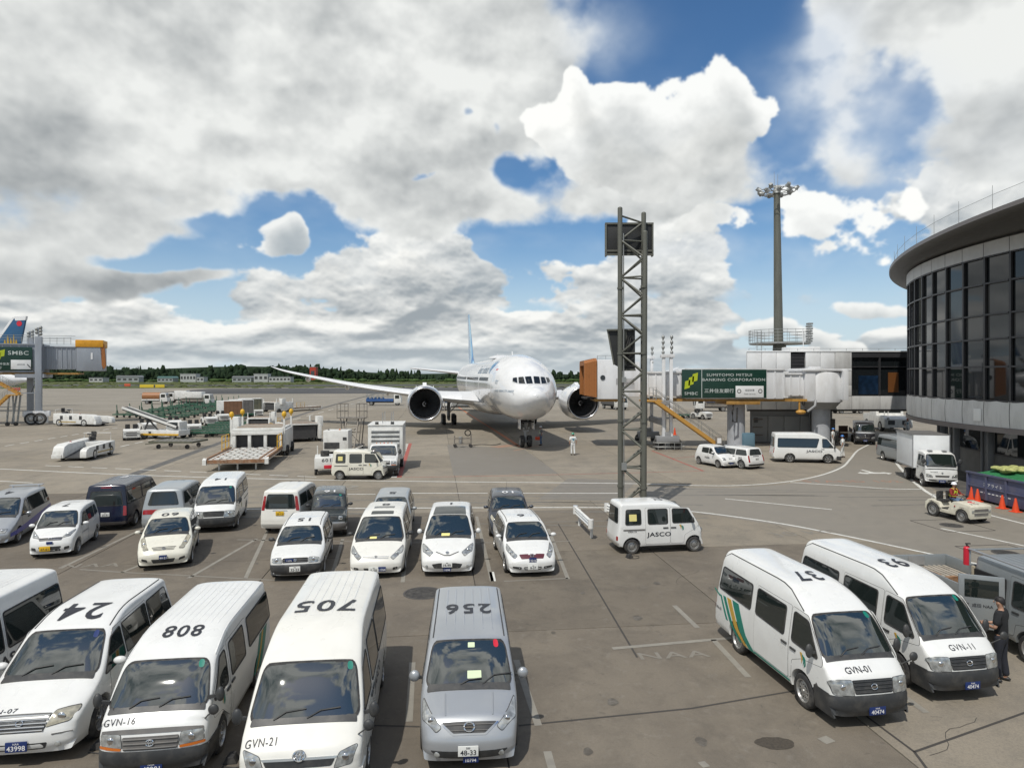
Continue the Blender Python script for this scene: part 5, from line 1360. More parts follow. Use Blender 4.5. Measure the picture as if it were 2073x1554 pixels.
def stroke(name, pts, w, m, z=.004, closed=False, parent=None):
	"""a painted band of width w along ground points"""
	P = [Vector((p[0], p[1])) for p in pts]
	if len(P) == 2:
		n = max(1, int((P[1] - P[0]).length / 4)); P = [P[0].lerp(P[1], i / n) for i in range(n + 1)]
	v = [];
	for i, p in enumerate(P):
		t = (P[min(i + 1, len(P) - 1)] - P[max(i - 1,0)]).normalized(); q = Vector((-t.y, t.x)) * w / 2
		v += [(p.x + q.x, p.y + q.y, z),(p.x - q.x, p.y - q.y, z)]
	o = put(bpy.data.objects.new(name, mkmesh(name, v,[(2 * i + 1,2 * i + 3,2 * i + 2,2 * i) for i in range(len(P) - 1)], m, recalc=False)), parent)
	if parent is None: tag(o, kind='structure')
	return o

def curve2(pts, n=8):
	"""smooth line through ground points"""
	P = [Vector((p[0], p[1])) for p in pts]; P = [P[0] * 2 - P[1]] + P + [P[-1] * 2 - P[-2]]; out = []
	for i in range(1, len(P) - 2):
		for k in range(n):
			t = k / n; a, b, c, d = P[i - 1:i + 3]
			out.append(.5 * ((2 * b) + (c - a) * t + (2 * a - 5 * b + 4 * c - d) * t * t + (3 * b - a - 3 * c + d) * t ** 3))
	return out + [P[-2]]

def gp(*a): return [G(x, y) for x, y in a]

ln = 'road_line'
stroke(ln, curve2(gp((-60,946),(300,962),(700,972),(1250,978),(1400,982),(1500,982),(1590,975),(1660,962),(1705,945),(1722,928),(1742,908),(1790,888),(1842,878)),10),.16, PT_W)
stroke(ln, curve2(gp((1600,976),(1700,982),(1800,989),(1866,990))),.16, PT_W)
stroke(ln, gp((-60,970),(66,977)),.13, PT_W)
stroke(ln, gp((820,998),(987,998)),.14, PT_W)
stroke(ln, gp((640,1000),(760,1000)),.12, PT_W)
stroke(ln, gp((1045,998),(1252,998)),.14, PT_W)
stroke(ln, curve2(gp((480,1030),(800,1028),(1230,1027),(1390,1034),(1560,1056),(1700,1082),(1900,1124),(2150,1178))),.16, PT_W)
stroke(ln, gp((1468,1009),(1684,1031)),.13, PT_W)
stroke(ln, gp((1905,1069),(2120,1114)),.13, PT_W)
stroke(ln, curve2(gp((1842,905),(1818,915),(1812,930),(1830,955),(1866,988),(1905,1012)),8),.20, PT_W)
stroke(ln, gp((1995,1040),(2160,1082)),.15, PT_W)
# broken lines
a, b = Vector(G(92,942)[:2]), Vector(G(660,966)[:2])
for k in range(11): stroke('road_dash',[a.lerp(b,(k + .0) / 11), a.lerp(b,(k + .66) / 11)],.13, PT_W)
a, b = Vector(G(-60,914)[:2]), Vector(G(245,864)[:2])
for k in range(12): stroke('road_dash',[a.lerp(b, k / 12), a.lerp(b,(k + .6) / 12)],.16, PT_W)
a, b = Vector(G(212,911)[:2]), Vector(G(420,864)[:2])
for k in range(9): stroke('road_dash',[a.lerp(b, k / 9), a.lerp(b,(k + .6) / 9)],.16, PT_W)
a, b = Vector(G(560,858)[:2]), Vector(G(760,805)[:2])
for k in range(12): stroke('road_dash',[a.lerp(b, k / 12), a.lerp(b,(k + .55) / 12)],.16, PT_W)
stroke(ln, gp((690,968),(800,962)),.10, PT_W)
# red and white kerb line by the service truck, thin red envelope lines
a, b = Vector(G(801,966)[:2]), Vector(G(826,897)[:2])
stroke('red_line',[a + Vector((.22,0)), b + Vector((.22,0))],.30, PT_R)
for k in range(13): stroke('white_block',[a.lerp(b, k / 13) - Vector((.12,0)), a.lerp(b,(k + .55) / 13) - Vector((.12,0))],.36, PT_W)
stroke('red_line', curve2(gp((820,966),(1100,961),(1424,953))),.09, PT_R)
stroke('red_line', gp((1320,912),(1424,953)),.16, PT_R)
stroke('red_line', gp((1360,928),(1420,922)),.09, PT_R)
stroke('stand_outline', gp((1300,908),(1375,908),(1352,898))[0:2],.10, PT_W); stroke('stand_outline', gp((1352,892),(1385,903)),.10, PT_W)
stroke('lead_in_line', curve2(gp((925,822),(960,845),(1008,875),(1052,904))),.34, PT_O)
stroke('lead_in_line', gp((1040,912),(1090,902)),.25, PT_OF)
stroke('lead_in_mark', gp((1000,905),(1048,900)),1.2, PT_OF)
# bay lines of the car park (worn)
for q in (((965,1045),(996,1176)),((830,1062),(815,1178)),((694,1090),(674,1158)),((548,1060),(497,1170)),((394,1098),(247,1158)),((330,1050),(122,1150)),((520,1090),(381,1170)),((1110,1070),(1150,1172)),((470,1020),(360,1052))):
	stroke('bay_line', gp(*q),.13, PT_F)
stroke('bay_line', gp((995,1157),(999,1176)),.16, PT_W)
for q in (((160,1152),(250,1158)),((250,1158),(560,1174)),((560,1174),(720,1178)),((1020,1176),(1150,1170)),((480,1092),(720,1096)),((820,1098),(1010,1098)),((1090,1098),(1160,1094))):
	stroke('bay_line', gp(*q),.11, PT_G)
for q in (((1045,1335),(1090,1468)),((835,1340),(828,1460)),((1444,1294),(1515,1370)),((1240,1312),(1490,1290)),((1365,1225),(1412,1270)),((1818,1400),(1876,1442)),((1108,1520),(1130,1600))):
	stroke('bay_line', gp(*q),.14, PT_F)
stroke('wheel_stop_mark', gp((1664,1500),(1682,1494)),.20, PT_F)
stroke('wheel_stop_mark', gp((1418,1548),(1432,1545)),.16, PT_F)

def ground_text(s, px, py, size, m, up=Vector((0,1)), wide=1.2, z=.005):
	c = G(px, py); r = Vector((up.y,-up.x))
	o = letters('ground_lettering', s, size, m, None, lambda u, v: Vector((c.x + r.x * u + up.x * v, c.y + r.y * u + up.y * v, z)),.01,1.1, wide)
	return tag(o, kind='structure')

ground_text('NAA',1364,1325,.36, PT_G, up=Vector((-.1,1)).normalized(), wide=1.5)
ground_text('NAA',186,1144,.45, PT_G, up=Vector((-.1,1)).normalized(), wide=1.4)
ground_text('102',650,986,1.5, PT_F, up=Vector((0,1)), wide=1.6)
ground_text('30 km',1625,1078,.7, PT_G, up=Vector((-.3,1)).normalized())
ground_text('STAND 102  RE',1758,974,.8, PT_OF, wide=1.0)
# direction arrow at the road mouth
c = G(1768,957)
tag(put(bpy.data.objects.new('arrow_marking', mkmesh('arrow_marking',[(c.x + x, c.y + y,.005) for x, y in ((-.10,1.5),(.12,1.5),(.16,.25),(.75,.15),(.75,.45),(1.2,-.1),(.7,-.6),(.7,-.3),(-.6,-.3),(-.6,-.6),(-1.1,-.1),(-.65,.45),(-.65,.15),(-.14,.25))],[list(range(14))], PT_W, recalc=False))), kind='structure')
# orange hatch by the building road
for k in range(7):
	a, b = G(1822,912 + k * 5), G(1862,904 + k * 7)
	stroke('orange_hatch',[a, b],.12, PT_OF)
# dark cable trench running to the near left, repair patches, tar joints, tyre marks
stroke('cable_trench', curve2(gp((205,984),(330,938),(480,884),(600,842),(690,815),(760,797)),6),.75, DARK2,.0035)
sheet('repair_patch', gp((1150,968),(1290,972),(1250,1014),(1090,1010)),.0025, PATCH_D)
sheet('repair_patch', gp((905,900),(1060,908),(1130,958),(918,962)),.0025, PATCH_D)
sheet('road_surface',[(p.x, p.y) for p in curve2(gp((1300,985),(1500,986),(1640,970),(1716,930),(1760,900),(1850,884)))] + [(p.x, p.y) for p in gp((1850,930),(1900,1010),(2200,1080),(2200,1180),(1700,1082),(1390,1034),(1290,1020))],.0015, worn('road_concrete',(.225,.205,.172),.6,.5))
sheet('repair_patch', gp((1846,905),(1900,915),(2010,1000),(1960,1010),(1880,985),(1830,940)),.0025, worn('asphalt_by_wall',(.09,.088,.084),.6,.8))
for q in (((1400,1433),(1611,1397)),((1754,1449),(1851,1521)),((1851,1521),(2150,1415)),((1851,1521),(1880,1560)),((700,1466),(850,1470)),((1050,1468),(1400,1433)),((1130,1060),(1290,1330))):
	stroke('tar_joint', curve2(gp(*q)) if len(q) > 2 else gp(*q),.05, JOINT,.0032)
random.seed(12)
for _ in range(26):
	x, y = random.uniform(300,1900), random.uniform(985,1060)
	if y < 775: continue
	a = G(x, y); l = random.uniform(4,13); an = random.uniform(-.12,.12)
	stroke('tyre_mark', curve2([(a.x, a.y),(a.x + l * .5, a.y + l * an * .4),(a.x + l, a.y + l * an)],5), random.uniform(.10,.2), worn('tyre_mark_tone',(.15,.142,.125),1.0,1.5),.0030)

def manhole(px, py, r, label, frame=False):
	c = G(px, py)
	o = thing('manhole_cover', label, 'manhole cover',(c.x, c.y,0), GA, 'manhole covers in the paving')
	MB().lathe([(0.001,.010),(r * .86,.010),(r * .88,.006),(r * .90,.006)],32).build('lid', mat('cast_iron',(.055,.052,.050),.7,.3, var=.2, dirt=((.16,.15,.13),.5,6)), o)
	MB().lathe([(r * .91,.0055),(r * .92,.012),(r,.012),(r * 1.01,.004)],32).build('ring', mat('cast_iron_ring',(.09,.085,.08),.7,.2, var=.2), o)
	for k in range(3):
		for j in range(3):
			MB().box(((k - 1) * r * .42,(j - 1) * r * .42,.012),(r * .22, r * .22,.006)).build('stud', MATS['cast_iron'], o)
	if frame:
		MB().box((-1.1,0,.004),(.05,2.2,.006)).box((1.1,0,.004),(.05,2.2,.006)).box((0,1.1,.004),(2.15,.05,.006)).box((0,-1.1,.004),(2.15,.05,.006)).build('cut_line', JOINT, o, None)
	return o

manhole(856,1200,.58, 'round iron manhole cover behind the silver van in the parking aisle')
manhole(1926,1063,.45, 'round iron manhole cover near the beige tow tractor', True)
manhole(2036,1119,.45, 'round iron manhole cover in the road above the grey truck', True)
random.seed(5)
c = G(1568,1503)
pts = [(c.x + math.cos(t) * (.34 + random.uniform(-.03,.03)), c.y + math.sin(t) * (.20 + random.uniform(-.02,.02))) for t in [2 * math.pi * k / 22 for k in range(22)]]
sheet('filled_drain', pts,.004, mat('dark_fill',(.060,.050,.038),.95, var=.3, vscale=20, bump=.5))

# oil drips where engines stand, hairline cracks, wheel chocks with their ropes
OIL = worn('oil_stain_dark',(.085,.074,.060),.8,5.0)
random.seed(31)
for px, py in ((905,1120),(762,1125),(597,1125),(1080,1122),(430,1150),(700,1150),(1180,1200),(1240,1420),(1120,1280),(1330,1180),(1420,1500),(950,1140),(640,1200),(1190,1520),(1010,1250),(1290,1250),(520,1140),(200,1180)):
	c = G(px, py); r = random.uniform(.05,.13)
	q = [(c.x + math.cos(t) * r * (1 + .15 * math.sin(3 * t + px)), c.y + math.sin(t) * r * 1.4 * (1 + .12 * math.sin(2 * t + py))) for t in [2 * math.pi * k / 16 for k in range(16)]]
	sheet('oil_stain', q,.0028, OIL)
for _ in range(9):
	c = G(random.uniform(200,1950), random.uniform(1040,1540)); a = random.uniform(0,6.3); P = [(c.x, c.y)]
	for k in range(random.randint(6,14)):
		a += random.uniform(-.5,.5); P.append((P[-1][0] + math.cos(a) * .22, P[-1][1] + math.sin(a) * .22))
	stroke('crack', P,.012, JOINT,.0031)

def chock(px, py, label):
	c = G(px, py); o = thing('wheel_chock', label, 'wheel chock', c, R(random.uniform(0,20)), 'black wheel chocks')
	MB().prism([(-.12,0),(.12,0),(.06,.12),(-.04,.12)],-.10,.10).build('wedge', RUBBER, o, bevel=.01)
	MB().tube([(.08,.1,.03),(.25,.16,.015),(.38,.02,.012),(.30,-.16,.012),(.12,-.22,.012),(-.1,-.16,.012)],.010,5).build('rope', RUBBER, o)

chock(1274,1128, 'black wheel chock with rope behind the rear wheel of the small van by the mast')
chock(200,1512, 'black wheel chock with rope beside the front wheel of the minivan numbered 24')
chock(468,1540, 'black wheel chock with rope beside the front wheel of the van numbered 808')

# ================================================================== buildings and masts
PANEL = mat('wall_panel_white',(.72,.73,.73),.45, var=.05, vscale=.6, dirt=((.42,.41,.38),.30,.8), rand=.03)
PANEL_G = mat('wall_panel_grey',(.60,.60,.585),.5, var=.05, vscale=.6, dirt=((.27,.26,.25),.5,1.6), rand=.045, streak=.22)
PANEL_D = mat('wall_panel_dark_grey',(.27,.275,.28),.5, var=.06, vscale=.8, dirt=((.19,.19,.18),.4,.9))  # plain darker grey for plant room, piers and bridge steelwork
MULL = mat('mullion_dark_grey',(.060,.060,.064),.4,.4, var=.1)
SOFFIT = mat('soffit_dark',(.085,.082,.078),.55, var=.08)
FASCIA = mat('fascia_brown_grey',(.19,.17,.165),.4,.3, var=.06)
FASC_W = mat('fascia_pale',(.55,.555,.55),.45, var=.05, dirt=((.35,.34,.33),.3,.8))
DARKG = mat('curtain_wall_glass',(.012,.0145,.016), rough=.03, spec=.5, ior=1.62)
DARKG2 = mat('blind_behind_glass',(.055,.056,.054), rough=.06, ior=1.6, var=.1, vscale=.7)
CLEAR = mat('railing_glass',(.55,.60,.60), rough=.3)
_b = CLEAR.node_tree.nodes['Principled BSDF']; _b.inputs['Alpha'].default_value = 0.16; _b.inputs['Specular IOR Level'].default_value = 0.2
CONCW = mat('concrete_wall',(.20,.195,.185),.8, var=.1, vscale=1.0, dirt=((.11,.105,.095),.5,.7))
GALV = mat('galvanised_steel',(.33,.34,.33),.5,.6, var=.12, dirt=((.22,.2,.17),.4,3))
MASTC = mat('mast_olive_grey',(.125,.127,.106),.5,.15, var=.08, vscale=.7, dirt=((.07,.07,.058),.5,1.6), streak=.25)
BLACKM = mat('black_panel',(.018,.019,.019),.5, var=.2)

# ---- terminal: round glass pavilion on the right
DC, DR = Vector((52.4,39.3)),25.0
Z0, Z1, Z2, Z3 = 3.58,5.05,13.35,14.15
term = thing('terminal_building', 'round dark glass terminal pavilion with a wide overhanging roof at the right edge', 'building',(DC.x, DC.y,0))

def dp(r, a, z): return Vector((math.cos(a) * r, math.sin(a) * r, z))

A0, A1, NB = R(118), R(262),34          # the arc of facade built, in bays
da = (A1 - A0) / NB
core = MB()
core.grid(lambda u, v: dp(DR - .45, A0 + (A1 - A0) * u, Z0 + .1 + (Z3 - Z0) * v),48,1)
core.build('inner_wall', mat('inner_wall_dark',(.03,.03,.032),.8), term)
TRANS = MB().box((0,0,0),(.16, DR * da - .2,.10)).mesh('transom', MULL)
for i in range(NB):
	a, b = A0 + da * i, A0 + da * (i + 1); mid = (a + b) / 2
	# spandrel panel with open joints
	g = .02 / DR
	MB().grid(lambda u, v: dp(DR + .06 + .05 * math.sin(v * math.pi), a + g + (b - a - 2 * g) * u, Z0 + (Z1 - Z0) * v),4,3).build('wall_panel', PANEL_G, term, recalc=False)
	MB().grid(lambda u, v: dp(DR + .10, a + g + (b - a - 2 * g) * u, Z2 + .02 + (Z3 - Z2) * v),4,1).build('fascia_panel', FASC_W, term, recalc=False)
	# four rows of panes
	zs = [Z1, Z1 + 1.95, Z1 + 3.55, Z1 + 4.95, Z1 + 6.75, Z2]
	for k in range(5):
		m_ = DARKG2 if (k in (2,) or (k == 3 and i % 2)) else DARKG
		pane = MB().grid(lambda u, v: dp(DR - .08, a + .10 / DR + (b - a - .2 / DR) * u, zs[k] + .05 + (zs[k + 1] - zs[k] - .10) * v),1,1).build('window_pane', m_, term, recalc=False)
	mb = MB()
	p, q = dp(DR + .0, a, Z1 - .03), dp(DR + .0, a, Z2 + .1)
	mb.box((p + q) / 2,(.13,.14, Z2 - Z1 + .13), rz=a)
	mb.build('mullion', MULL, term)
	mb = MB()
	for k in range(6):
		o = link('transom', TRANS, term, dp(DR - .02, mid, zs[k]), mid)
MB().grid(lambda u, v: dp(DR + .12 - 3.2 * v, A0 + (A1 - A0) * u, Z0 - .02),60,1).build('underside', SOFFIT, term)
MB().grid(lambda u, v: dp(DR + .14, A0 + (A1 - A0) * u, Z0 - .30 + .29 * v),60,1).grid(lambda u, v: dp(DR + .14 - .8 * v, A0 + (A1 - A0) * u, Z0 - .30),60,1).build('lower_lip', FASCIA, term)
# recessed ground floor with long windows, piers and plinth
RG = 22.6
MB().grid(lambda u, v: dp(RG, A0 + (A1 - A0) * u,0 + (Z0) * v),60,1).build('ground_floor_wall', CONCW, term)
for k in range(9):
	a = R(141) + R(11.4) * k
	MB().grid(lambda u, v: dp(RG + .05, a + R(9.4) * u,1.72 + 1.42 * v),6,1).build('strip_window', DARKG, term)
	fr = MB()
	for z in (1.68,3.18): fr.grid(lambda u, v: dp(RG + .09, a + R(9.4) * u, z - .04 + .08 * v),6,1)
	fr.build('window_frame', MULL, term)
	c = dp(RG + .16, a - R(1.0),1.75); MB().box(c,(.35,.42,3.5), rz=a - R(1.0)).build('pier', PANEL_D, term, bevel=.02)
	c = dp(RG + .45, a - R(1.6),1.5); MB().cyl((c.x, c.y,0),(c.x, c.y,3.5),.07, n=10).cyl((c.x + .2, c.y + .15,0),(c.x + .2, c.y + .15,3.5),.05, n=8).build('downpipe', PANEL_D, term)
c = dp(DR + .13, R(180.5),4.2); MB().box(c,(.04,.62,.72), rz=R(180.5)).build('notice_board', mat('notice_white',(.72,.72,.70),.4), term, bevel=.01)
# broad roof: its own, larger circle leaning out over the apron
RC, RR = Vector((70.5,29.2)) - DC,47.0
roof = MB()
RA0, RA1 = R(112), R(215)

def rp(r, a, z): return Vector((RC.x + math.cos(a) * r, RC.y + math.sin(a) * r, z))

prof = [(-13,14.32),(-.9,14.32),(-.12,14.36),(0,14.46),(0,14.68),(-.25,14.76),(-13,15.0)]
n = 72
for i in range(n + 1):
	a = RA0 + (RA1 - RA0) * i / n
	roof.v += [rp(RR + r, a, z) for r, z in prof]
m_ = len(prof)
for i in range(n):
	roof.f += [[i * m_ + k,(i + 1) * m_ + k,(i + 1) * m_ + k + 1, i * m_ + k + 1] for k in (3,4,5)]
rf = roof.build('roof', FASCIA, term, recalc=False)
und = MB()
for i in range(n + 1):
	a = RA0 + (RA1 - RA0) * i / n
	und.v += [rp(RR + r, a, z) for r, z in prof[:4]]
for i in range(n): und.f += [[i * 4 + k,(i + 1) * 4 + k,(i + 1) * 4 + k + 1, i * 4 + k + 1] for k in range(3)]
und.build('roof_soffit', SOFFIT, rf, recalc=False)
for i in range(26):
	a = RA0 + R(2) + (RA1 - RA0 - R(4)) * i / 26; b = RA0 + R(2) + (RA1 - RA0 - R(4)) * (i + .985) / 26
	pn = MB().grid(lambda u, v: rp(RR - .35, a + (b - a) * u,14.78 + .75 * v),3,1).build('railing_pane', CLEAR, term, recalc=False)
	p = rp(RR - .33, a,14.75); MB().cyl(p, p + Vector((0,0,1.25)),.014,.010,6).build('railing_post', GALV, term)
	if i < 25:
		MB().bar(rp(RR - .35, a,15.54), rp(RR - .35, b,15.54),.015).build('handrail', GALV, term)

# ---- connector bridge from the pavilion to the pier
CY = 64.0
con = thing('connector_building', 'white panelled link building on the upper level left of the glass pavilion', 'building',(0, CY,0))
zb, zt, zw0, zw1 = 3.25,8.75,4.55,8.35
xa, xm, xb = AT(1512, CY), AT(1690, CY), AT(1724, CY)
xe = 43.5
MB().prism([(xa + .15,.28),(xe,.28),(xe,10),(xa + 4.6,10)], zb + .15, zt - .15, 'xy').build('core_wall', mat('core_wall_dark',(.04,.04,.042),.8), con)
nb = 6; pw = (xm - xa) / nb
for i in range(nb):
	for z0, z1 in ((zb,5.05),(5.08,6.9),(6.93, zt)):
		if z0 > 6.9 and i == 3: continue
		MB().box((xa + pw * (i + .5),.12,(z0 + z1) / 2),(pw - .04,.3, z1 - z0)).build('wall_panel', PANEL, con, bevel=.012)
lv = MB().box((xa + pw * 3.5,.2,7.85),(pw - .2,.2,1.6)).build('louvre_opening', mat('louvre_dark',(.03,.03,.034),.6), con)
for k in range(5): MB().box((xa + pw * 3.5,.08,7.2 + k * .32),(pw - .2,.1,.05)).build('louvre', MULL, lv)
for z0, z1 in ((zb,4.5),(4.53,5.6),(5.63,7.0),(7.03, zt)):
	MB().box(((xm + xb) / 2,.12,(z0 + z1) / 2),(xb - xm - .04,.32, z1 - z0)).build('wall_panel', PANEL_G, con, bevel=.012)
nw = 4; ww = (xe - xb) / nw
for i in range(nw):
	x = xb + ww * (i + .5)
	MB().box((x,.12,(zb + zw0) / 2),(ww - .05,.3, zw0 - zb - .03)).build('wall_panel', PANEL_G, con, bevel=.012)
	MB().box((x,.24,(zw0 + 7.3) / 2),(ww - .16,.06,7.3 - zw0 - .1)).build('window_pane', DARKG, con)
	MB().box((x,.24,7.75),(ww - .16,.06,.75)).build('window_pane', DARKG, con)
	MB().box((x,.14,8.5),(ww - .03,.3,.5)).build('fascia_panel', MULL, con)
	fr = MB().box((xb + ww * i,.14,(zw0 + zt) / 2),(.14,.26, zt - zw0)).box((x,.16,7.34),(ww,.16,.10)).box((x,.16, zw0),(ww,.16,.10))
	fr.build('window_frame', MULL, con)
# what shows through the glass of the link: an orange screen and a blue poster set just before the pane, their colours dimmed as if behind dark glass
MB().box((xb + ww * 1.5,.16,5.85),(1.0,.02,1.9)).build('orange_screen', mat('orange_screen',(.15,.055,.012),.5), con)
MB().box((xb + ww * .62,.16,5.6),(1.9,.02,1.8)).build('blue_poster', mat('blue_poster',(.007,.02,.045),.3, var=.6, vscale=2), con)
MB().prism([(xa - .05,-.08),(xe,-.08),(xe,10.2),(xa + 4.4,10.2)], zt + .01, zt + .13, 'xy').build('parapet', PANEL, con, bevel=.02)
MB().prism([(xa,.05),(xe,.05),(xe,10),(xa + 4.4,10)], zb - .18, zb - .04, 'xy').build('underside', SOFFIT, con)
hr = MB()
for k in range(14):
	x = xa + .3 + (xe - xa - .6) * k / 13; hr.cyl((x,.3, zt),(x,.3, zt + .35),.02, n=6)
hr.bar((xa + .3,.3, zt + .35),(xe - .3,.3, zt + .35),.03); hr.build('roof_rail', GALV, con)
MB().box((xa + pw * 4.6,3, zt + .35),(3.0,2,.5)).cyl((xa + pw * 4.8,3, zt),(xa + pw * 4.75,3, zt + 2.3),.05,.03,8).build('roof_hatch', PANEL, con, bevel=.03)
# ground storey under the left end: grey plant rooms
gw = thing('plant_room', 'grey metal clad plant room under the white link building', 'building',(0, CY + .3,0))
x0, x1 = AT(1522, CY), AT(1690, CY)
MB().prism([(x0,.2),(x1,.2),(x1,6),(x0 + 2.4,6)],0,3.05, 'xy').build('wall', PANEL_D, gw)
for k in range(5):
	x = x0 + .9 + k * 1.55; MB().box((x,.12,1.35),(1.5,.2,2.5)).build('door', mat('steel_door_grey',(.30,.305,.30),.5, var=.06, dirt=((.2,.19,.18),.3,1.5)), gw, bevel=.012)
MB().box((x0 + .5,.0,2.2),(.35,.14,.5)).build('electric_box', mat('electric_box_dark',(.09,.09,.09),.5), gw, bevel=.02)
for k in range(6): MB().cyl((x1 - 1.2 - k * .22,-.05,.2),(x1 - 1.2 - k * .22,-.05,3.0),.05, n=8).build('pipe', PANEL_D, gw)
for k in range(3): MB().cyl((x0 + .15,-.15,.8 + k * .75),(x0 + 1.1,-.15,.8 + k * .75),.05, n=8).build('pipe', mat('pipe_brown',(.18,.15,.13),.6), gw)
kb = thing('equipment_box', 'small blue equipment box beside the bridge column', 'equipment box',(AT(1513,60.5),60.5,0))
MB().box((0,0,.65),(1.1,.7,1.3)).build('case', mat('blue_grey_case',(.10,.19,.25),.5, var=.1), kb, bevel=.03)
MB().box((0,-.36,.7),(.9,.03,1.0)).build('door', mat('blue_grey_door',(.12,.21,.27),.5), kb, bevel=.01)
cbx = thing('control_cabinet', 'brown grey control cabinet by the corner of the plant room', 'cabinet',(AT(1675,62),62,0))
MB().box((0,0,1.25),(1.1,.8,2.5)).build('case', mat('cabinet_brown_grey',(.085,.078,.07),.6, var=.1), cbx, bevel=.03)
MB().box((0,-.41,1.2),(.9,.03,2.1)).build('door', mat('cabinet_door',(.075,.07,.064),.6), cbx)

# ---- high floodlight mast behind the link building
hm = thing('floodlight_mast', 'tall tapering floodlight mast with a round platform behind the link building', 'light mast',(AT(1578,76),76,0))
zt_ = ZT(392,76)
MB().cyl((0,0,0),(-.3,0, zt_),.62,.34,24).build('pole', MASTC, hm)
MB().cyl((0,0,8.4),(0,0,9.3),.95,.85,20).cyl((0,0,9.3),(0,0,10.0),.75,.7,20).build('collar', MASTC, hm)
MB().cyl((0,0,10.05),(0,0,10.2),3.25, n=40).build('platform', GALV, hm)
rl = MB()
for z in (10.55,10.9,11.25,11.6):
	rl.tube([(math.cos(t) * 3.3, math.sin(t) * 3.3, z) for t in [2 * math.pi * k / 40 for k in range(41)]],.025,5)
for k in range(22):
	t = 2 * math.pi * k / 22; rl.cyl((math.cos(t) * 3.3, math.sin(t) * 3.3,10.1),(math.cos(t) * 3.3, math.sin(t) * 3.3,11.65),.022, n=5)
rl.build('railing', GALV, hm)
ld = MB()
for dx in (-.25,.25): ld.cyl((-2.9 + dx,-1.6,8.2),(-2.9 + dx,-1.6,11.5),.03, n=6)
for k in range(9): ld.cyl((-3.15,-1.6,8.4 + k * .33),(-2.65,-1.6,8.4 + k * .33),.02, n=5)
for k in range(4): ld.tube([(-2.9 + .42 * math.cos(t),-1.6 - .5 * math.sin(t),8.7 + k * .5) for t in [math.pi * q / 8 for q in range(9)]],.018,5)
ld.build('ladder', GALV, hm)
cg = MB()
for k in range(8): cg.box((3.2 + .05 * (k % 2),-.4,10.4 + k * .28),(.5,.7,.2))
cg.build('lamp_carriage', GALV, hm, bevel=.02)
ring = MB()
for r_, z in ((1.5, zt_),(2.0, zt_ + .25)): ring.tube([(-.3 + math.cos(t) * r_, math.sin(t) * r_, z) for t in [2 * math.pi * k / 24 for k in range(25)]],.05,6)
for k in range(8):
	t = 2 * math.pi * k / 8; ring.bar((-.3,0, zt_ - .1),(-.3 + math.cos(t) * 2.0, math.sin(t) * 2.0, zt_ + .25),.07)
ring.cyl((-.3,0, zt_),(-.3,0, zt_ + .9),.45,.3,12)
ring.build('head_frame', GALV, hm)
fl = MB().cyl((0,0,-.12),(0,0,.15),.30,.20,12).box((0,0,.22),(.34,.34,.2)).mesh('floodlight', GALV,40)
for k in range(14):
	t = 2 * math.pi * k / 14; r_ = 2.05 if k % 2 else 1.5
	o = link('floodlight', fl, hm,(-.3 + math.cos(t) * r_, math.sin(t) * r_, zt_ + .15 + .25 * (k % 2))); o.rotation_euler = (R(55) * math.sin(t) * -1, R(55) * math.cos(t),0)
MB().cyl((-.2,0, zt_ + .6),(-.2,0, zt_ + 2.2),.03,.015,6).cyl((-.6,0, zt_ + .6),(-.6,0, zt_ + 2.5),.03,.015,6).build('lightning_rod', GALV, hm)

# ---- lattice mast with display boards in front of the stand
lm = thing('lattice_mast', 'three-legged steel lattice mast with two dark display boards beside the car park', 'sign mast',(AT(1281,31.6),31.6,0))
LZ = ZT(420,31.6)
legs = [(-.56,.15),(.44,-.42),(.56,.52)]
hts = [LZ, LZ - 1.25, LZ - .15]
for (x, y), h in zip(legs, hts):
	lg = MB().cyl((x, y,0),(x + (-.02 if x < 0 else .06), y, h),.125,.115,20)
	lg.ball((x + (-.02 if x < 0 else .06), y, h),.115,(1,1,.6),16,6)
	lg.cyl((x, y,0),(x, y,.06),.28, n=20)
	lg.build('leg', MASTC, lm)
step = 1.8
for a, b in ((0,1),(1,2),(0,2)):
	pa, pb = legs[a], legs[b]
	k = 0; z = .35 + (.5 if (a, b) == (1,2) else 0)
	while z < min(hts[a], hts[b]) - .4:
		p = pa if k % 2 == 0 else pb; q = pb if k % 2 == 0 else pa
		z2 = min(z + step / 2, min(hts[a], hts[b]) - .2)
		MB().cyl((p[0], p[1], z),(q[0], q[1], z2),.048, n=10).build('brace', MASTC, lm)
		if k % 2 == 0: MB().cyl((pa[0], pa[1], z),(pb[0], pb[1], z),.042, n=10).build('rail', MASTC, lm)
		z += step / 2; k += 1
MB().cyl((-.40,.12,.3),(-.42,.12, LZ - 1.2),.03, n=8).box((-.42,.0,2.2),(.24,.16,.34)).box((-.42,.02,6.3),(.20,.14,.26)).cyl((.66,.38,.3),(.70,.38, LZ - 1.5),.025, n=8).build('conduit', GALV, lm)
for z in (1.2,4.3,7.5,10.6):
	for x, y in legs: MB().cyl((x, y, z),(x, y, z + .10),.155, n=16).build('flange', MASTC, lm)
bd = MB().box((-.02,.95, LZ - 1.35),(2.25,.22,1.5)).build('display_board', BLACKM, lm, bevel=.02)
for z in (LZ - 2.08, LZ - 1.9, LZ - .58): MB().box((-.02,.84, z),(2.35,.12,.09)).build('frame_rail', MASTC, bd)
for x in (-1.15,1.11): MB().box((x,.90, LZ - 1.35),(.07,.3,1.62)).build('frame_stile', MASTC, bd)
zc_ = ZT(708,31.6)
b2 = thing('display_board', 'dark stand display box hung on the left of the lattice mast', 'display board',(lm.location.x - .35,32.2, zc_), R(-12))
MB().prism([(-.72,.95),(.55,.95),(.55,-.92),(.02,-.92),(-.42,-.70)],-.1,.45).build('case', BLACKM, b2)
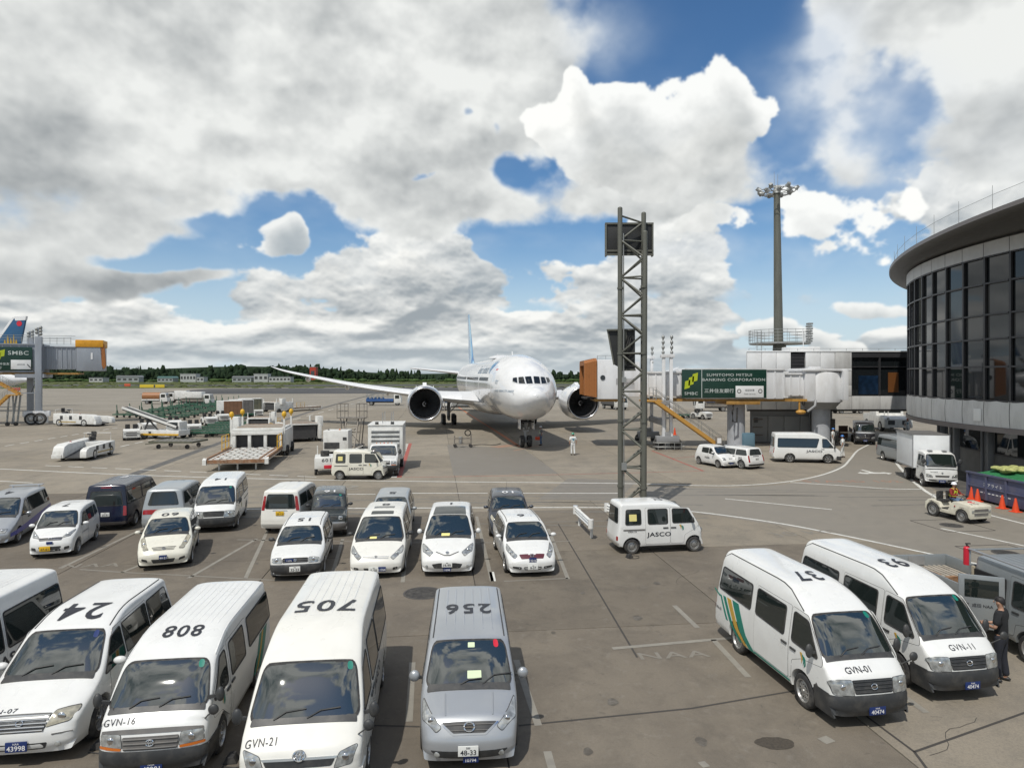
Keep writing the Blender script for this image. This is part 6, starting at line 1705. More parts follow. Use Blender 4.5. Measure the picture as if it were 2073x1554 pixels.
MB().box((-.08,-.14,.98),(1.4,.2,.08)).bar((-.74,-.12,.95),(-.44,-.12,-.70),.07).box((.28,-.14,-.95),(.62,.2,.08)).box((.1,-.16,.1),(.12,.1,1.7)).build('case_frame', MASTC, b2)
for k in range(3): MB().tube([(.2 + .1 * k,-.2,.7),(.05 + .1 * k,-.32,.1),(.22 + .08 * k,-.25,-.6)],.02,6).build('cable', RUBBER, b2)
for k in range(4): MB().box((.25,-.15,-.75 + k * .1),(.5,.06,.03)).build('louvre', BLACKP, b2)

# ---- white guard rails at the mast foot
def guard_rail(name, label, p0, p1):
	p0, p1 = Vector(p0), Vector(p1); d = (p1 - p0); L_ = d.length
	o = thing(name, label, 'guard rail',(p0.x, p0.y,0), math.atan2(d.y, d.x), 'white guard rails at the mast foot')
	prof = [(.0,.46),(.06,.50),(.0,.56),(.06,.63),(.0,.69),(.06,.74),(.0,.78)]
	rb = MB()
	for x in [L_ * k / 8 for k in range(9)]: rb.v += [Vector((x,-y, z)) for y, z in prof] + [Vector((x,.03 - y, z)) for y, z in prof]
	for i in range(8):
		for k in range(6):
			rb.f += [(i * 14 + k,(i + 1) * 14 + k,(i + 1) * 14 + k + 1, i * 14 + k + 1),(i * 14 + 7 + k, i * 14 + 8 + k,(i + 1) * 14 + 8 + k,(i + 1) * 14 + 7 + k)]
	rb.build('beam', P_WHITE, o, smooth=50, recalc=False)
	for x in (0, L_): MB().cyl((x,.0,.45),(x,.0,.80),.11, n=16).build('end_cap', P_WHITE, o)
	for x in (L_ * .12, L_ * .9): MB().cyl((x,.10,0),(x,.10,.70),.06, n=12).build('post', P_WHITE, o)
	return o

guard_rail('guard_rail', 'white steel guard rail left of the lattice mast', G(1165,1060), G(1196,1092))
guard_rail('guard_rail', 'short white steel guard rail right behind the small van by the mast', G(1228,1055), G(1262,1068))

# ================================================================== passenger boarding bridges
BR_W = mat('bridge_white',(.70,.71,.72),.45, var=.05, vscale=.7, dirt=((.36,.34,.31),.45,.9), streak=.3)
BR_G = mat('bridge_grey_blue',(.30,.325,.36),.45,.2, var=.06, vscale=.7, dirt=((.20,.20,.20),.35,.9), streak=.3)
AD_G = mat('sign_dark_green',(.010,.040,.028),.35, var=.1)
AD_L = mat('sign_lime',(.42,.50,.02),.4)
AD_W = mat('sign_pale_lettering',(.50,.55,.53),.4)
RUST = mat('yellow_brown_beam',(.36,.20,.05),.55, var=.2, dirt=((.16,.085,.04),.5,2.0))
STAIR = mat('stair_yellow',(.50,.27,.055),.5, var=.15, dirt=((.24,.12,.04),.5,3.0))
BELLOW = mat('bellows_orange',(.34,.125,.03),.65, var=.2, dirt=((.13,.055,.02),.6,3.0))
HOOD_Y = mat('hood_yellow',(.62,.29,.015),.5, var=.1)

def tunnel(root, x0, x1, z0, z1, w, m, ribs=.62, name='tunnel'):
	o = MB().box(((x0 + x1) / 2,0,(z0 + z1) / 2),(x1 - x0, w, z1 - z0)).build(name, m, root, bevel=.05)
	n = int((x1 - x0) / ribs)
	for k in range(n + 1):
		x = x0 + (x1 - x0) * k / n
		for sg in (-1,1):
			link('rib', RIBM(z1 - z0 - .2, m), o,(x, sg * (w / 2 + .03),(z0 + z1) / 2))
	MB().box(((x0 + x1) / 2,-w / 2 - .05, z1 - .06),(x1 - x0 + .05,.16,.16)).box(((x0 + x1) / 2, w / 2 + .05, z1 - .06),(x1 - x0 + .05,.16,.16)).build('top_rail', m, o)
	return o

_R = {}

def RIBM(h, m):
	k = (round(h,2), m.name)
	if k not in _R: _R[k] = MB().box((0,0,0),(.12,.07, h)).mesh('rib', m, None)
	return _R[k]

def smbc(root, x, z, w, h, y, full=True):
	"""advertising board on the tunnel side facing the car park"""
	b = MB().box((x, y, z),(w,.08, h)).build('advert_board', AD_G, root, bevel=.01)
	yy = y - .046
	lx = x - w * .39 if full else x - w * .28
	k = h / 2.5
	for dx, dz in ((-.28,-.22),(.0,.02),(.28,.26)):
		MB().prism([(lx + dx * k * 1.2 - .26 * k, z + .22 * k + dz * k * 1.3 - .42 * k),(lx + dx * k * 1.2 + .20 * k, z + .22 * k + dz * k * 1.3 - .28 * k),(lx + dx * k * 1.2 + .26 * k, z + .22 * k + dz * k * 1.3 + .42 * k),(lx + dx * k * 1.2 - .20 * k, z + .22 * k + dz * k * 1.3 + .28 * k)], yy - .01, yy + .01 - abs(dx) * .02).build('emblem', AD_L, b)
	put_ = lambda cx, cz: (lambda u, v: Vector((cx + u, yy - .012, cz + v)))
	if full:
		letters('lettering', 'SMBC',.26, AD_W, b, put_(lx, z - .86),.008,1.1,1.25)
		letters('lettering', 'SUMITOMO MITSUI',.24, AD_W, b, put_(x + .12 * w - .45, z + .78),.006,1.1,1.3)
		letters('lettering', 'BANKING CORPORATION',.24, AD_W, b, put_(x + .12 * w - .05, z + .36),.006,1.1,1.3)
		letters('lettering', '三井住友銀行',.38, AD_W, b, put_(x - .06 * w, z - .62),.012,1.05,1.1)
		MB().box((x - w * .265, yy, z),(.05,.03, h)).build('board_joint', AD_L if False else AD_W, b)
		nb = MB().box((x + w * .30, yy - .02, z - .70),(w * .33,.05,1.02)).build('notice_panel', PANEL, b, bevel=.008)
		letters('lettering', '成田空港',.2, INKK, nb, lambda u, v: Vector((x + w * .30 + u, yy - .05, z - .58 + v)),.004)
		letters('lettering', 'Gate service',.14, INKK, nb, lambda u, v: Vector((x + w * .30 + u, yy - .05, z - .90 + v)),.002)
		for s_ in (-1,1): MB().lathe([(.12,0),(.19,.0),(.19,.02),(.12,.02)],20,(x + w * .30 + s_ * w * .125, yy - .06, z - .65), 'y').build('round_mark', GREYP, nb)
	else:
		letters('lettering', 'SMBC',.52, AD_W, b, put_(x + w * .18, z + .62 * k),.01,1.1,1.2)
		letters('lettering', '三井住友',.34, AD_W, b, put_(x - w * .18, z - .55 * k),.01,1.0,1.1)
		letters('lettering', '銀行',.34, AD_W, b, put_(x - w * .28, z - .95 * k),.01,1.0,1.1)
		nb = MB().box((x + w * .24, yy - .02, z - .62 * k),(w * .46,.05,1.0 * k)).build('notice_panel', PANEL, b, bevel=.008)
		letters('lettering', '成田空港',.2, INKK, nb, lambda u, v: Vector((x + w * .24 + u, yy - .05, z - .62 * k + v)),.004)
	return b

def stairs(root, x0, z0, x1, z1, y, w, m, rail_m, treads=True, name='stair'):
	"""open flight with stringers, treads and tubular rails"""
	o = MB()
	for s_ in (-1,1): o.bar((x0, y + s_ * w / 2, z0),(x1, y + s_ * w / 2, z1),.09,.30)
	o = o.build(name, m, root)
	n = max(3, int(abs(z1 - z0) / .24)); tm = MB().box((0,0,0),(.27, w - .06,.035)).mesh('tread', m, None)
	for k in range(1, n):
		t = k / n; link('tread', tm, o,(x0 + (x1 - x0) * t, y, z0 + (z1 - z0) * t + .04))
	r = MB()
	for s_ in (-1,1):
		for h in (.55,1.0): r.cyl((x0, y + s_ * w / 2, z0 + h),(x1, y + s_ * w / 2, z1 + h),.022, n=6)
		for k in range(7):
			t = k / 6; p = (x0 + (x1 - x0) * t, y + s_ * w / 2, z0 + (z1 - z0) * t); r.cyl(p,(p[0], p[1], p[2] + 1.02),.02, n=6)
	r.build('handrail', rail_m, o)
	return o

# ---- bridge on the right, docked to the airliner
BY = 61.0
rb = thing('boarding_bridge', 'white boarding bridge with a dark green bank advertisement reaching the airliner', 'boarding bridge',(0, BY,0))
X = lambda px: AT(px, BY)
fz = ZT(806, BY)
tunnel(rb, X(1378), X(1572), fz, ZT(746, BY),3.3, BR_W,.75)
tunnel(rb, X(1288), X(1385), fz + .25, ZT(752, BY),2.9, BR_W,.7, 'inner_tunnel')
tunnel(rb, X(1570), X(1622), fz + .25, ZT(755, BY),2.9, BR_W,.7, 'inner_tunnel')
smbc(rb, X(1453),(fz + ZT(746, BY)) / 2 + .0, X(1536) - X(1370),2.52,-1.80)
MB().box(((X(1310) + X(1622)) / 2,-1.35, fz - .12),(X(1622) - X(1310),.25,.22)).box(((X(1310) + X(1622)) / 2,1.35, fz - .12),(X(1622) - X(1310),.25,.22)).build('floor_beam', RUST, rb)
# rotunda and its column
MB().lathe([(.01, fz - .3),(1.95, fz - .3),(2.0, fz),(2.0, ZT(756, BY)),(1.9, ZT(753, BY)),(.01, ZT(752, BY))],36,(X(1657),0,0)).build('rotunda', BR_W, rb)
MB().box((X(1623),0,(fz + ZT(750, BY)) / 2),(.9,3.6, ZT(748, BY) - fz + .3)).build('rotunda_frame', BR_W, rb, bevel=.04)
MB().box((X(1689),-.6,(fz + ZT(750, BY)) / 2),(.4,3.2, ZT(748, BY) - fz + .1)).build('rotunda_frame', BR_W, rb, bevel=.04)
MB().box((X(1655),0, ZT(749, BY)),(4.3,3.9,.2)).box((X(1640),-.8, ZT(746, BY)),(.9,.6,.35)).build('rotunda_roof', BR_W, rb, bevel=.05)
MB().lathe([(.01, fz - .95),(1.2, fz - .95),(1.75, fz - .3),(.01, fz - .3)],28,(X(1660),0,0)).build('rotunda_base', PANEL_D, rb)
COLM = mat('column_pale_blue_grey',(.40,.42,.45),.45, var=.05, dirt=((.25,.25,.25),.3,1.2))
for px in (1662,1490): MB().cyl((X(px),0,0),(X(px),0, fz - .35),.78, n=28).cyl((X(px),0,0),(X(px),0,.12),1.05, n=24).build('column', COLM, rb)
MB().box((X(1492),0, fz - .35),(3.0,3.4,.3)).build('column_head', RUST, rb, bevel=.03)
MB().tube([(X(1474),-1.5, fz - .3),(X(1471),-1.6, fz - 1.2),(X(1472),-1.6, fz - 2.0),(X(1480),-1.5, fz - 2.1),(X(1482),-1.4, fz - .8)],.08,8).build('cable_loop', RUBBER, rb)
for px in (1395,1610): MB().tube([(X(px - 2),-1.7, fz - .2),(X(px - 1),-1.7, fz - .55),(X(px + 2),-1.7, fz - .55),(X(px + 3),-1.7, fz - .2)],.04,6).build('cable_loop', RUBBER, rb)
MB().bar((X(1600),-1.9, fz - .1),(X(1600),-1.9, fz - 1.0),.12).box((X(1600),-1.9, fz - .1),(1.3,.2,.2)).ball((X(1602),-2.0, fz - 1.15),.35,(1.3,1,.6)).build('lamp_bracket', STAIR, rb)
MB().tube([(X(1632),-1.9, fz - .1),(X(1628),-2.2, fz - .6),(X(1612),-2.3, fz - 1.1)],.12,8).build('cable_arm', PANEL_D, rb)
# lift frame: double columns with lamp clusters on top, wheel bogies at the foot
lx = X(1338)
for dy, dx, top in ((-2.5,0,690),(2.3,-.7,707)):
	for d in (-.33,.33): MB().box((lx + dx + d, dy,4.4),(.26,.34,7.4)).build('lift_column', BR_W, rb, bevel=.02)
	MB().box((lx + dx, dy, ZT(722, BY)),(1.2,.5,.3)).build('lift_head', BR_W, rb, bevel=.03)
	MB().box((lx + dx - .1, dy + .3, fz - .5),(.14,.14, fz)).build('lift_screw', STEEL, rb)
	for q in range(2):
		for h in range(4):
			MB().ball((lx + dx + (q - .5) * .75, dy - .05, ZT(top, BY) - .45 * h + .2),.16,(.9,.9,1.2),8,6).cyl((lx + dx + (q - .5) * .75, dy, ZT(722, BY)),(lx + dx + (q - .5) * .75, dy, ZT(top, BY) + .3),.05, n=6).build('signal_lamp', GALV, rb)
	bg_ = MB().box((lx + dx, dy,.95),(2.0,.7,.5)).box((lx + dx, dy,1.3),(.5,.5,.5)).build('bogie', PANEL_D, rb, bevel=.04)
	for s_ in (-.75,.75): link('wheel', wheel_meshes(.52,.35, 'steel')[0], bg_,(lx + dx + s_, dy,.52));
	gd = MB()
	for z in (.35,.7): gd.tube([(lx + dx - 1.4, dy - .6, z),(lx + dx - 1.0, dy - .95, z),(lx + dx + 1.0, dy - .95, z),(lx + dx + 1.4, dy - .6, z)],.03,6)
	for s_ in (-1.0,-.4,.4,1.0): gd.cyl((lx + dx + s_, dy - .95,.05),(lx + dx + s_, dy - .95,.72),.025, n=6)
	gd.build('wheel_guard', GALV, bg_)
MB().box((lx - .35,0,2.4),(.5,5.2,.5)).box((lx - .35,0, fz - .3),(1.0,5.6,.4)).build('lift_beam', PANEL_D, rb, bevel=.04)
# stairs from the cab end down to the apron
stairs(rb, X(1310), fz - .1, X(1440),.15,-3.2,1.0, STAIR, GALV)
MB().box((X(1305),-2.6, fz - .12),(1.6,2.2,.12)).build('stair_landing', STAIR, rb)
tr_ = MB()
for h in (.0,.55,1.05): tr_.bar((X(1298),-3.7, fz + h),(X(1312),-3.7, fz + h),.035)
for dx in (0,.3,.6): tr_.bar((X(1298) + dx,-3.7, fz),(X(1298) + dx,-3.7, fz + 1.05),.035)
tr_.build('landing_rail', GALV, rb)
# cab with porthole, louvres and orange bellows toward the aircraft door
MB().box((X(1228),.3,(fz + ZT(729, BY)) / 2),(X(1250) - X(1203),4.0, ZT(728, BY) - fz)).build('cab', BR_W, rb, bevel=.08)
MB().box((X(1268),.2,(fz + ZT(733, BY)) / 2 + .1),(X(1292) - X(1250),3.4, ZT(733, BY) - fz - .2)).build('cab_link', BR_W, rb, bevel=.05)
cb = MB()
for k in range(16): cb.box((X(1242) + k * .1,-1.72, fz + 1.55),(.03,.05,.55))
cb.build('louvre', GREYP, rb)
MB().lathe([(.001,0),(.22,0),(.22,.06)],20,(X(1215),-1.76, fz + 1.9), 'y').build('porthole', DARKG, rb)
ps = [MB().box((0,0,0),(.5,3.6,.35)).mesh('x', BELLOW)]
for k in range(5):
	x = X(1201) - .22 * k; z0, z1 = fz + .15 + .04 * k, ZT(727, BY) + .05 - .05 * k
	MB().prism([(-1.75, z0),(-1.35, z0),(-1.35, z1 - .45),(2.1, z1 - .45),(2.1, z0),(2.45, z0),(2.45, z1 - .25),(2.2, z1),(-1.5, z1),(-1.75, z1 - .25)], x - .13, x + .10, 'yz').build('bellows', BELLOW, rb)
MB().box((X(1230),.3, fz - .12),(X(1262) - X(1203),3.6,.24)).build('cab_floor', RUST, rb, bevel=.03)
MB().box((X(1200),1.0, fz + .02),(1.6,3.2,.14)).build('door_sill_platform', RUBBER, rb)
rr_ = MB()
for k in range(5): rr_.cyl((X(1205) + k * .75,-1.5, ZT(728, BY)),(X(1205) + k * .75,-1.5, ZT(728, BY) + .35),.02, n=6)
rr_.bar((X(1205),-1.5, ZT(728, BY) + .33),(X(1205) + 3.0,-1.5, ZT(728, BY) + .33),.03); rr_.build('roof_rail', GALV, rb)

# ---- bridge at the far left
LY = 93.0
lb = thing('boarding_bridge', 'grey boarding bridge with yellow cab hood and bank advertisement at the far left', 'boarding bridge',(0, LY,0))
X2 = lambda px: AT(px, LY)
LR = R(24); lb.rotation_euler = (0,0, LR); _p = X2(190); lb.location = (_p - math.cos(LR) * _p, LY - math.sin(LR) * _p,0)
z0, z1 = ZT(754, LY), ZT(703, LY)
tunnel(lb, X2(-60), X2(110), z0, ZT(699, LY),3.2, BR_G,.9)
tunnel(lb, X2(108), X2(162), z0 + .4, z1,2.8, BR_G,.5, 'inner_tunnel')
smbc(lb, X2(57.5),(z0 + z1) / 2 + .05, X2(92) - X2(23),3.1,-1.74, False)
MB().box((X2(186),.2,(z0 + z1) / 2 + .1),(X2(205) - X2(160),3.8, z1 - z0 - .2)).build('cab', BR_G, lb, bevel=.12)
letters('lettering', '▐',.9, INKW, lb, lambda u, v: Vector((X2(190) + u * .5,-1.75,(z0 + z1) / 2 + .5 + v)),0.0)
MB().box((X2(186),.2, z1 + .45),(X2(211) - X2(163),4.0,1.0)).build('cab_hood', HOOD_Y, lb, bevel=.12)
MB().prism([(X2(204), z1 + .4),(X2(211), z1 + .4),(X2(214), z0 + .9),(X2(210), z0 + .5),(X2(207), z0 + 1.0)],-1.7,-1.1).build('bellows', BELLOW, lb)
MB().box((X2(60),0, z0 - .15),(X2(160) - X2(-60),2.8,.25)).build('floor_beam', RUST, lb)
for px, dy, t in ((104,-2.4,668),(77,2.2,672)):
	MB().box((X2(px), dy,(ZT(685, LY) + 1.5) / 2),(.75,.6, ZT(685, LY) - 1.5)).build('lift_column', BR_G, lb, bevel=.04)
	MB().cyl((X2(px), dy, ZT(690, LY)),(X2(px), dy, ZT(t, LY)),.10, n=8).build('lamp_post', BR_G, lb)
	for k in range(5): MB().ball((X2(px) + (-.22 if k % 2 else .22), dy, ZT(t + 3 * k, LY)),.22,(1,1,1.2),8,6).build('signal_lamp', GALV, lb)
MB().box((X2(90),0, z0 - .45),(3.2,5.2,.5)).box((X2(91),-2.3,4.2),(2.6,.12,.12)).build('lift_beam', BR_G, lb)
bg_ = MB().box((X2(101),-2.4,1.45),(3.0,.8,.7)).box((X2(85),-2.4,1.2),(.5,.6,1.0)).box((X2(116),-2.4,1.0),(.4,.8,1.6)).build('bogie', BR_W, lb, bevel=.05)
for s_ in (93.5,107):
	w_ = link('wheel', wheel_meshes(.80,.5, 'steel')[0], bg_,(X2(s_),-2.7,.80), math.pi); link('rim', wheel_meshes(.80,.5, 'steel')[1], w_)
MB().bar((X2(85),-2.2,8),(X2(103),-2.2,6.5),.10).bar((X2(103),-2.2,6.5),(X2(92),-2.2,4.3),.10).build('strut', BLACKP, lb)
rl = MB()
for h in (.45,.9): rl.bar((X2(-30),-1.4, ZT(699, LY) + h),(X2(155),-1.4, ZT(699, LY) + h),.05); rl.bar((X2(-30),1.4, ZT(699, LY) + h + .4),(X2(155),1.4, ZT(699, LY) + h + .4),.05)
for k in range(17): rl.bar((X2(-30 + k * 11.5),-1.4, ZT(699, LY)),(X2(-30 + k * 11.5),-1.4, ZT(699, LY) + .95),.045)
rl.build('roof_rail', GALV, lb)
stairs(lb, X2(20), z0 - .2, X2(75),4.1,-2.9,1.1, STAIR, GALV)
stairs(lb, X2(64),4.0, X2(14),.2,-4.4,1.1, STAIR, GALV)
MB().box((X2(70),-3.7,4.0),(1.3,2.6,.1)).build('stair_landing', STAIR, lb)
for px, q in ((60,58),(66,69),(72,66),(78,74)): MB().bar((X2(px),-3.2,4.0),(X2(q),-3.6,.2),.16).build('stair_leg', GALV, lb)
for px in (59,72): MB().cyl((X2(px),-3.75,.25),(X2(px),-3.45,.25),.25, n=14).build('castor', TYRE, lb)

# ================================================================== airliner
AIR_W = mat('aircraft_white',(.74,.745,.745),.22, coat=.6, var=.03, vscale=.25, dirt=((.45,.44,.41),.28,.7))
AIR_G = mat('aircraft_grey',(.60,.61,.62),.4, var=.05, vscale=.3)
LIP = mat('polished_metal',(.62,.62,.63), rough=.22, metal=1.0, var=.08)
FAN = mat('fan_titanium',(.11,.112,.115), rough=.4, metal=.5)
GEARM = mat('gear_grey',(.34,.345,.345),.45,.2, var=.1, dirt=((.12,.11,.1),.5,3))
FINB = bpy.data.materials.new('fin_blue_bands'); FINB.use_nodes = True
_t = FINB.node_tree; _p = _t.nodes['Principled BSDF']; _p.inputs['Roughness'].default_value = .25; _p.inputs['Coat Weight'].default_value = .5
_w = nd(_t, 'ShaderNodeTexWave'); _w.inputs['Scale'].default_value = .16; _w.inputs['Distortion'].default_value = 3.0; _w.inputs['Detail'].default_value = 1.5
_c = nd(_t, 'ShaderNodeTexCoord'); _m = nd(_t, 'ShaderNodeMapping'); _m.inputs['Rotation'].default_value = (0, R(35),0); _t.links.new(_c.outputs['Object'], _m.inputs[0]); _t.links.new(_m.outputs[0], _w.inputs['Vector'])
_r = nd(_t, 'ShaderNodeValToRGB'); _e = _r.color_ramp.elements; _e[0].color = (.05,.15,.36,1); _e[1].color = (.36,.55,.66,1); _n = _e.new(.5); _n.color = (.10,.30,.54,1)
_t.links.new(_w.outputs['Fac'], _r.inputs[0]); _t.links.new(_r.outputs[0], _p.inputs['Base Color'])

def catmull(tab, n):
	P = [tab[0]] + list(tab) + [tab[-1]]; out = []
	for i in range(1, len(P) - 2):
		for k in range(n):
			t = k / n
			out.append(tuple(.5 * ((2 * b) + (c - a) * t + (2 * a - 5 * b + 4 * c - d) * t * t + (3 * b - a - 3 * c + d) * t ** 3) for a, b, c, d in zip(*P[i - 1:i + 3])))
	return out + [P[-2]]

FUS = [(5.9,.02,4.78,4.72),(5.82,.36,5.0,4.42),(5.5,.78,5.22,4.0),(5.0,1.16,5.45,3.62),(4.2,1.62,5.75,3.20),(3.4,1.98,6.40,2.92),(2.4,2.34,7.08,2.66),(1.0,2.68,7.68,2.48),(-1.0,2.94,8.18,2.38),(-3.5,3.08,8.48,2.35),(-6,3.1,8.55,2.35),(-20,3.1,8.55,2.35),(-46,3.1,8.55,2.35),(-51,3.02,8.55,2.6),(-56,2.6,8.52,3.6),(-61,1.8,8.4,5.0),(-65,1.0,8.1,6.1),(-67.8,.25,7.6,6.9)]
FUSC = catmull(FUS,5)

def fus(x):
	for a, b in zip(FUSC, FUSC[1:]):
		if b[0] <= x <= a[0]:
			t = (a[0] - x) / max(1e-6, a[0] - b[0]); return [p + (q - p) * t for p, q in zip(a, b)]
	return list(FUSC[0] if x > 0 else FUSC[-1])

def airliner(name, label, loc, rz, fin_m, name_text=True, full=True):
	root = thing(name, label, 'airliner', loc, rz)
	mb = MB(); n = 40
	for x, w, zt, zb in FUSC:
		zc, h = (zt + zb) / 2,(zt - zb) / 2
		mb.v += [Vector((x, math.sin(2 * math.pi * k / n) * w, zc + math.cos(2 * math.pi * k / n) * h)) for k in range(n)]
	for i in range(len(FUSC) - 1):
		for k in range(n):
			j = (k + 1) % n; mb.f.append([i * n + k, i * n + j,(i + 1) * n + j,(i + 1) * n + k])
	mb.build('fuselage', AIR_W, root, smooth=60, recalc=True)

	def nose(y, z, off=0.0):
		lo, hi = -4.0,5.9
		for _ in range(40):
			m = (lo + hi) / 2; x, w, zt, zb = fus(m)
			if (y / w) ** 2 + ((z - (zt + zb) / 2) / ((zt - zb) / 2)) ** 2 < 1: lo = m
			else: hi = m
		x, w, zt, zb = fus(lo)
		nn = Vector((.9, y / w * .8,(z - (zt + zb) / 2) / ((zt - zb) / 2) * .8)).normalized()
		return Vector((lo, y, z)) + nn * off

	def sidef(x, z, off=0.0, s=-1):
		_, w, zt, zb = fus(x); c = (z - (zt + zb) / 2) / ((zt - zb) / 2)
		return Vector((x, s * (w * math.sqrt(max(0,1 - c * c)) + off), z))

	if full:
		for q in ([(.05,5.80),(.60,5.78),(.64,6.40),(.09,6.44)],[(.69,5.78),(1.22,5.81),(1.16,6.36),(.73,6.40)],[(1.29,5.83),(1.66,5.97),(1.58,6.30),(1.24,6.35)]):
			for qq in (q, mirror_y(q)):
				w_ = patch('cockpit_window', DARKG, root, qq, nose,.02,.05, r=.08, step=.15)
				rim_strip('window_frame', AIR_G, w_, qq, nose,.045,.03, r=.08)
		pts = [nose(math.cos(t) * 1.05,4.75 + math.sin(t) * .98,.004) for t in [2 * math.pi * k / 40 for k in range(41)]]
		MB().tube(pts,.012,5).build('radome_joint', AIR_G, root)
		wm = MB().box((0,0,0),(.26,.05,.36)).mesh('cabin_window', DARKG, None, bevel=.06)
		for k in range(86):
			x = -4.2 - k * .56
			if 14 < k < 17 or 44 < k < 47: continue
			p = sidef(x,6.15,.0); o = link('cabin_window', wm, root, p); o.rotation_euler = (R(-12),0,0)
		for x in (-2.6,-13.2,-30.5):
			q = [(x - .55,4.55),(x + .55,4.55),(x + .55,6.55),(x - .55,6.55)]
			d = patch('cabin_door', AIR_W, root, q, lambda a, b, o: sidef(a, b, o),.012,.02, r=.15, step=.3)
			rim_strip('door_outline', AIR_G, d, q, lambda a, b, o: sidef(a, b, o),.035,.014, r=.15, inner=0)
		TXT = mat('livery_blue_grey',(.22,.29,.36),.4)
		letters('lettering', 'Garuda Indonesia',1.0, TXT, root, lambda u, v: sidef(-11.6 + u,7.15 + v * .9,.012),.01,1.0,1.0)
		for pl, cc in (([(-4.6,6.6),(-3.9,7.3),(-3.6,7.9),(-4.5,7.5)],(.03,.16,.42)),([(-5.2,6.7),(-4.7,7.4),(-4.5,8.0),(-5.3,7.5)],(.12,.42,.60)),([(-5.9,6.9),(-5.4,7.5),(-5.3,8.0),(-6.0,7.6)],(.05,.24,.50))):
			patch('bird_emblem', mat('emblem_blue_%d' % int(cc[2] * 100), cc,.3), root, pl, lambda a, b, o: sidef(a, b, o),.012,.006, r=.15, step=.3)
		patch('sticker', INKR, root,[(-1.9,7.0),(-1.3,7.02),(-1.3,7.14),(-1.9,7.12)], lambda a, b, o: sidef(a, b, o),.012,.006, r=.03)
		letters('lettering', 'PK-GIK  BOEING 777-300ER',.20, TXT, root, lambda u, v: sidef(2.0 + u,5.15 + v,.012),.01,1.0,1.1)
		letters('lettering', '777',.36, TXT, root, lambda u, v: sidef(.2 + u,5.9 + v,.012),.01,1.0,1.1)
		for x, h in ((-8,.5),(-20,.6)): MB().prism([(x,8.5),(x - .6,8.5),(x - .7,8.5 + h),(x - .4,8.5 + h)],-.03,.03).build('antenna', AIR_W, root)
		MB().lathe([(.01,8.85),(.9,8.8),(1.5,8.6),(1.6,8.45)],20,(-16,0,0)).build('satellite_dome', AIR_G, root)
		for s in (-1,1): MB().tube([nose(s * 1.7,5.0,0), nose(s * 1.7,5.0,.18)],.03,6).build('probe', LIP, root)
	# belly fairing
	mb = MB()
	mb.grid(lambda u, v: Vector((-13 - 25 * u, math.sin((v - .5) * math.pi) * (2.2 + 1.35 * math.sin(math.pi * u) ** .5),3.5 - math.cos((v - .5) * math.pi) * (1.0 + .75 * math.sin(math.pi * u) ** .5))),20,16)
	mb.build('belly_fairing', AIR_W, root, smooth=70)
	# wings
	AF = [(1,0),(.8,.028),(.55,.056),(.3,.068),(.12,.052),(.03,.026),(0,0),(.03,-.020),(.12,-.038),(.3,-.046),(.55,-.034),(.8,-.012)]
	ST = catmull([(2.0,-16.6,14.6,3.5,1.15),(5.5,-18.9,11.6,3.75,1.05),(10.2,-22.0,8.9,4.2,.95),(17,-26.6,6.6,5.1,.85),(23.0,-30.7,4.7,6.2,.8),(27.4,-33.6,3.3,7.1,.75),(29.6,-36.1,.9,7.75,.7)],4)
	for s in (-1,1):
		mb = MB()
		for y, x, c, z, th in ST: mb.v += [Vector((x - c * a, s * y, z + c * b * th * (1 if c > 1.5 else 1))) for a, b in AF]
		m = len(AF)
		for i in range(len(ST) - 1):
			for k in range(m): j = (k + 1) % m; mb.f.append([i * m + k, i * m + j,(i + 1) * m + j,(i + 1) * m + k])
		mb.f.append(list(range((len(ST) - 1) * m, len(ST) * m)))
		w = mb.build('wing', AIR_G, root, smooth=40)
		sl_ = MB(); q = [3,4,5,6,7,8]
		for y, x, c, z, th in ST[3:-1]: sl_.v += [Vector((x - c * AF[k][0] + (.03 if AF[k][0] < .05 else .0), s * y, z + c * AF[k][1] * th * 1.05 + (.012 if AF[k][1] > 0 else -.012))) for k in q[1:-1]]
		for i in range(len(ST[3:-1]) - 1):
			for k in range(3): sl_.f.append([i * 4 + k, i * 4 + k + 1,(i + 1) * 4 + k + 1,(i + 1) * 4 + k])
		sl_.build('slat', mat('slat_silver',(.68,.69,.70),.5,.25, var=.05), w, smooth=60)
		for y in (7.5,13.5,19,24.5):
			i = min(range(len(ST)), key=lambda k: abs(ST[k][0] - y)); Y, x, c, z, th = ST[i]
			f = MB(); f.ball((0,0,0),.5,(4.2 * c / 8 + 1.2,.55,.8),14,10); f.build('flap_fairing', AIR_W, w, loc=(x - c * .92, s * y, z - .42), smooth=60)
		# engine
		ex, ey, ez = -13.2,8.85,3.42
		nac = MB().lathe([(1.62,-.55),(1.58,-1.6),(1.56,-2.2),(1.60,-2.2)],48,(ex, s * ey, ez), 'x')
		nac = MB().lathe([(1.88,-.18),(1.98,-.9),(2.02,-2.2),(1.95,-4.0),(1.72,-5.6),(1.50,-6.6),(1.44,-6.6),(1.4,-5)],48,(ex, s * ey, ez), 'x')
		e = nac.build('engine', AIR_W, root, smooth=60)
		MB().lathe([(1.60,-.60),(1.61,-.22),(1.67,-.05),(1.74,.0),(1.82,-.05),(1.885,-.18)],48,(ex, s * ey, ez), 'x').build('intake_lip', LIP, e, smooth=70)
		MB().lathe([(1.60,-.58),(1.60,-2.3),(.01,-2.3)],48,(ex, s * ey, ez), 'x').build('intake_duct', mat('duct_dark',(.10,.10,.105),.5), e, smooth=60)
		bl = MB()
		sec = []
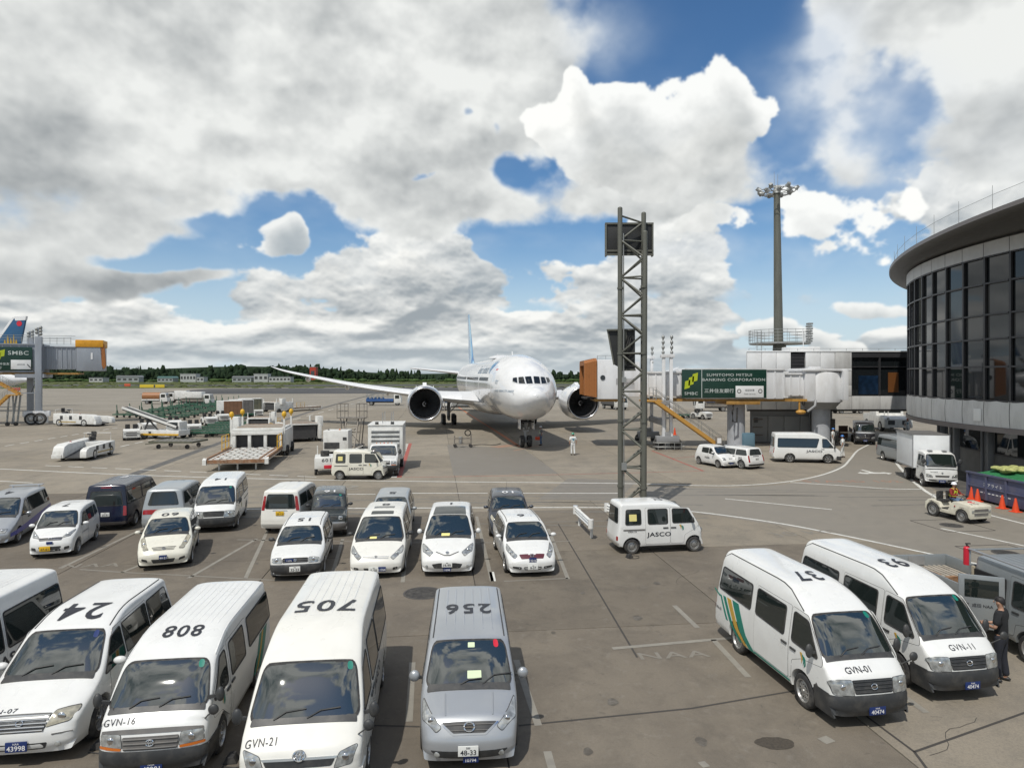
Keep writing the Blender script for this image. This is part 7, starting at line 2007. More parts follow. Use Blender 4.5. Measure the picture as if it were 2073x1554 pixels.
		for r_, tw, ch in ((.42,20,.45),(.8,36,.62),(1.2,50,.70),(1.56,60,.58)):
			t = R(tw); bow = .14 * math.sin((r_ - .42) / 1.14 * math.pi)
			sec.append([Vector((math.cos(t) * ch * a, math.sin(t) * ch * a + bow, r_)) for a in (-.5,0,.5)])
		for i in range(3):
			for k in range(2): b = len(bl.v); bl.v += [sec[i][k], sec[i][k + 1], sec[i + 1][k + 1], sec[i + 1][k]]; bl.f.append([b, b + 1, b + 2, b + 3])
		bm_ = bl.mesh('fan_blade', FAN,60, weld=True, recalc=False)
		for k in range(22):
			o = link('fan_blade', bm_, e,(ex - 1.9, s * ey, ez)); o.rotation_euler = (2 * math.pi * k / 22,0,0)
		MB().lathe([(.001,-1.05),(.12,-1.12),(.30,-1.45),(.45,-2.0),(.45,-2.2)],24,(ex, s * ey, ez), 'x').build('spinner', mat('spinner_black',(.02,.02,.02),.3), e, smooth=60)
		sp_ = MB().tube([(ex - 1.10 - .30 * q / 14, s * ey + math.cos(q * .34) * (.05 + .018 * q), ez + math.sin(q * .34) * (.05 + .018 * q)) for q in range(15)],.035,5)
		sp_.build('spinner_spiral', INKW, e)
		MB().prism([(ex - 2.6, ez + 1.85),(ex - 7.5, ez + 1.2),(ex - 12, ez + 1.0),(ex - 9,4.4),(ex - 3.6, ez + 2.3)], s * ey - .22, s * ey + .22).build('pylon', AIR_W, e, bevel=.05)
		for d in (.8,-.8): MB().prism([(ex - 1.6, ez + 1.5),(ex - 2.6, ez + 1.5),(ex - 2.6, ez + 1.95),(ex - 2.0, ez + 1.95)], s * ey + d * 1.2 - .02, s * ey + d * 1.2 + .02).build('nacelle_chine', AIR_W, e)
		# main gear
		gx, gy = -30.6,5.4
		g = MB().cyl((gx, s * gy,.7),(gx, s * gy,3.6),.22, n=14).bar((gx, s * (gy - .2),3.2),(gx, s * (gy - 2.6),3.1),.2).bar((gx, s * gy,1.4),(gx - 1.9, s * (gy - .7),3.2),.14).bar((gx - 1.5, s * gy,.66),(gx + 1.5, s * gy,.66),.26).bar((gx, s * (gy + .15),1.2),(gx + .1, s * (gy - 1.7),3.2),.12)
		g = g.build('main_gear', GEARM, root)
		MB().box((gx, s * (gy + .55),2.6),(1.9,.06,1.7)).build('gear_door', AIR_W, g, bevel=.02)
		for dx in (-1.47,0,1.47):
			for dy in (-.7,.7):
				wm_, rm_ = wheel_meshes(.66,.5, 'steel')
				o = link('wheel', wm_, g,(gx + dx, s * gy + dy,.66),0 if dy > 0 else math.pi); link('rim', rm_, o)
		# tailplane
		mb = MB(); T = [(1.0,-57.5,6.6,6.8),(10.7,-65.2,2.3,7.9)]
		for y, x, c, z in T: mb.v += [Vector((x - c * a, s * y, z + c * b * .9)) for a, b in AF]
		for k in range(m): j = (k + 1) % m; mb.f.append([k, j, m + j, m + k])
		mb.f.append(list(range(m,2 * m)))
		mb.build('tailplane', AIR_G, root, smooth=40)
	# fin
	mb = MB(); T = [(8.2,-51.5,10.5),(9.6,-54.6,8.6),(17.7,-62.2,3.8)]
	for z, x, c in T: mb.v += [Vector((x - c * a, c * b * .55 if b > 0 else c * b * .8, z)) for a, b in AF]
	m = len(AF)
	for i in range(2):
		for k in range(m): j = (k + 1) % m; mb.f.append([i * m + k, i * m + j,(i + 1) * m + j,(i + 1) * m + k])
	mb.f.append(list(range(2 * m,3 * m)))
	mb.build('fin', fin_m, root, smooth=40)
	# nose gear
	if full:
		g = MB().cyl((0,0,.5),(0,0,2.7),.13, n=14).cyl((0,0,1.3),(0,0,2.7),.17, n=14).bar((.0,0,1.35),(1.4,0,2.6),.10).cyl((0,-.48,.53),(0,.48,.53),.10, n=12).box((.12,0,1.5),(.25,.5,.16)).bar((-.25,0,.8),(-.1,0,1.5),.08)
		g = g.build('nose_gear', GEARM, root)
		for s in (-1,1):
			wm_, rm_ = wheel_meshes(.54,.38, 'steel'); o = link('wheel', wm_, g,(0, s * .34,.54),0 if s > 0 else math.pi); link('rim', rm_, o)
			MB().box((.2, s * .62,2.15),(1.5,.05,.95)).build('gear_door', AIR_W, g, bevel=.02)
			MB().ball((.32, s * .22,1.75),.12,(.6,1,1),12,8).build('taxi_light', LAMP, g)
		MB().box((.6,.0,2.38),(2.4,.9,.1)).build('wheel_bay', mat('bay_dark',(.03,.03,.03),.8), g)
	return root

airliner('airliner', 'white twin-engine airliner facing forward with blue tail fin, parked at the stand',(G(1062,905).x + .1,60.7,0), R(-81.6), FINB)

# the tail and wing of a second airliner behind the far left bridge
FIN2 = mat('fin_deep_blue',(.012,.075,.17),.3, coat=.4)
t2 = thing('airliner', 'blue tail fin and wing of an airliner standing behind the far left bridge', 'airliner',(0,0,0))
TY = 138.0
fx = lambda px: AT(px, TY)
mb = MB(); prof = [(fx(-18), ZT(712, TY)),(fx(32), ZT(642, TY)),(fx(54), ZT(641, TY)),(fx(40), ZT(712, TY))]
mb.prism(prof, TY - .25, TY + .25); mb.build('fin', FIN2, t2, bevel=.1)
MB().prism([(fx(33), ZT(649, TY)),(fx(30), ZT(641, TY)),(fx(54.5), ZT(640, TY)),(fx(53), ZT(648, TY))], TY - .29, TY + .29).build('fin_tip', AIR_W, t2)
MB().prism([(fx(-24), ZT(712, TY)),(fx(27), ZT(642, TY)),(fx(32), ZT(642, TY)),(fx(-17), ZT(712, TY))], TY - .27, TY + .24).build('fin_leading_edge', AIR_W, t2)
GOLD = mat('fin_gold',(.42,.27,.03),.35)
for k,(dx, h) in enumerate(((18,20),(24,15),(30,22),(35,12),(12,12))):
	MB().prism([(fx(dx - 2.4), ZT(698, TY)),(fx(dx - 1.4), ZT(698 - h * .6, TY)),(fx(dx), ZT(698 - h, TY)),(fx(dx + 1.4), ZT(698 - h * .6, TY)),(fx(dx + 2.4), ZT(698, TY))], TY - .31, TY - .24).build('petal_emblem', GOLD, t2)
MB().lathe([(.001,-.31),(.55,-.31),(.55,-.25)],14,(fx(41), TY, ZT(655, TY)), 'y').build('red_mark', INKR, t2)
mb = MB()
for x, c, z, th in ((fx(-140),9,5.6,1.3),(fx(60),6,6.9,.8),(fx(150),3.4,7.6,.45)): mb.v += [Vector((x, TY - 18 + a * c, z + b * th)) for a, b in ((-.5,0),(-.3,.5),(.2,.4),(.5,.1),(.2,-.35),(-.3,-.5))]
for i in range(2):
	for k in range(6): j = (k + 1) % 6; mb.f.append([i * 6 + k, i * 6 + j,(i + 1) * 6 + j,(i + 1) * 6 + k])
mb.build('wing', AIR_W, t2, smooth=50)
mb = MB()
for x, c, z, th in ((fx(150),3.4,7.6,.45),(fx(176),2.4,8.1,.3),(fx(206),1.0,10.4,.15)): mb.v += [Vector((x, TY - 18 + a * c + (1.0 if z > 9 else 0), z + b * th)) for a, b in ((-.5,0),(-.3,.5),(.2,.4),(.5,.1),(.2,-.35),(-.3,-.5))]
for i in range(2):
	for k in range(6): j = (k + 1) % 6; mb.f.append([i * 6 + k, i * 6 + j,(i + 1) * 6 + j,(i + 1) * 6 + k])
mb.build('winglet', AIR_W, t2, smooth=50)
mb = MB().lathe([(.05,0),(1.6,6),(2.7,14),(2.9,30),(2.9,60)],28,(0,0,0), 'x')
o = mb.build('fuselage', AIR_W, t2, smooth=60); o.location = (fx(70), TY,5.6); o.rotation_euler = (0,0, R(196))

# ================================================================== apron vehicles and equipment
GSE_W = mat('equipment_white',(.70,.70,.67),.45, coat=.2, var=.05, dirt=((.30,.27,.22),.40,2.0))
GSE_C = mat('equipment_cream',(.66,.63,.52),.45, coat=.2, var=.05, dirt=((.30,.26,.19),.35,2.0))
GREEN = mat('dolly_green',(.020,.105,.062),.5, var=.2, dirt=((.10,.10,.07),.5,3.0))
OLIVE = mat('dolly_olive',(.10,.105,.075),.6, var=.2, dirt=((.14,.10,.06),.5,3.0))
RUSTY = mat('rusty_rail',(.24,.12,.06),.7, var=.3, dirt=((.42,.38,.30),.5,5.0))
DECK = mat('worn_deck',(.40,.385,.34),.6, var=.2, dirt=((.17,.12,.08),.6,3.0))
YEL = mat('safety_yellow',(.62,.36,.02),.45, var=.08)
ORG = mat('cone_orange',(.72,.075,.02),.5, var=.06)
DARKM = mat('machine_dark',(.05,.05,.05),.6, var=.2)

def cone(px, py, h, label, stripe=False):
	p = G(px, py); o = thing('traffic_cone', label, 'traffic cone', p, random.uniform(0,1), 'orange traffic cones')
	MB().lathe([(.01, h),(.035, h),(.155,.04),(.155,.03)],20).build('cone', ORG, o, smooth=60)
	MB().box((0,0,.018),(.40,.40,.036)).build('base', ORG, o, bevel=.01)
	if stripe: MB().lathe([(.062, h * .80),(.095, h * .55),(.097, h * .55),(.064, h * .80)],20).build('reflective_band', INKW, o, smooth=60)
	return o

cone(1967,1010,.66, 'orange cone furthest back at the end of the blue container')
cone(1979,1015,.66, 'orange cone at the near corner of the blue container, left of the dashed stripe')
cone(2029,1029,.66, 'orange cone in front of the middle of the blue container')
cone(2056,1036,.66, 'orange cone at the right end of the blue container, nearest the camera')
cone(808,898,.78, 'dark tipped orange cone with white band beside the white service truck', True)
cone(1366,880,.80, 'orange cone standing under the boarding bridge stairs')

# ---- tow tractors
def tow_tractor(label, loc, rz, m, group, near=False, name='tow_tractor'):
	o = thing(name, label, 'tow tractor', loc, rz, group)
	prof = [(1.50,.30),(1.52,.98),(1.42,1.04),(.42,1.12),(.30,1.04),(.02,.56),(-.42,.54),(-.56,.92),(-1.28,.98),(-1.50,.80),(-1.54,.42)]
	arch = []
	for ax_, r_ in ((-.98,.48),(.92,.42)):
		arch += [(ax_ + r_ * math.cos(t),.36 + r_ * math.sin(t)) for t in [math.pi - math.pi * k / 10 for k in range(11)]]
	pr = prof + [(-1.5,.36)] + arch + [(1.46,.30)]
	MB().prism(pr,-.72,.72).build('body', m, o, bevel=.025 if near else 0.0)
	MB().box((0,0,.34),(2.7,.9,.2)).build('chassis', RUBBER, o)
	MB().box((-.18,0,.60),(.62,1.3,.05)).build('floor', DARKM, o)
	for y in (-.34,.34):
		s = MB().box((-.62, y,.98),(.50,.46,.14)).build('seat', RUBBER, o, bevel=.04)
		MB().box((-.86, y,1.26),(.12,.44,.48)).build('backrest', RUBBER, s, bevel=.05)
	sw = MB().tube([(.12 + math.sin(t) * .10,.34 + math.cos(t) * .19,1.20 + math.sin(t) * .15) for t in [2 * math.pi * k / 16 for k in range(17)]],.018,6).cyl((.36,.34,.95),(.12,.34,1.2),.02, n=8)
	sw.build('steering_wheel', RUBBER, o)
	for x, r_ in ((.92,.36),(-.98,.41)):
		for s in (-1,1): add_wheel(o, x, s * .64, r_,.24, 'steel')
	for z in (.56,.78): MB().box((1.525,0, z),(.03,.95,.13)).build('grille', GREYP, o)
	for s in (-1,1): MB().box((1.52, s * .58,.72),(.04,.16,.14)).build('headlight', LAMP, o, bevel=.01)
	MB().box((-1.58,0,.5),(.14,.3,.22)).build('hitch', DARKM, o)
	if near:
		MB().tube([(-1.25,.5,.95),(-1.22,.5,1.2),(-1.22,-.5,1.2),(-1.25,-.5,.95)],.025,6).build('rear_rail', P_WHITE, o)
		for s in (-1,1): MB().ball((.50, s * .745,.86),.05,(1,.4,1),8,6).build('side_lamp', REDL, o)
		MB().box((-.60,-.74,.60),(.5,.03,.02)).build('step', DARKM, o)
		letters('lettering', 'JAL',.12, INKK, o, lambda u, v: Vector((-1.05 + u,-.728,.88 + v)),.02,1.2,1.4)
		top = lambda x: 1.12 + (1.04 - 1.12) * (x - .42) / 1.0 + .006
		letters('lettering', '512',.17, INKK, o, lambda u, v: Vector((1.18 - v * -1 * 1,-.1 + u * 1.0, top(1.18 + v))),.02,1.2,1.5)
		ring = MB().tube([(.80 + math.sin(t) * .15,.10 + math.cos(t) * .17, top(.80 + math.sin(t) * .15)) for t in [R(35) + R(290) * k / 16 for k in range(17)]],.024,5)
		ring.tube([(.80,.04, top(.8)),(.72,.10, top(.72)),(.80,.16, top(.8))],.022,5).build('red_emblem', INKR, o)
		letters('lettering', 'TOYOTA',.05, INKK, o, lambda u, v: Vector((.92 + u,-.728,.86 + v)),.008)
	return o

pj = (G(1893,1046) + G(1943,1058)) / 2
RZJ = R(-76)
jal = tow_tractor('beige tow tractor with a red crane emblem and number 512 on its bonnet',(pj.x + .62, pj.y + .25,0), RZJ, GSE_C, None, True)
jal.scale = (.78,.78,.78)
GT = 'white tow tractors among the dollies'
tr0 = tow_tractor('white tow tractor nearest the dashed line, left of the belt loader', G(266,889), R(-60), GSE_W, GT)
for px, py, rz, lb_ in ((297,874,-50, 'white tow tractor behind the leftmost one, under the raised conveyor'),(392,877,-62, 'white tow tractor right of the belt loader, before the green dollies'),(423,860,-52, 'white tow tractor in front of the white containers, left of a twin'),
						(449,853,-52, 'white tow tractor close against the white containers, right of its twin'),(520,842,-60, 'white tow tractor behind the cargo loader, right of the containers'),(1420,848,-60, 'white tow tractor pulling dollies far beyond the boarding bridge stairs'),(352,868,-58, 'white tow tractor half hidden behind the belt loader')):
	c = copy_tree(tr0); c.location = G(px, py); c.rotation_euler = (0,0, R(rz)); c['label'] = lb_

# ---- dollies: steel frame, rollers, wheels, draw bar
def dolly(label, loc, rz, m, group, bar_up, L_=3.3, W_=1.9, z=.52):
	o = thing('baggage_dolly', label, 'dolly', loc, rz, group)
	f = MB()
	for s in (-1,1): f.box((0, s * W_ / 2, z),(L_,.10,.16)); f.box((s * L_ / 2,0, z),(.10, W_ + .1,.16))
	f.box((0,0, z - .06),(L_,.12,.08)).build('frame', m, o)
	r = MB()
	for k in range(9): r.box((-L_ / 2 + L_ * (k + .5) / 9,0, z + .03),(.13, W_ - .1,.05))
	tag(r.build('roller_bed', OLIVE if m is GREEN else DECK, o), kind='stuff')
	for x in (-1,1):
		for y in (-1,1): link('wheel', wheel_meshes(.20,.12, 'steel')[0], o,(x * L_ * .34, y * W_ * .36,.20))
	if bar_up: b = MB().bar((L_ / 2 + .05,0,.45),(L_ / 2 + .18,0,1.95),.09).bar((L_ / 2 + .05,-.3,.45),(L_ / 2 + .14,0,1.3),.06).bar((L_ / 2 + .05,.3,.45),(L_ / 2 + .14,0,1.3),.06)
	else: b = MB().bar((L_ / 2,0,.42),(L_ / 2 + 1.2,0,.30),.08)
	b.build('draw_bar', m, o)
	return o

GD1, GD2 = 'green dollies with raised draw bars', 'low green dollies behind the cargo loader'
ORD = ['first', 'second', 'third', 'fourth', 'fifth', 'sixth', 'seventh', 'eighth', 'ninth', 'tenth', 'eleventh']
d0 = dolly('green dolly with its draw bar raised, parked in the long rows beyond the tractors',(0,0,0),0, GREEN, GD1, True)
A_, B_ = Vector(G(262,862)), Vector(G(300,838))
n = 0
for row in range(3):
	for k in range(11):
		t = k / 10
		p = Vector((-59.5 - 1.2 * k + row * 5.2,103 + 5.6 * k - row * 3.0,0))
		c = d0 if n == 0 else copy_tree(d0)
		c.location = p; c.rotation_euler = (0,0, R(168)); n += 1
		c['label'] = 'green dolly with raised draw bar, %s from the left in the %s long row' % (ORD[k],('nearest', 'middle', 'farthest')[row])
d1 = dolly('low green dolly with lowered draw bar in the double row beside the cargo loader',(0,0,0),0, GREEN, GD2, False)
n = 0
for k in range(5):
	for row in range(2):
		c = d1 if n == 0 else copy_tree(d1); n += 1
		c.location = G(412 + 33 * row + k * 14,883 - k * 5.2 + row * 1); c.rotation_euler = (0,0, R(188))
		c['label'] = 'low green dolly, %s from the front in the %s file beside the cargo loader' % (ORD[k],('left', 'right')[row])
dolly('olive flat pallet dolly standing alone on the near apron', G(362,906), R(176), OLIVE, None, False,3.9,2.6,.62)
for px, py, w_ in ((1398,846, 'first'),(1378,846, 'last')):
	c = copy_tree(d1); c.location = G(px, py); c.rotation_euler = (0,0, R(175)); c['group'] = 'dollies behind the far tractor'; c['label'] = '%s green dolly towed by the tractor far beyond the bridge stairs' % w_

def uld(label, loc, rz, door):
	o = thing('cargo_container', label, 'cargo container', loc, rz, 'white air cargo containers')
	MB().prism([(-1.5,1.1),(-1.0,.58),(1.0,.58),(1.0,2.2),(-1.5,2.2)],-.75,.75).build('shell', GSE_W, o, bevel=.03)
	d = MB().box((0,-.77,1.40),(1.85,.04,1.5)).build('door_panel', door, o)
	for k in range(5): MB().box((-.75 + k * .38,-.80,1.40),(.04,.03,1.46)).build('rib', door, d)
	MB().box((0,0,.47),(2.4,1.7,.12)).build('dolly_frame', GREEN, o)
	for x in (-.8,.8):
		for y in (-.6,.6): link('wheel', wheel_meshes(.20,.12, 'steel')[0], o,(x, y,.20))
	return o

BR_ = mat('container_curtain_brown',(.19,.10,.055),.7, var=.15)
for px, py, d_, l_ in ((470,850, BR_, 'white cargo container with brown curtain, leftmost of the row'),(493,846, GREYP, 'white cargo container with grey curtain, second in the row'),(511,842, OLIVE, 'white cargo container with olive curtain, third in the row')):
	o = uld(l_, G(px, py), R(30), d_); o.scale = (1.35,1.35,1.3)

# ---- towbarless aircraft tractors (low, with an open cradle at the front)
def pusher(label, loc, rz, detail):
	o = thing('aircraft_tractor', label, 'aircraft tractor', loc, rz, 'white low aircraft tractors')
	MB().prism([(-3.2,.42),(-3.2,1.62),(2.3,1.50),(3.0,1.30),(3.3,.75),(3.3,.30),(-2.9,.30)],-1.55,-.55).build('body', GSE_W, o, bevel=.05)
	MB().prism([(-3.2,.42),(-3.2,1.35),(2.6,1.18),(3.2,1.02),(3.35,.80),(3.35,.30),(-2.9,.30)],.95,1.55).build('side_arm', GSE_W, o, bevel=.05)
	MB().box((-2.1,0.1,.85),(2.2,1.75,1.0)).build('rear_deck', GSE_W, o, bevel=.04)
	MB().prism([(-1.0,.95),(-1.0,.35),(3.0,.25),(3.0,.35)],-.72,.93).build('cradle_ramp', DARKM, o)
	MB().box((3.22,-1.15,.45),(.3,.9,.34)).build('nose_plate', GSE_W, o, bevel=.03)
	for x in (1.0,-.5,-1.9): MB().box((x,-1.56,1.10),(.42,.03,.48)).build('vent_panel', BLACKP, o, bevel=.01)
	MB().box((-1.0,-1.56,.56),(2.6,.03,.12)).build('stripe', mat('stripe_gold',(.40,.29,.10),.5), o)
	for x in (1.5,-2.3):
		for s in (-1,1): add_wheel(o, x, s * 1.42,.46,.32, 'steel')
	MB().box((-2.5,-.4,1.62),(.55,.55,.40)).build('seat', RUBBER, o, bevel=.06)
	MB().box((-2.85,-.4,2.0),(.14,.5,.55)).build('backrest', RUBBER, o, bevel=.05)
	MB().bar((-1.7,-.4,1.4),(-1.95,-.4,2.0),.06).box((-1.95,-.4,2.05),(.1,.5,.12)).build('console', DARKM, o)
	MB().tube([(-3.0,-1.4,1.4),(-3.0,-1.4,2.1),(-3.0,1.2,2.1),(-3.0,1.2,1.4)],.03,6).build('guard_bar', GSE_W, o)
	for x in (1.0,-.5,-1.9): MB().box((x,1.56,1.0),(.5,.03,.42)).build('vent_panel', BLACKP, o, bevel=.01)
	MB().box((-.8,1.56,.58),(3.4,.03,.10)).build('stripe', MATS['stripe_gold'], o)
	MB().ball((.5,-1.15,1.55),.12,(1,1,.5),10,6).build('beacon', REDL, o)
	return o

pusher('white aircraft tractor with open front cradle at the near left of the apron', G(150,930) + Vector((.1,1.2,0)), R(-82), True).scale = (.74,.78,.85)
o = pusher('smaller white aircraft tractor beside the wheels of the left boarding bridge', G(170,861), R(-12), False)

# ---- belt loader
o = thing('belt_loader', 'white belt loader with yellow front edge and raised conveyor among the tractors', 'belt loader', G(332,887), R(-8))
MB().box((0,0,.62),(4.6,1.9,.55)).build('chassis', GSE_W, o, bevel=.05)
MB().box((.2,-.98,.48),(4.2,.06,.16)).build('bumper', YEL, o)
MB().box((1.3,.2,1.3),(1.5,1.3,.9)).build('cab', GSE_W, o, bevel=.05)
MB().box((1.3,-.46,1.5),(1.1,.04,.42)).build('side_window', GLASS, o, bevel=.02)
MB().bar((1.9,-.3,1.15),(-4.2,-.3,3.1),.75,.30).build('conveyor', DARKM, o)
for s in (-1,1): MB().bar((1.9,-.3 + s * .46,1.25),(-4.2,-.3 + s * .46,3.2),.07,.22).build('conveyor_rail', GSE_W, o)
MB().bar((-.4,-.3,.8),(-1.6,-.3,2.1),.12).bar((-2.0,-.3,.8),(-1.4,-.3,2.1),.12).build('lift_strut', DARKM, o)
for x in (-1.6,1.6):
	for s in (-1,1): add_wheel(o, x, s * .82,.36,.22, 'steel')
MB().box((-.9,-.97,.68),(.25,.04,.2)).build('reflector', BLACKP, o)

# ---- cargo loaders
def loader(label, loc, rz, group, beacons=True):
	o = thing('cargo_loader', label, 'cargo loader', loc, rz, group)
	w = 3.7
	MB().box((3.9,0,.62),(7.6, w,.30)).build('platform_frame', GSE_W, o, bevel=.03)
	for k in range(8):
		y = -w / 2 + .35 + k * (w - .7) / 7
		MB().box((3.9, y,.80),(7.3,.10,.07)).build('roller_rail', RUSTY if k in (0,7) else DECK, o)
	rm = MB().box((0,0,.83),(.10,.34,.05)).mesh('roller', GSE_W)
	for i in range(15):
		for k in range(7):
			if (i + k) % 3 == 0: continue
			link('roller', rm, o,(.6 + i * .5,-w / 2 + .58 + k * (w - .7) / 7,0))
	for i in range(9): MB().box((.5 + i * .85,0,.775),(.07, w - .3,.03)).build('cross_bar', RUSTY, o)
	for s in (-1,1):
		MB().box((3.9, s * (w / 2 + .08),.78),(7.6,.14,.20)).build('side_rail', RUSTY, o)
		hr = MB()
		for h in (.95,1.45,1.95): hr.bar((.6, s * (w / 2 + .12), h),(2.9, s * (w / 2 + .12), h),.05)
		for x in (.6,1.75,2.9): hr.bar((x, s * (w / 2 + .12),.7),(x, s * (w / 2 + .12),1.95),.05)
		hr.build('handrail', YEL, o)
		MB().prism([(7.6,.90),(7.9,.8),(7.9,.45),(7.6,.45)], s * (w / 2 + .15) - .12, s * (w / 2 + .15) + .12).build('guide_horn', GSE_W, o)
	MB().box((7.76,0,.66),(.12, w,.24)).build('front_bar', RUSTY, o)
	for y in (-1.2,0,1.2): MB().cyl((7.2, y,0),(7.2, y,.5),.06, n=8).build('jack', GSE_W, o)
	# rear bridge with its openings, deck and corner posts
	for y in (-1.75,-.6,.6,1.75): MB().box((-.4, y,1.2),(.5,.24,1.2)).build('bridge_post', GSE_W, o, bevel=.02)
	MB().box((-.4,0,1.92),(.6,3.9,.28)).build('bridge_beam', GSE_W, o, bevel=.02)
	MB().box((-2.6,0,1.2),(4.0,3.2,1.5)).build('engine_housing', DARKM, o)
	MB().box((-2.9,-1.95,1.25),(4.6,.3,1.7)).box((-2.9,1.95,1.25),(4.6,.3,1.7)).build('side_frame', GSE_W, o, bevel=.03)
	MB().box((-2.6,0,2.18),(4.4,3.9,.2)).build('bridge_deck', GSE_W, o, bevel=.02)
	for k in range(8): MB().box((-4.6 + k * .55,0,2.31),(.12,3.5,.05)).build('deck_roller', RUSTY if k % 3 == 0 else DECK, o)
	for x in (-.5,-4.7):
		for s in (-1,1):
			MB().box((x, s * 2.0,2.0),(.14,.14,2.0)).build('corner_post', GSE_W, o)
			
			if beacons: MB().ball((x, s * 2.0,3.38),.19,(1,1,1.35),12,8).cyl((x, s * 2.0,3.0),(x, s * 2.0,3.3),.05, n=8).build('beacon', YEL, o)
	for x in (-1.2,-4.2):
		for s in (-1,1):
			for d in (-.2,.2): link('wheel', wheel_meshes(.42,.25, 'steel')[0], o,(x, s * 1.95 + d,.42))
	MB().box((-3.4,-2.3,2.4),(1.0,.7,1.3)).build('operator_box', GSE_W, o, bevel=.05)
	return o

pc = (G(440,940) + G(532,950)) / 2
GL = 'cargo loaders on the left apron'
ld0 = loader('large cream cargo loader with rusty roller platform and yellow beacons on the near apron',(pc.x - .9, pc.y + 5.6,0), R(-79), GL)
ldx = loader('second cargo loader behind the large one, its platform pointing away to the right',(-22.6,68.5,0), R(122), GL, False); ldx.scale = (.85,.85,.8)
ld2 = copy_tree(ldx); ld2.location = (-41,122,0); ld2.rotation_euler = (0,0, R(60)); ld2['label'] = 'far cargo loader with tall mast beyond the containers'
ld3 = copy_tree(ldx); ld3.location = (-28.4,77,0); ld3.rotation_euler = (0,0, R(95)); ld3.scale = (.6,.6,.8); ld3['label'] = 'small white loader behind the large cargo loader, with blue bundle on top'

# ---- ground power trailer, stand-up stairs, service truck with louvred unit
o = thing('power_unit', 'white boxy ground power unit behind the small cream van', 'ground power unit', G(684,922), R(2))
MB().box((0,0,1.25),(2.0,1.6,1.7)).build('housing', GSE_W, o, bevel=.06)
MB().box((.72,-.81,1.45),(.3,.03,.24)).box((-.3,-.81,.9),(1.2,.03,.5)).build('panel', BLACKP, o)
for x in (-.7,.2): MB().ball((x,-.2,2.13),.09,(1,1,.6),8,6).build('lamp', AMBER if x > 0 else BLACKP, o)
for x in (-.7,.7):
	for s in (-1,1): add_wheel(o, x, s * .7,.26,.16, 'steel')
MB().bar((.9,-.5,.4),(2.2,-.9,.9),.06).build('draw_bar', GSE_W, o)
o = thing('lavatory_cart', 'small white tank cart with red bumper left of the small cream van', 'service cart', G(661,957), R(-75))
MB().box((0,0,.78),(2.2,1.5,.75)).build('housing', GSE_W, o, bevel=.08)
MB().box((1.12,.2,.55),(.06,.7,.22)).build('bumper', INKR, o, bevel=.02)
MB().cyl((.2,-.1,1.15),(.2,-.1,1.5),.28, n=14).build('hose_reel', RUBBER, o)
letters('lettering', '601',.22, INKK, o, lambda u, v: Vector((1.105, u,.98 + v)),.02,1.2,1.3)
MB().bar((-.9,-.6,1.0),(-.9,-.6,1.7),.06).bar((-.9,-.6,1.7),(-.6,-.6,1.7),.06).build('handle', GSE_W, o)
for x in (-.7,.7):
	for s in (-1,1): add_wheel(o, x, s * .66,.27,.18, 'steel')

STM = mat('stair_brown_grey',(.20,.18,.155),.6,.2, var=.15, dirt=((.30,.27,.22),.4,3))
o = thing('service_stairs', 'brown grey maintenance stairs with two railed cages on top', 'maintenance stairs', G(713,908),0)
hs_ = 2.75
MB().box((0,0, hs_),(2.4,1.3,.08)).build('top_platform', STM, o)
for cx in (-.85,.85):
	c = MB()
	for x in (-.34,.34):
		for y in (-.6,.6): c.bar((cx + x, y, hs_),(cx + x, y, hs_ + 1.25),.05)
	for z in (.6,1.25):
		for y in (-.6,.6): c.bar((cx - .34, y, hs_ + z),(cx + .34, y, hs_ + z),.045)
		for x in (-.34,.34): c.bar((cx + x,-.6, hs_ + z),(cx + x,.6, hs_ + z),.045)
	c.build('cage', STM, o)
tm = MB().box((0,0,0),(1.0,.26,.05)).mesh('tread', DECK)
for k in range(11): link('tread', tm, o,(.1,-1.9 + k * .17,.25 + k * .235))
for s in (-1,1): MB().bar((.1 + s * .52,-2.0,.15),(.1 + s * .52,-.2, hs_),.07,.16).build('stringer', STM, o)
lg = MB()
for x in (-.9,.95):
	for y in (-.5,.55): lg.bar((x * .75, y * 1.1,.3),(x, y, hs_),.07)
lg.bar((-.7,-.5,.6),(.75,-.5,2.2),.05).bar((.75,-.5,.6),(-.7,-.5,2.2),.05).bar((-.8,-.5,1.5),(.85,-.5,1.5),.05).build('leg_frame', STM, o)
MB().box((0,-.6,.32),(1.9,2.6,.12)).build('base_frame', STM, o)
for x in (-.8,.8):
	for y in (-1.7,.5): link('wheel', wheel_meshes(.22,.12, 'steel')[0], o,(x, y,.22), R(90))

SP = hatch(L=3.3, W=2.0, H=2.0, gc=.42, tr=.42, zb=.78, nose=(.10,1.10), cowl=(1.22,1.30), ws=(1.62,1.88), roof=(2.1,1.98), rr=(.12,1.96), rw=(.06,1.30), taper=[(.3,.95),(.6,1),(1.0,1),(1.3,.97),(1.9,.86),(2.0,.84)], axles=(.85,), wheel_x=(.85,), chassis=(-4.6,1.3), plan=plan_tab(3.3,.96,.98),
		head=[(.62,.82),(.92,.82),(.94,1.04),(.62,1.04)], grille=[(-.56,.82),(.56,.82),(.56,1.06),(-.56,1.06)], grille_bars=3, bar_m=GREYP, bumper=(.46,.76, BLACKP,.35), indicators=([(.64,.78),(.94,.78),(.94,.83),(.64,.83)],), hood_d=.12, mirror='black', mirror_x=1.45, mirror_z=1.5, mirror_s=(.6,1.0,1.7),
		doors=([(-1.0,.6),(.35,.6),(.38,1.2),(-.1,1.8),(-1.0,1.84)],), windows=([(-.9,1.32),(.26,1.30),(-.08,1.76),(-.9,1.78)],), handles=((-.8,1.2),), tw=.26)
pf = front_at(772,952,.45,3.3, R(-84))
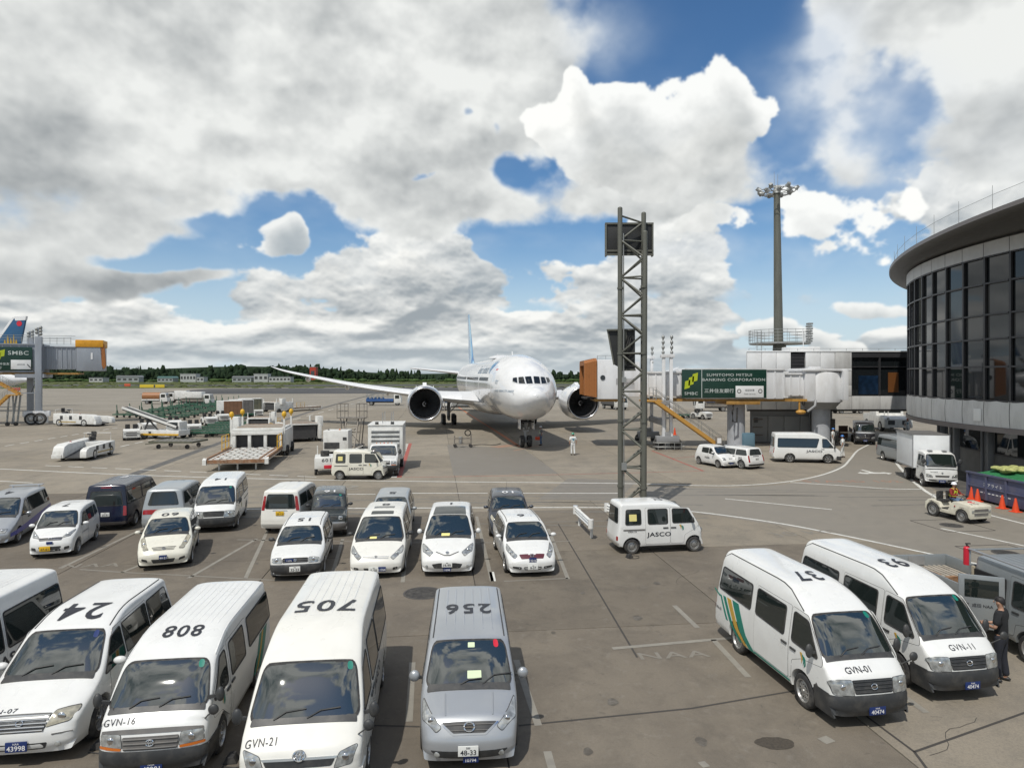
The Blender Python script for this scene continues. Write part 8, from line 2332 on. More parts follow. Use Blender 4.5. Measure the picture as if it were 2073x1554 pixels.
ot, sht = vehicle('service_truck', 'white bonneted service truck carrying a louvred air unit beside the red and white line', 'truck', pf, R(-84), SP)
MB().box((-3.2,0,1.95),(3.6,2.35,2.3)).build('unit_body', GSE_W, ot, bevel=.04)
for k in range(8): MB().box((-1.385,0,1.72 + k * .15),(.05,1.9,.07)).build('louvre', BLACKP if k % 2 == 0 else GSE_W, ot)
MB().box((-3.2,0,3.12),(3.7,2.4,.06)).build('unit_roof', GSE_W, ot)
for y in (-.6,.45): MB().cyl((-1.7, y,3.15),(-1.7, y,3.32),.12, n=10).build('roof_fan', BLACKP, ot)
rr_ = MB()
for x in (-2.8,-4.6):
	for y in (-.3,.3): rr_.bar((x, y,3.15),(x, y,3.9),.05)
rr_.build('roof_rail', STEEL, ot)
for k in range(5): MB().ball((-.45,-.5 + .25 * k,2.0),.05,(1,1,.6),8,6).build('marker_lamp', AMBER if k != 2 else ORG, ot)
for s in (-1,1):
	for d in (0,-.32): add_wheel(ot,-3.3, s * (.98 + d),.42,.26, 'steel')

o = thing('hand_cart', 'grey wheeled service cart with coiled hose near the nose wheel', 'service cart', G(937,905), R(8))
c = MB()
for x in (-.75,.75):
	for y in (-.4,.4): c.bar((x, y,.3),(x, y,1.25 if x > 0 else 1.05),.05)
for z in (.3,.8): c.bar((-.75,-.4, z),(.75,-.4, z),.05).bar((-.75,.4, z),(.75,.4, z),.05).bar((-.75,-.4, z),(-.75,.4, z),.05).bar((.75,-.4, z),(.75,.4, z),.05)
c.build('frame', STM, o)
MB().tube([(.45 + math.cos(t) * .26, math.sin(t) * .26 * .3,1.3 + math.sin(t) * .24) for t in [2 * math.pi * k / 20 for k in range(50)]],.05,6).build('hose', RUBBER, o)
MB().cyl((-.2,0,.35),(-.2,0,.95),.18, n=14).build('gas_bottle', STEEL, o)
for x in (-.7,.7):
	for y in (-.42,.42): link('wheel', wheel_meshes(.15,.08, 'steel')[0], o,(x, y,.15))
tag(MB().tube(curve3 := [Vector((p.x, p.y,.03)) for p in curve2([G(952,902), G(975,900), G(1000,901), G(1014,898)])],.03,6).build('hose', RUBBER, None), 'black hose lying on the concrete right of the grey cart', 'hose')

# ---- trucks
def cab_sp(**kw):
	d = dict(L=1.75, W=1.75, H=2.1, gc=.36, tr=.36, axles=(.22,), wheel_x=(.22,), zb=.62, nose=(.03,.95), cowl=(.10,1.22), ws=(.42,1.95), roof=(.9,2.08), rr=(.10,2.06), rw=(.06,1.3), taper=[(.3,.96),(.5,1),(1.2,.98),(2.0,.88),(2.1,.85)], plan=plan_tab(1.75,.95,1.0), ws_w=(.95,.90), tw=.22,
			head=[(.50,.60),(.82,.62),(.84,.82),(.56,.74)], grille=[(-.36,.64),(.36,.64),(.40,.74),(-.40,.74)], grille_bars=2, bar_m=GREYP, intakes=([(-.7,.40),(-.3,.40),(-.3,.48),(-.7,.48)],[(.3,.40),(.7,.40),(.7,.48),(.3,.48)]), emblem=(.88, 'tee',.05), front_panels=(([(-.84,1.08),(.84,1.08),(.84,1.13),(-.84,1.13)], BLACKP),),
			doors=([(-.62,.50),(-.28,.50),(-.2,.78),(.28,.86),(.62,.80),(.70,1.2),(.45,1.90),(-.62,1.92)],), windows=([(-.50,1.22),(.58,1.20),(.38,1.80),(-.50,1.82)],), handles=((-.42,1.08),), mirror='black', mirror_x=.12, mirror_z=1.55, mirror_s=(.5,1.1,1.5), plates=(('f',0,.42,.33,.16, PLATE_B, '12-61', INKW),))
	d.update(kw); return d

RZB = R(-104)
ob, shb = vehicle('box_truck', 'white box truck parked under the terminal overhang', 'truck', front_at(1908,976,.35,1.75, RZB), RZB, cab_sp(chassis=(-3.9,.7)))
MB().box((-2.45,0,1.92),(3.1,1.98,2.0)).build('cargo_box', mat('box_panel_white',(.74,.76,.77),.35, var=.03, dirt=((.45,.44,.42),.25,1.0)), ob, bevel=.03)
for s in (-1,1):
	MB().box((-2.45, s * 1.0,.95),(3.1,.05,.10)).build('sill_rail', ALU, ob); MB().box((-2.45, s * 1.0,2.90),(3.14,.05,.06)).build('roof_rail', ALU, ob)
	for d in (0,-.24): add_wheel(ob,-2.6, s * (.80 + d),.34,.2, 'steel')
	MB().box((-.92, s * .985,1.92),(.06,.05,2.0)).build('corner_post', ALU, ob)
MB().box((-2.45,0,2.94),(3.12,2.0,.04)).build('box_roof', GREYP, ob)
for y in (-.4,.35): MB().prism([(.25,2.05),(.05,2.12),(-.05,2.05)], y - .12, y + .12).build('roof_marker', ALU, ob)
letters('lettering', 'TOYOACE',.06, INKK, ob, lambda u, v: shb.front(-.45 + u,.92 + v,.008),.01)

RZD = R(-112)
P_DK = paint('paint_truck_black',(.022,.022,.026),.1)
od, shd = vehicle('flatbed_truck', 'dark flatbed truck with silver cab trim on the road beyond the pavilion', 'truck', front_at(1752,893,.35,1.75, RZD), RZD, cab_sp(paint=P_DK, chassis=(-3.9,.7), front_panels=(([(-.84,1.08),(.84,1.08),(.84,1.2),(-.84,1.2)], ALU),)))
MB().box((-2.5,0,.90),(3.3,1.9,.12)).build('bed', P_DK, od)
for s in (-1,1):
	MB().box((-2.5, s * .95,1.14),(3.3,.05,.4)).build('side_board', mat('bed_brown',(.06,.045,.05),.6, var=.1), od)
	for d in (0,-.24): add_wheel(od,-2.6, s * (.80 + d),.34,.2, 'steel')
MB().box((-.92,0,1.65),(.06,1.8,1.1)).build('headboard', ALU, od)

# grey double-cab truck at the right edge, rear door open
RZT = R(-86)
SPT = cab_sp(L=2.75, W=1.70, H=2.0, paint=P_TRUCK, axles=(.45,), wheel_x=(.45,), chassis=(-4.3,1.2), taper=[(.3,.96),(.5,1),(1.2,.98),(2.0,.88)], plan=plan_tab(2.75,.95,1.0), tr=.34,
			doors=([(-.15,.50),(.0,.50),(.05,.78),(.45,.86),(.85,.80),(1.18,1.2),(.95,1.80),(-.15,1.84)],), windows=([(-.05,1.18),(1.02,1.16),(.86,1.70),(-.05,1.74)],), handles=((.05,1.04),), ribs=8, rib_x=(-1.15,.75), rib_w=.8, mirror_x=.2)
og, shg = vehicle('double_cab_truck', 'grey double cab truck with open rear door and empty bed at the right edge', 'truck',(12.42,15.45,0), RZT, SPT)
MB().prism([(-1.18,.55),(-.25,.55),(-.25,1.72),(-1.18,1.72)],-.86,-.80).build('door_opening', mat('cab_interior_dark',(.012,.012,.013),.9), og)
MB().box((-1.22,-.845,1.14),(.07,.05,1.25)).build('door_pillar', mat('primer_beige',(.42,.36,.26),.6, var=.15), og)
ROT = Matrix.Rotation(R(-62),3, 'Z')
dr = put(bpy.data.objects.new('open_door', MB().box((-.47,0,1.14),(.92,.06,1.26)).mesh('open_door', P_TRUCK,30,.02)), og,(-.22,-.86,0), R(62))
MB().box((-.47,-.034,1.46),(.68,.012,.42)).build('door_window', GLASS, dr, bevel=.004); MB().box((-.47,.034,1.46),(.68,.012,.42)).build('door_window', GLASS, dr, bevel=.004)
MB().box((-.47,.035,.86),(.66,.012,.36)).build('door_trim', mat('door_trim_grey',(.20,.21,.21),.6), dr, bevel=.004)
MB().box((-.80,-.04,1.08),(.14,.02,.04)).build('door_handle', BLACKP, dr)
letters('lettering', '成田 NAA',.09, INKK, dr, lambda u, v: Vector((-.45 + u,-.040,1.06 + v)),.006)
bed = MB().box((-2.88,0,.78),(3.1,1.66,.10)).build('bed', mat('bed_worn_grey',(.25,.24,.22),.7, var=.15, dirt=((.13,.11,.09),.5,3)), og)
for k in range(11): MB().box((-2.88,-.75 + k * .15,.845),(3.05,.07,.03)).build('bed_slat', mat('bed_slat_wood',(.40,.36,.30),.75, var=.15, dirt=((.16,.12,.09),.5,4)), og)
for s in (-1,1): MB().box((-2.88, s * .84,1.0),(3.1,.05,.36)).build('side_board', P_TRUCK, og, bevel=.01)
MB().box((-4.42,0,1.0),(.05,1.7,.36)).build('tail_board', P_TRUCK, og, bevel=.01)
MB().box((-4.38,-.1,1.02),(.02,.5,.26)).build('tail_plate', ALU, og)
MB().box((-1.40,0,1.3),(.06,1.6,.9)).tube([(-1.42,-.78,.85),(-1.42,-.78,2.12),(-1.42,.78,2.12),(-1.42,.78,.85)],.03,8).build('headboard', P_TRUCK, og)
MB().tube([(-1.42,-.80,2.14),(.9,-.80,2.10)],.028,8).build('ladder_bar', ALU, og)
for s in (-1,1): add_wheel(og,-2.9, s * .74,.32,.18, 'steel')
e = thing('fire_extinguisher', 'red fire extinguisher strapped upright behind the grey truck cab', 'fire extinguisher', og.matrix_world @ Vector((0,0,0)),0)
e.location = (12.42 + math.cos(RZT) * -1.50 - math.sin(RZT) * -.80,15.45 + math.sin(RZT) * -1.50 + math.cos(RZT) * -.80,1.72)
MB().cyl((0,0,0),(0,0,.42),.075, n=14).ball((0,0,.42),.075,(1,1,.6),12,6).build('cylinder', INKR, e)
MB().cyl((0,0,.45),(0,0,.52),.02, n=8).box((.03,0,.53),(.12,.03,.03)).tube([(.02,.02,.5),(.1,.04,.42),(.09,.03,.15)],.012,6).build('valve', RUBBER, e)
for (dx, dy, sx, sy, sz, l_) in ((-2.3,-.35,.42,.32,.24, 'open brown carton lying in the bed of the grey truck'),(-3.2,-.5,.26,.2,.16, 'small brown carton at the back of the grey truck bed')):
	c = thing('carton', l_, 'carton',(12.42 + math.cos(RZT) * dx - math.sin(RZT) * dy,15.45 + math.sin(RZT) * dx + math.cos(RZT) * dy,.86), RZT + R(12))
	b = MB()
	b.box((0,0,.01),(sx, sy,.02));
	for s in (-1,1): b.box((s * sx / 2,0, sz / 2),(.012, sy, sz)).box((0, s * sy / 2, sz / 2),(sx,.012, sz))
	b.build('walls', mat('cardboard',(.30,.17,.09),.8, var=.1), c)
	for s in (-1,1): MB().box((s * (sx / 2 + .05),0, sz - .01),(.12, sy,.01)).build('flap', MATS['cardboard'], c)

# ---- skip with green net beside the terminal wall
pk = G(1968,1010); pk2 = G(2110,1046)
rzs = math.atan2(pk2.y - pk.y, pk2.x - pk.x)
sk = thing('waste_container', 'blue grey waste container covered with a green net by the terminal wall', 'waste container',(pk.x, pk.y + .3,0), rzs)
SKB = mat('skip_blue_grey',(.075,.085,.155),.55, var=.12, dirt=((.16,.13,.11),.5,1.5))
LS, HS, WS = 5.2,1.25,2.0
MB().box((LS / 2,.0,.12 + HS / 2),(LS,.08, HS)).build('front_wall', SKB, sk, bevel=.01)
MB().box((LS / 2, WS,.12 + HS / 2),(LS,.08, HS)).build('back_wall', SKB, sk, bevel=.01)
for x in (0, LS): MB().box((x, WS / 2,.12 + HS / 2),(.08, WS, HS)).build('end_wall', SKB, sk, bevel=.01)
MB().box((LS / 2,-.06,.16 + HS),(LS + .1,.12,.10)).box((LS / 2,-.06,.75),(LS,.06,.05)).build('top_rail', SKB, sk, bevel=.01)
for k in range(5): MB().box((.05 + k * LS / 4,-.06,.75),(.12,.08,1.2)).build('rib', SKB, sk)
NET = mat('green_net',(.018,.16,.055),.8, var=.35, vscale=9, bump=.6, bscale=60)
random.seed(9)
hb = [[random.uniform(.0,.35) for _ in range(8)] for _ in range(16)]
MB().grid(lambda u, v: Vector((.06 + (LS - .12) * u,.06 + (WS - .12) * v, HS + .12 + .22 * math.sin(math.pi * v) ** .6 * min(1,6 * u,6 * (1 - u)) + .3 * hb[int(u * 15)][int(v * 7)] * math.sin(math.pi * v) * min(1,6 * u,6 * (1 - u)))),15,7).build('net', NET, sk, smooth=60, recalc=False)
pl = MB()
for _ in range(16): pl.ball((random.uniform(1.2,2.4), random.uniform(.4,1.5), HS + .42 + random.uniform(0,.2)), random.uniform(.18,.3),(1.2,1,.5),8,6)
tag(pl.build('waste_heap', mat('waste_yellow_green',(.36,.38,.14),.8, var=.35, vscale=7), sk), kind='stuff')
letters('lettering', 'エアライト',.17, INKW, sk, lambda u, v: Vector((1.75 + u,-.045,.92 + v)),.01,1.2,1.2)
for k in range(9): MB().box((.75 + k * .26,-.048,.50),(.15,.01,.05)).build('reflective_dash', INKW, sk)
for x in (.5, LS - .5): MB().cyl((x,.3,.1),(x,.5,.1),.10, n=12).build('roller', RUBBER, sk)

# ---- big white tractor, barriers and sign at the road mouth
o = thing('aircraft_tractor', 'large white aircraft tractor with dark cab glass behind the dark flatbed truck', 'aircraft tractor',(AT(1795,80),80,0), R(-100))
MB().prism([(3.6,.5),(3.6,1.5),(3.2,1.75),(1.0,1.8),(.8,2.9),(-1.0,2.95),(-1.3,1.9),(-3.5,1.8),(-3.5,.5)],-1.5,1.5).build('body', GSE_W, o, bevel=.06)
MB().box((.92,0,2.4),(.06,2.4,.75)).build('windscreen', GLASS, o)
for y in (-.75,.75): MB().box((3.62, y,1.1),(.05,.7,.5)).build('grille', BLACKP, o)
for y in (-1.1,1.1):
	MB().ball((3.6, y,1.55),.16,(.4,1,1),10,6).build('headlight', LAMP, o); MB().box((2.2, y * 1.1,1.3),(1.6,.5,1.1)).build('wheel_house', GSE_W, o, bevel=.05)
for x in (-2.2,2.2):
	for s in (-1,1): add_wheel(o, x, s * 1.35,.6,.4, 'steel')
for y in (-.8,-.4): MB().bar((1.6, y,1.8),(1.6, y,3.3),.07).build('post', GSE_W, o)
o = thing('sawhorse', 'dark folding barrier beside the two workers in blue helmets', 'barrier',(AT(1722,64.5),64.5,0), R(-8))
f = MB().bar((-1.6,0,1.0),(1.6,0,1.0),.08)
f.build('rail', STM, o)
for x in (-1.2,1.2):
	for y in (-.35,.35): MB().bar((x, y,0),(x,0,1.0),.07).build('leg', STM, o)
o = thing('sign_board', 'small brown upright board beside the dark folding barrier', 'sign board',(AT(1707,66),66,0),0)
MB().box((0,0,.95),(.9,.08,1.2)).build('board', mat('board_brown',(.09,.05,.04),.6), o, bevel=.01)
for x in (-.35,.35): MB().box((x,.06,.5),(.06,.06,1.0)).build('post', STM, o)
o = thing('barrier_board', 'red and white plastic barrier lying beside the bridge column', 'barrier', G(1487,912), R(4))
MB().prism([(-.9,.02),(.9,.02),(.8,.34),(-.8,.34)],-.18,.18).build('block', INKR, o, bevel=.03)
MB().box((0,-.18,.2),(1.0,.02,.1)).build('stripe', INKW, o)
o = thing('wheeled_sign', 'small grey dial stand at the foot of the bridge stairs', 'sign board',(AT(1455,57),57,0),0)
MB().box((0,0,.9),(.5,.3,.75)).build('case', STM, o, bevel=.03); MB().box((0,-.16,.95),(.34,.02,.45)).build('face', INKW, o)
MB().box((0,0,.3),(.1,.1,.6)).box((0,0,.03),(.6,.5,.06)).build('stand', STM, o)

# ---- trucks far out on the apron
def far_truck(name, label, loc, rz, m, body, L_=5.5):
	o = thing(name, label, 'truck', loc, rz, 'trucks far out on the apron')
	MB().prism([(L_ / 2,.5),(L_ / 2,1.3),(L_ / 2 - .35,2.4),(L_ / 2 - 1.6,2.45),(L_ / 2 - 1.6,.5)],-1.05,1.05).build('cab', GSE_W, o, bevel=.06)
	MB().prism([(L_ / 2 + .0,1.4),(L_ / 2 - .30,2.3),(L_ / 2 - .34,2.3),(L_ / 2 - .04,1.4)],-.95,.95).build('windscreen', GLASS, o)
	for s in (-1,1): MB().box((L_ / 2 - .9, s * 1.06,1.85),(.9,.03,.7)).build('side_window', GLASS, o)
	MB().box((-.3,0,.75),(L_ - .6,1.5,.3)).build('chassis', DARKM, o)
	for x in (L_ / 2 - .9,-L_ / 2 + 1.1):
		for s in (-1,1): add_wheel(o, x, s * .9,.45,.26, 'steel')
	x0, x1 = -L_ / 2, L_ / 2 - 1.75
	if body == 'tank': MB().cyl((x0,0,1.75),(x1,0,1.75),.9, n=20).build('tank', m, o); MB().box(((x0 + x1) / 2,0,.95),(x1 - x0,2.0,.3)).build('tank_saddle', GSE_W, o)
	elif body == 'box': MB().box(((x0 + x1) / 2,0,1.9),(x1 - x0,2.2,2.0)).build('cargo_box', m, o, bevel=.04)
	elif body == 'hi': MB().box(((x0 + x1) / 2,0,2.3),((x1 - x0) * .9,2.2,1.3)).build('cargo_box', m, o, bevel=.04); MB().box(((x0 + x1) / 2,0,1.2),(x1 - x0,1.8,.7)).build('lift', STM, o)
	else:
		MB().box(((x0 + x1) / 2,0,1.15),(x1 - x0,2.1,.55)).build('deck', m, o)
		fr = MB()
		for k in range(6):
			x = x0 + (x1 - x0) * k / 5
			for s in (-1,1): fr.bar((x, s * .95,1.4),(x, s * .95,2.5),.08)
		for z in (1.9,2.5):
			for s in (-1,1): fr.bar((x0, s * .95, z),(x1, s * .95, z),.08)
		fr.build('hydrant_frame', GALV, o)
		for k in range(5): MB().cyl((x0 + .3 + k * .8,-.4,1.5),(x0 + .3 + k * .8,.4,1.5),.28, n=12).build('hose_drum', mat('drum_blue',(.05,.11,.22),.5), o)
	return o

far_truck('tank_truck', 'white truck with a brown orange tank, leftmost of the far trucks', G(316,817), R(8), mat('tank_brown',(.30,.13,.05),.5, var=.15), 'tank')
far_truck('box_truck', 'white box truck right behind the brown tank truck', G(361,815), R(185), GSE_W, 'box',4.5)
far_truck('catering_truck', 'white high lift truck standing beside the green dollies', G(400,820), R(4), GSE_W, 'hi',6.5)
far_truck('hydrant_truck', 'blue and white hydrant truck with pipe frame left of the airliner engine', G(778,820), R(3), mat('deck_blue',(.03,.09,.25),.5, var=.2), 'frame',7.6)
far_truck('box_truck', 'white truck facing the car park under the boarding bridge cab', G(1243,828), R(-70), mat('box_dark_grey',(.10,.10,.10),.6), 'box',7.0)
far_truck('catering_truck', 'white truck with dark box far beyond the bridge column', G(1440,832), R(175), mat('box_navy',(.03,.04,.08),.5), 'hi',6.0)
far_truck('flatbed_truck', 'white truck with pipe frame under the airliner wing',(AT(935,125),125,0), R(10), GSE_W, 'frame',8.0)
far_truck('pickup_truck', 'white low truck on the far apron under the link building',(AT(1715,115),115,0), R(5), GSE_W, 'flat',5.5)

# ================================================================== people
SKIN = mat('skin',(.42,.24,.16),.55, var=.05)
HAIR = mat('hair_black',(.012,.010,.010),.6)

def skin_mesh(name, V, E, rad, m, root_i=0, levels=2):
	"""one continuous surface grown round a skeleton of joints"""
	me = bpy.data.meshes.new(name); me.from_pydata([tuple(v) for v in V], E,[]); me.update()
	ob = bpy.data.objects.new(name, me); COL.objects.link(ob)
	ob.modifiers.new('skin', 'SKIN'); sm_ = ob.modifiers.new('sub', 'SUBSURF'); sm_.levels = levels; sm_.render_levels = levels
	for i, r in enumerate(rad):
		d = me.skin_vertices[0].data[i]; d.radius = r if isinstance(r, tuple) else (r, r); d.use_root = (i == root_i)
	dg = bpy.context.evaluated_depsgraph_get()
	out = bpy.data.meshes.new_from_object(ob.evaluated_get(dg)); out.name = name
	bpy.data.objects.remove(ob); bpy.data.meshes.remove(me)
	out.materials.clear(); out.materials.append(m); out.shade_smooth()
	return out

def person(label, loc, rz, shirt, trousers, shoes, sit=False, arms=None, hat=None, vest=None, vest_band=None, stride=.10, scale=1.0, sleeves='short', head_yaw=0.0, hands=True, group=None):
	"""faces +x; y is its left"""
	o = thing('person', label, 'person', loc, rz, group); o.scale = (scale,) * 3
	H0 = .92
	if sit:
		hip = {s: Vector((0, s * .10, H0)) for s in (-1,1)}
		knee = {s: Vector((.42, s * .13, H0 + .04)) for s in (-1,1)}
		ank = {s: Vector((.52, s * .12, H0 - .38)) for s in (-1,1)}
	else:
		hip = {s: Vector((0, s * .095, H0)) for s in (-1,1)}
		knee = {s: Vector((.02 + s * stride * .6, s * .105,.49)) for s in (-1,1)}
		ank = {s: Vector((-.02 + s * stride, s * .11,.085)) for s in (-1,1)}
	lean = .06 if sit else .0
	pel, wst, chs, nck = Vector((0,0, H0 + .04)), Vector((lean * .3,0, H0 + .22)), Vector((lean,0, H0 + .42)), Vector((lean + .005,0, H0 + .56))
	sho = {s: Vector((lean - .01, s * .185, H0 + .50)) for s in (-1,1)}
	arms = arms or {-1: ((-.02,-.27, H0 + .22),(.06,-.27, H0 - .02)),1: ((-.02,.27, H0 + .22),(.06,.27, H0 - .02))}
	hd = Vector((lean + .03,0, H0 + .70))
	# body: one surface with legs, arms, neck and head
	V = [pel, wst, chs, nck, Vector((lean + .012,0, H0 + .615)), hd, hd + Vector((.0,0,.075))]
	E = [(0,1),(1,2),(2,3),(3,4),(4,5),(5,6)]
	Rr = [(.10,.125),(.088,.115),(.09,.125),(.050,.052),.050,(.098,.080),(.072,.062)]
	for s in (-1,1):
		b = len(V)
		ft = ank[s] + Vector((.14, s * .02,-.045))
		V += [hip[s], hip[s].lerp(knee[s],.5), knee[s], knee[s].lerp(ank[s],.4), ank[s], ank[s] + Vector((.05,0,-.04)), ft]; E += [(0, b)] + [(b + k, b + k + 1) for k in range(6)]; Rr += [.075,.066,.050,.048,.038,.038,.028]
		b = len(V)
		el, wr = Vector(arms[s][0]), Vector(arms[s][1])
		V += [sho[s], sho[s].lerp(el,.5), el, el.lerp(wr,.45), wr]; E += [(2, b)] + [(b + k, b + k + 1) for k in range(4)]; Rr += [.050,.044,.040,.037,.027]
		# hand: palm, four unequal curled fingers, thumb off its side
		f = (wr - el).normalized(); side = Vector((0, s,0)); side = (side - f * side.dot(f)).normalized(); pn = f.cross(side)
		inn = -side
		p1 = wr + f * .075
		V.append(p1); E.append((b + 4, len(V) - 1)); Rr.append((.030,.017)); pi = len(V) - 1
		if hands:
			across = pn
			for q, ln in ((-1.5,.060),(-.5,.074),(.5,.080),(1.5,.070)):
				a0 = p1 + across * q * .019 + f * .012; a1 = a0 + f * ln * .55 + inn * .012; a2 = a1 + f * ln * .35 + inn * .032
				k = len(V); V += [a0, a1, a2]; E += [(pi, k),(k, k + 1),(k + 1, k + 2)]; Rr += [.0095,.0085,.007]
			k = len(V); t0 = wr + f * .03 + across * .026; V += [t0, t0 + f * .03 + across * .022 + inn * .014, t0 + f * .058 + across * .022 + inn * .026]; E += [(b + 4, k),(k, k + 1),(k + 1, k + 2)]; Rr += [.012,.010,.008]
	link('body', skin_mesh('body', V, E, Rr, SKIN), o)
	# face: nose, ears, eyes, mouth
	Hr = Matrix.Rotation(head_yaw,3, 'Z')
	hp = lambda x, y, z: hd + Hr @ Vector((x, y, z))
	fc = MB().ball(hp(.098,0,.01),.017,(.9,.8,1.3),8,6)
	for s in (-1,1): fc.ball(hp(.0, s * .083,.01),.026,(.6,.35,1.1),8,6)
	fc.build('nose_and_ears', SKIN, o)
	ey = MB()
	for s in (-1,1): ey.ball(hp(.086, s * .032,.035),.010,(.5,1.2,.7),8,6)
	ey.ball(hp(.088,0,-.04),.018,(.3,1.2,.25),8,6)
	ey.build('eyes_and_mouth', HAIR, o)
	hr = MB()
	hr.grid(lambda u, v: hp(math.cos(2 * math.pi * u) * .098 * math.cos(v * 1.45 - .05 - .35 * max(0,-math.cos(2 * math.pi * u))) - .008, math.sin(2 * math.pi * u) * .082 * math.cos(v * 1.45 - .05),.045 + .092 * math.sin(v * 1.45) - .075 * max(0,-math.cos(2 * math.pi * u)) * (1 - v)),20,8)
	hr.build('hair', HAIR, o, smooth=80)
	if hat:
		c = MB(); c.lathe([(.135,-.005),(.128,.0),(.118,.05),(.085,.10),(.04,.122),(.001,.126)],22, tuple(hd + Vector((-.005,0,.07))))
		c.prism([(.10 * math.cos(t) + .09,.10 * math.sin(t)) for t in [R(-80) + R(160) * k / 10 for k in range(11)]], hd.z + .066, hd.z + .074, 'xy')
		c.build('helmet', hat, o, smooth=50)
	# shirt
	V = [pel + Vector((0,0,-.10)), wst, chs, nck + Vector((0,0,-.015))]; E = [(0,1),(1,2),(2,3)]; Rr = [(.138,.172),(.128,.160),(.136,.182),(.080,.090)]
	for s in (-1,1):
		el, wr = Vector(arms[s][0]), Vector(arms[s][1]); b = len(V)
		if sleeves == 'short': V += [sho[s], sho[s].lerp(el,.45), sho[s].lerp(el,.85)]; E += [(2, b),(b, b + 1),(b + 1, b + 2)]; Rr += [.088,.080,.074]
		else: V += [sho[s], sho[s].lerp(el,.5), el, el.lerp(wr,.5), el.lerp(wr,.95)]; E += [(2, b)] + [(b + k, b + k + 1) for k in range(4)]; Rr += [.078,.066,.056,.050,.044]
	link('shirt', skin_mesh('shirt', V, E, Rr, shirt), o)
	# trousers and shoes
	V = [pel + Vector((0,0,.06)), pel + Vector((0,0,-.04))]; E = [(0,1)]; Rr = [(.122,.155),(.130,.165)]
	for s in (-1,1):
		b = len(V); V += [hip[s] + Vector((0, s * .005,-.06)) if not sit else hip[s] + Vector((.08, s * .01,0)), hip[s].lerp(knee[s],.5), knee[s], knee[s].lerp(ank[s],.5), ank[s] + Vector((0,0,.01))]
		E += [(1, b)] + [(b + k, b + k + 1) for k in range(4)]; Rr += [.102,.092,.076,.074,.070]
	link('trousers', skin_mesh('trousers', V, E, Rr, trousers,1), o)
	for s in (-1,1):
		a = ank[s]; sh_ = MB().ball((0,0,0),.05,(2.7,.98,.95),14,10)
		ob = sh_.build('shoe', shoes, o, smooth=80); ob.location = a + Vector((.055, s * .01,-.038))
	if vest:
		V = [wst + Vector((0,0,-.08)), wst + Vector((0,0,.05)), chs + Vector((0,0,-.02)), chs + Vector((0,0,.06))]
		link('vest', skin_mesh('vest', V,[(0,1),(1,2),(2,3)],[(.136,.170),(.128,.162),(.136,.178),(.118,.150)], vest), o)
		if vest_band:
			for s in (-1,1):
				MB().tube([wst + Vector((.10, s * .09,-.06)), chs + Vector((.145, s * .085,.0)), chs + Vector((.10, s * .09,.115)), chs + Vector((-.02, s * .10,.15)), chs + Vector((-.13, s * .09,.06)), wst + Vector((-.12, s * .09,-.05))],.018,6).build('vest_band', vest_band, o)
			MB().lathe([(.001,0)] if False else [(.176,-.02),(.178,.02)],20,(0,0,0)).build('vest_band', vest_band, o, recalc=False).location = wst + Vector((0,0,-.03))
	return o

CL_BLK = mat('cloth_black',(.014,.015,.017),.85, var=.2, vscale=9)
CL_NAV = mat('cloth_dark_navy',(.016,.018,.026),.85, var=.2, vscale=9)
CL_WHT = mat('cloth_white',(.66,.67,.66),.8, var=.08, vscale=9)
CL_JEAN = mat('cloth_jeans',(.10,.16,.26),.85, var=.2, vscale=9)
CL_RED = mat('cloth_dark_red',(.20,.018,.014),.85, var=.15)
CL_LIME = mat('vest_lime',(.40,.62,.02),.7)
CL_TEAL = mat('vest_teal',(.07,.24,.30),.75)
CL_ORANGE = mat('vest_orange',(.60,.16,.02),.7)
BAND = mat('vest_band_yellow',(.80,.70,.10),.5)
BAND_W = mat('vest_band_white',(.75,.76,.74),.5)
HELW = mat('helmet_white',(.75,.76,.80),.3, coat=.5)
HELB = mat('helmet_blue',(.02,.14,.42),.3, coat=.5)
HELG = mat('helmet_green',(.04,.26,.16),.3, coat=.5)
HELO = mat('helmet_orange',(.62,.12,.02),.3, coat=.5)
SHOE = mat('shoe_black',(.02,.02,.02),.5)
H0 = .92
pm = G(2025,1378)
person('man in black shirt and dark trousers beside the open door of the grey truck',(pm.x + .02, pm.y,0), R(128), CL_BLK, CL_NAV, SHOE, stride=.04, scale=1.02,
	arms={-1: ((.02,-.28, H0 + .24),(.24,-.18, H0 + .20)),1: ((.03,.27, H0 + .24),(.27,.10, H0 + .22))}, head_yaw=R(5))
pt = jal.location
sx = Vector((math.cos(RZJ), math.sin(RZJ),0)); sy = Vector((-math.sin(RZJ), math.cos(RZJ),0))
person('driver in white helmet, red sleeves and yellow vest on the beige tow tractor', pt + (sx * -.62 + sy * .34) * .78 + Vector((0,0,-.06)), RZJ, CL_RED, CL_JEAN, SHOE, sit=True, scale=.92, sleeves='long', hat=HELW, vest=CL_LIME, vest_band=BAND,
	arms={-1: ((.22,-.30, H0 + .26),(.50,-.16, H0 + .30)),1: ((.22,.30, H0 + .26),(.50,.16, H0 + .30))})
person('marshaller in white with green helmet and teal vest standing ahead of the right engine', G(1160,921), R(98), CL_WHT, CL_WHT, SHOE, hat=HELG, vest=CL_TEAL, vest_band=BAND_W, stride=.05, scale=1.02, hands=False)
person('worker in jeans with lime vest holding an orange box by the nose wheel', G(1095,901), R(-160), mat('cloth_grey',(.2,.2,.21),.8), CL_JEAN, SHOE, hat=HELW, vest=CL_LIME, vest_band=BAND_W, stride=.09, hands=False, arms={-1: ((-.02,-.27, H0 + .22),(.08,-.28, H0)),1: ((.0,.28, H0 + .22),(.10,.30, H0 + .0))})
pp = G(1089,901)
o = thing('tool_case', 'orange tool case held by the worker at the nose wheel', 'tool case',(pp.x - .05, pp.y - .1,.50), R(10))
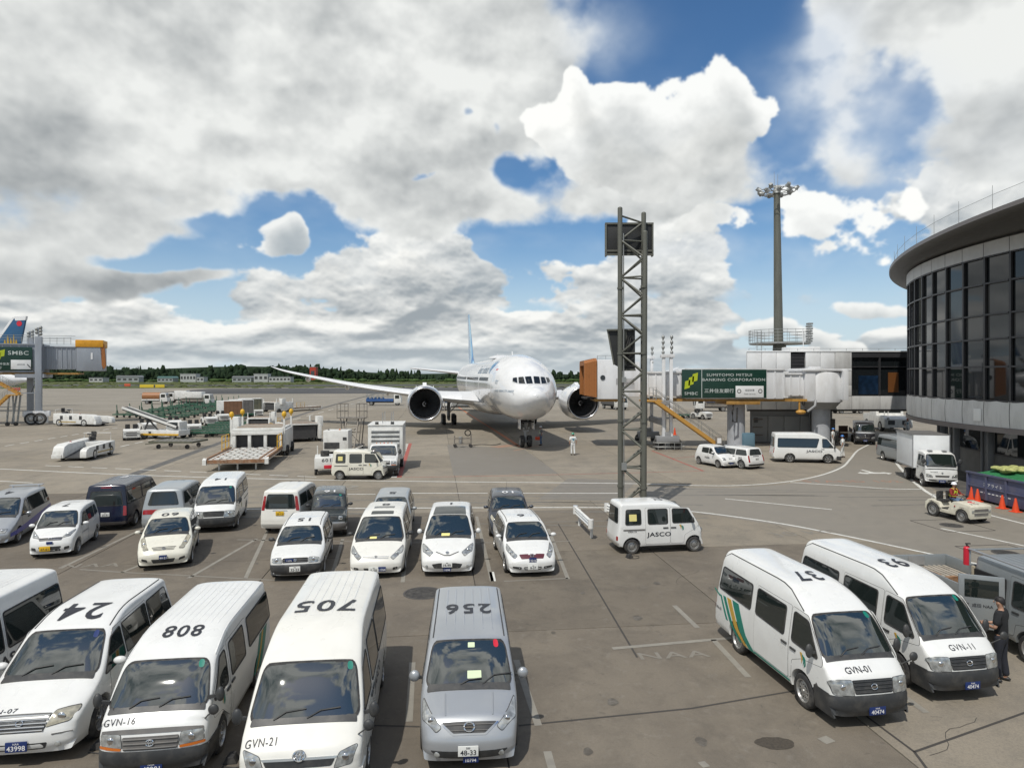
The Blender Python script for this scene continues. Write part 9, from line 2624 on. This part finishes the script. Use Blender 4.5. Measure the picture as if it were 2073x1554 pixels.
MB().box((0,0,.16),(.42,.18,.30)).build('case', ORG, o, bevel=.02); MB().tube([(-.09,0,.31),(-.08,0,.38),(.08,0,.38),(.09,0,.31)],.015,6).build('handle', BLACKP, o)
pb = Vector((AT(1686,60),60,0))
person('worker with blue helmet half hidden behind the white high-roofed van', pb, R(-30), CL_WHT, CL_WHT, SHOE, hat=HELB, vest=mat('vest_green',(.16,.26,.12),.8), vest_band=BAND_W, hands=False, stride=.06)
person('worker with blue helmet standing right of the white high-roofed van', G(1706,926), R(150), CL_WHT, CL_WHT, SHOE, hat=HELB, vest=MATS['vest_green'], vest_band=BAND_W, hands=False, stride=.08)
person('worker with orange helmet far down the road under the pavilion', G(1837,880), R(-100), CL_WHT, CL_WHT, SHOE, hat=HELO, vest=CL_TEAL, hands=False, stride=.12)

# ================================================================== far background
FOL = mat('forest_foliage',(.017,.030,.017),.95, spec=.05, var=.6, vscale=.07, dirt=((.036,.056,.022),.7,.14), world_co=True)
FOL2 = mat('hedge_foliage',(.055,.090,.030),.95, spec=.1, var=.4, vscale=.1, world_co=True)
random.seed(21)
PROF = [(-900,742),(0,744),(190,738),(300,741),(390,747),(425,741),(490,737),(505,745),(540,736),(580,737),(660,740),(760,750),(790,745),(835,747),(870,757),(920,755),(1000,749),(1120,748),(1180,750),(1500,748),(2200,745),(3000,742)]
ico = bmesh.new(); bmesh.ops.create_icosphere(ico, subdivisions=2, radius=1.0)
IV = [v.co.copy() for v in ico.verts]; IF = [[v.index for v in f.verts] for f in ico.faces]; ico.free()
fr = MB()

def crown(mb, x, y, z, rx, rz_, conif=False):
	sx, sy = random.uniform(.8,1.25), random.uniform(.8,1.25); ph = [random.uniform(0,6) for _ in range(3)]
	v = []
	for p in IV:
		k = 1 + .22 * math.sin(5 * p.x + ph[0]) * math.sin(5 * p.y + ph[1]) + .18 * math.sin(9 * p.z + ph[2]) + random.uniform(-.13,.13)
		t = (1 - .75 * max(0, p.z)) if conif else 1.0
		v.append((x + p.x * rx * sx * k * t, y + p.y * rx * sy * k * t, z + p.z * rz_ * k))
	mb.add(v, IF)

for row,(Y, n, f) in enumerate(((790,300,.50),(830,300,.74),(870,300,.92),(910,300,1.0))):
	for i in range(n):
		px = -700 + 3600 * (i + random.uniform(-.4,.4)) / n
		y = Y + random.uniform(-15,15)
		top = ZT(interp(PROF, px) + random.uniform(-1.5,5.0), y) * f
		if top < 4: top = random.uniform(4,7)
		c = random.random() < .3
		x = AT(px, y)
		top *= random.uniform(.86,1.06); crown(fr, x, y, top * (.66 if not c else .60), top * random.uniform(.18,.28) * (.7 if c else 1), top * (.36 if not c else .44), c)
		if random.random() < .7: crown(fr, x + random.uniform(-7,7), y - 6, top * .33, top * .24, top * .34)
tag(fr.build('forest', FOL, None, smooth=180, recalc=False), kind='stuff')
hill = MB().grid(lambda u, v: Vector((-900 + 2000 * u,930 + 200 * v,(13 + 6 * math.sin(u * 9) + 3 * math.sin(u * 31)) * math.sin(math.pi * min(.5, v) ) )),60,6)
tag(hill.build('hills', FOL, None, smooth=180, recalc=False), kind='structure')
hg = MB()
for i in range(170):
	px = -200 + 1500 * i / 170; y = 700 + random.uniform(-25,25); h = random.uniform(1.2,3.2); crown(hg, AT(px, y), y, h * .5, h * random.uniform(.9,2.0), h * .6)
tag(hg.build('undergrowth', FOL2, None, smooth=180, recalc=False), kind='stuff')

FARW = mat('far_wall_white',(.40,.41,.40),.7, var=.08, vscale=.2)
FARG = mat('far_wall_grey',(.30,.32,.32),.7, var=.1, vscale=.2)
FARR = mat('far_roof_grey',(.24,.25,.26),.6, var=.1)
FARB = mat('far_roof_green',(.13,.24,.23),.6, var=.1)

def far_house(label, px0, px1, h, m, roof, Y=660, cat='building', wins=5, gable=False):
	x0, x1 = AT(px0, Y), AT(px1, Y); w = x1 - x0
	o = thing('airfield_building', label, cat,((x0 + x1) / 2, Y,0), random.uniform(-.06,.06), 'low airfield buildings before the trees')
	MB().box((0,5, h / 2),(w,10, h)).build('wall', m, o)
	if gable: MB().prism([(-w / 2 - .4, h),(w / 2 + .4, h),(w / 2 - 1, h + 1.6),(-w / 2 + 1, h + 1.6)],-.4,10.4).build('roof', roof, o)
	else: MB().box((0,5, h + .2),(w + .6,10.6,.4)).build('roof', roof, o)
	for k in range(wins): MB().box((-w / 2 + w * (k + .5) / wins,-.02, h * .55),(w / wins * .6,.1, h * .35)).build('window', DARKG2, o)
	return o

far_house('white flat hut left of the others before the trees',180,208,4.2, FARW, FARR, wins=3)
far_house('long low grey hangar left of the white block',236,280,5.0, FARG, FARR, gable=True, wins=4)
far_house('low building with green roof beside the white block',318,350,4.2, FARG, FARB, gable=True, wins=4)
far_house('white two storey block, the tallest of the buildings before the trees',365,396,8.0, FARW, FARW, wins=5)
far_house('white low wing right of the tallest block',398,412,5.0, FARW, FARR, wins=2)
far_house('pale low shed before the gap in the trees',470,508,4.5, FARG, FARR, gable=True, wins=4)
far_house('white stepped building right of the gap in the trees',514,542,8.0, FARW, FARW, wins=3)
far_house('white long low building ending under the wing tip',544,588,5.2, FARW, FARR, wins=6)
far_house('small red white radar hut above the wing',627,639,16.5, mat('far_red',(.42,.05,.03),.6), FARW, Y=780, wins=1)
for i,(px, py, w, h, c, l_) in enumerate(((258,783,3.4,1.5,(.55,.10,.05), 'orange red square taxiway sign on the grass'),(308,786,12.5,1.6,(.55,.42,.03), 'long yellow taxiway sign on the grass'),(29,792,5.0,1.2,(.42,.07,.04), 'low red taxiway sign behind the left bridge'))):
	p = G(px, py); o = thing('taxiway_sign', l_, 'sign', p,0, 'taxiway signs')
	MB().box((0,0,.35 + h / 2),(w,.3, h)).build('panel', mat('sign_%d' % i if False else ('sign_red', 'sign_yellow', 'sign_dark_red')[i], c,.5), o, bevel=.04)
	for s in (-1,1): MB().box((s * w * .35,0,.2),(.12,.2,.4)).build('leg', BLACKP, o)
	if i == 1: MB().box((w * .1,-.16,.35 + h / 2),(.8,.02, h * .8)).build('black_mark', BLACKP, o)
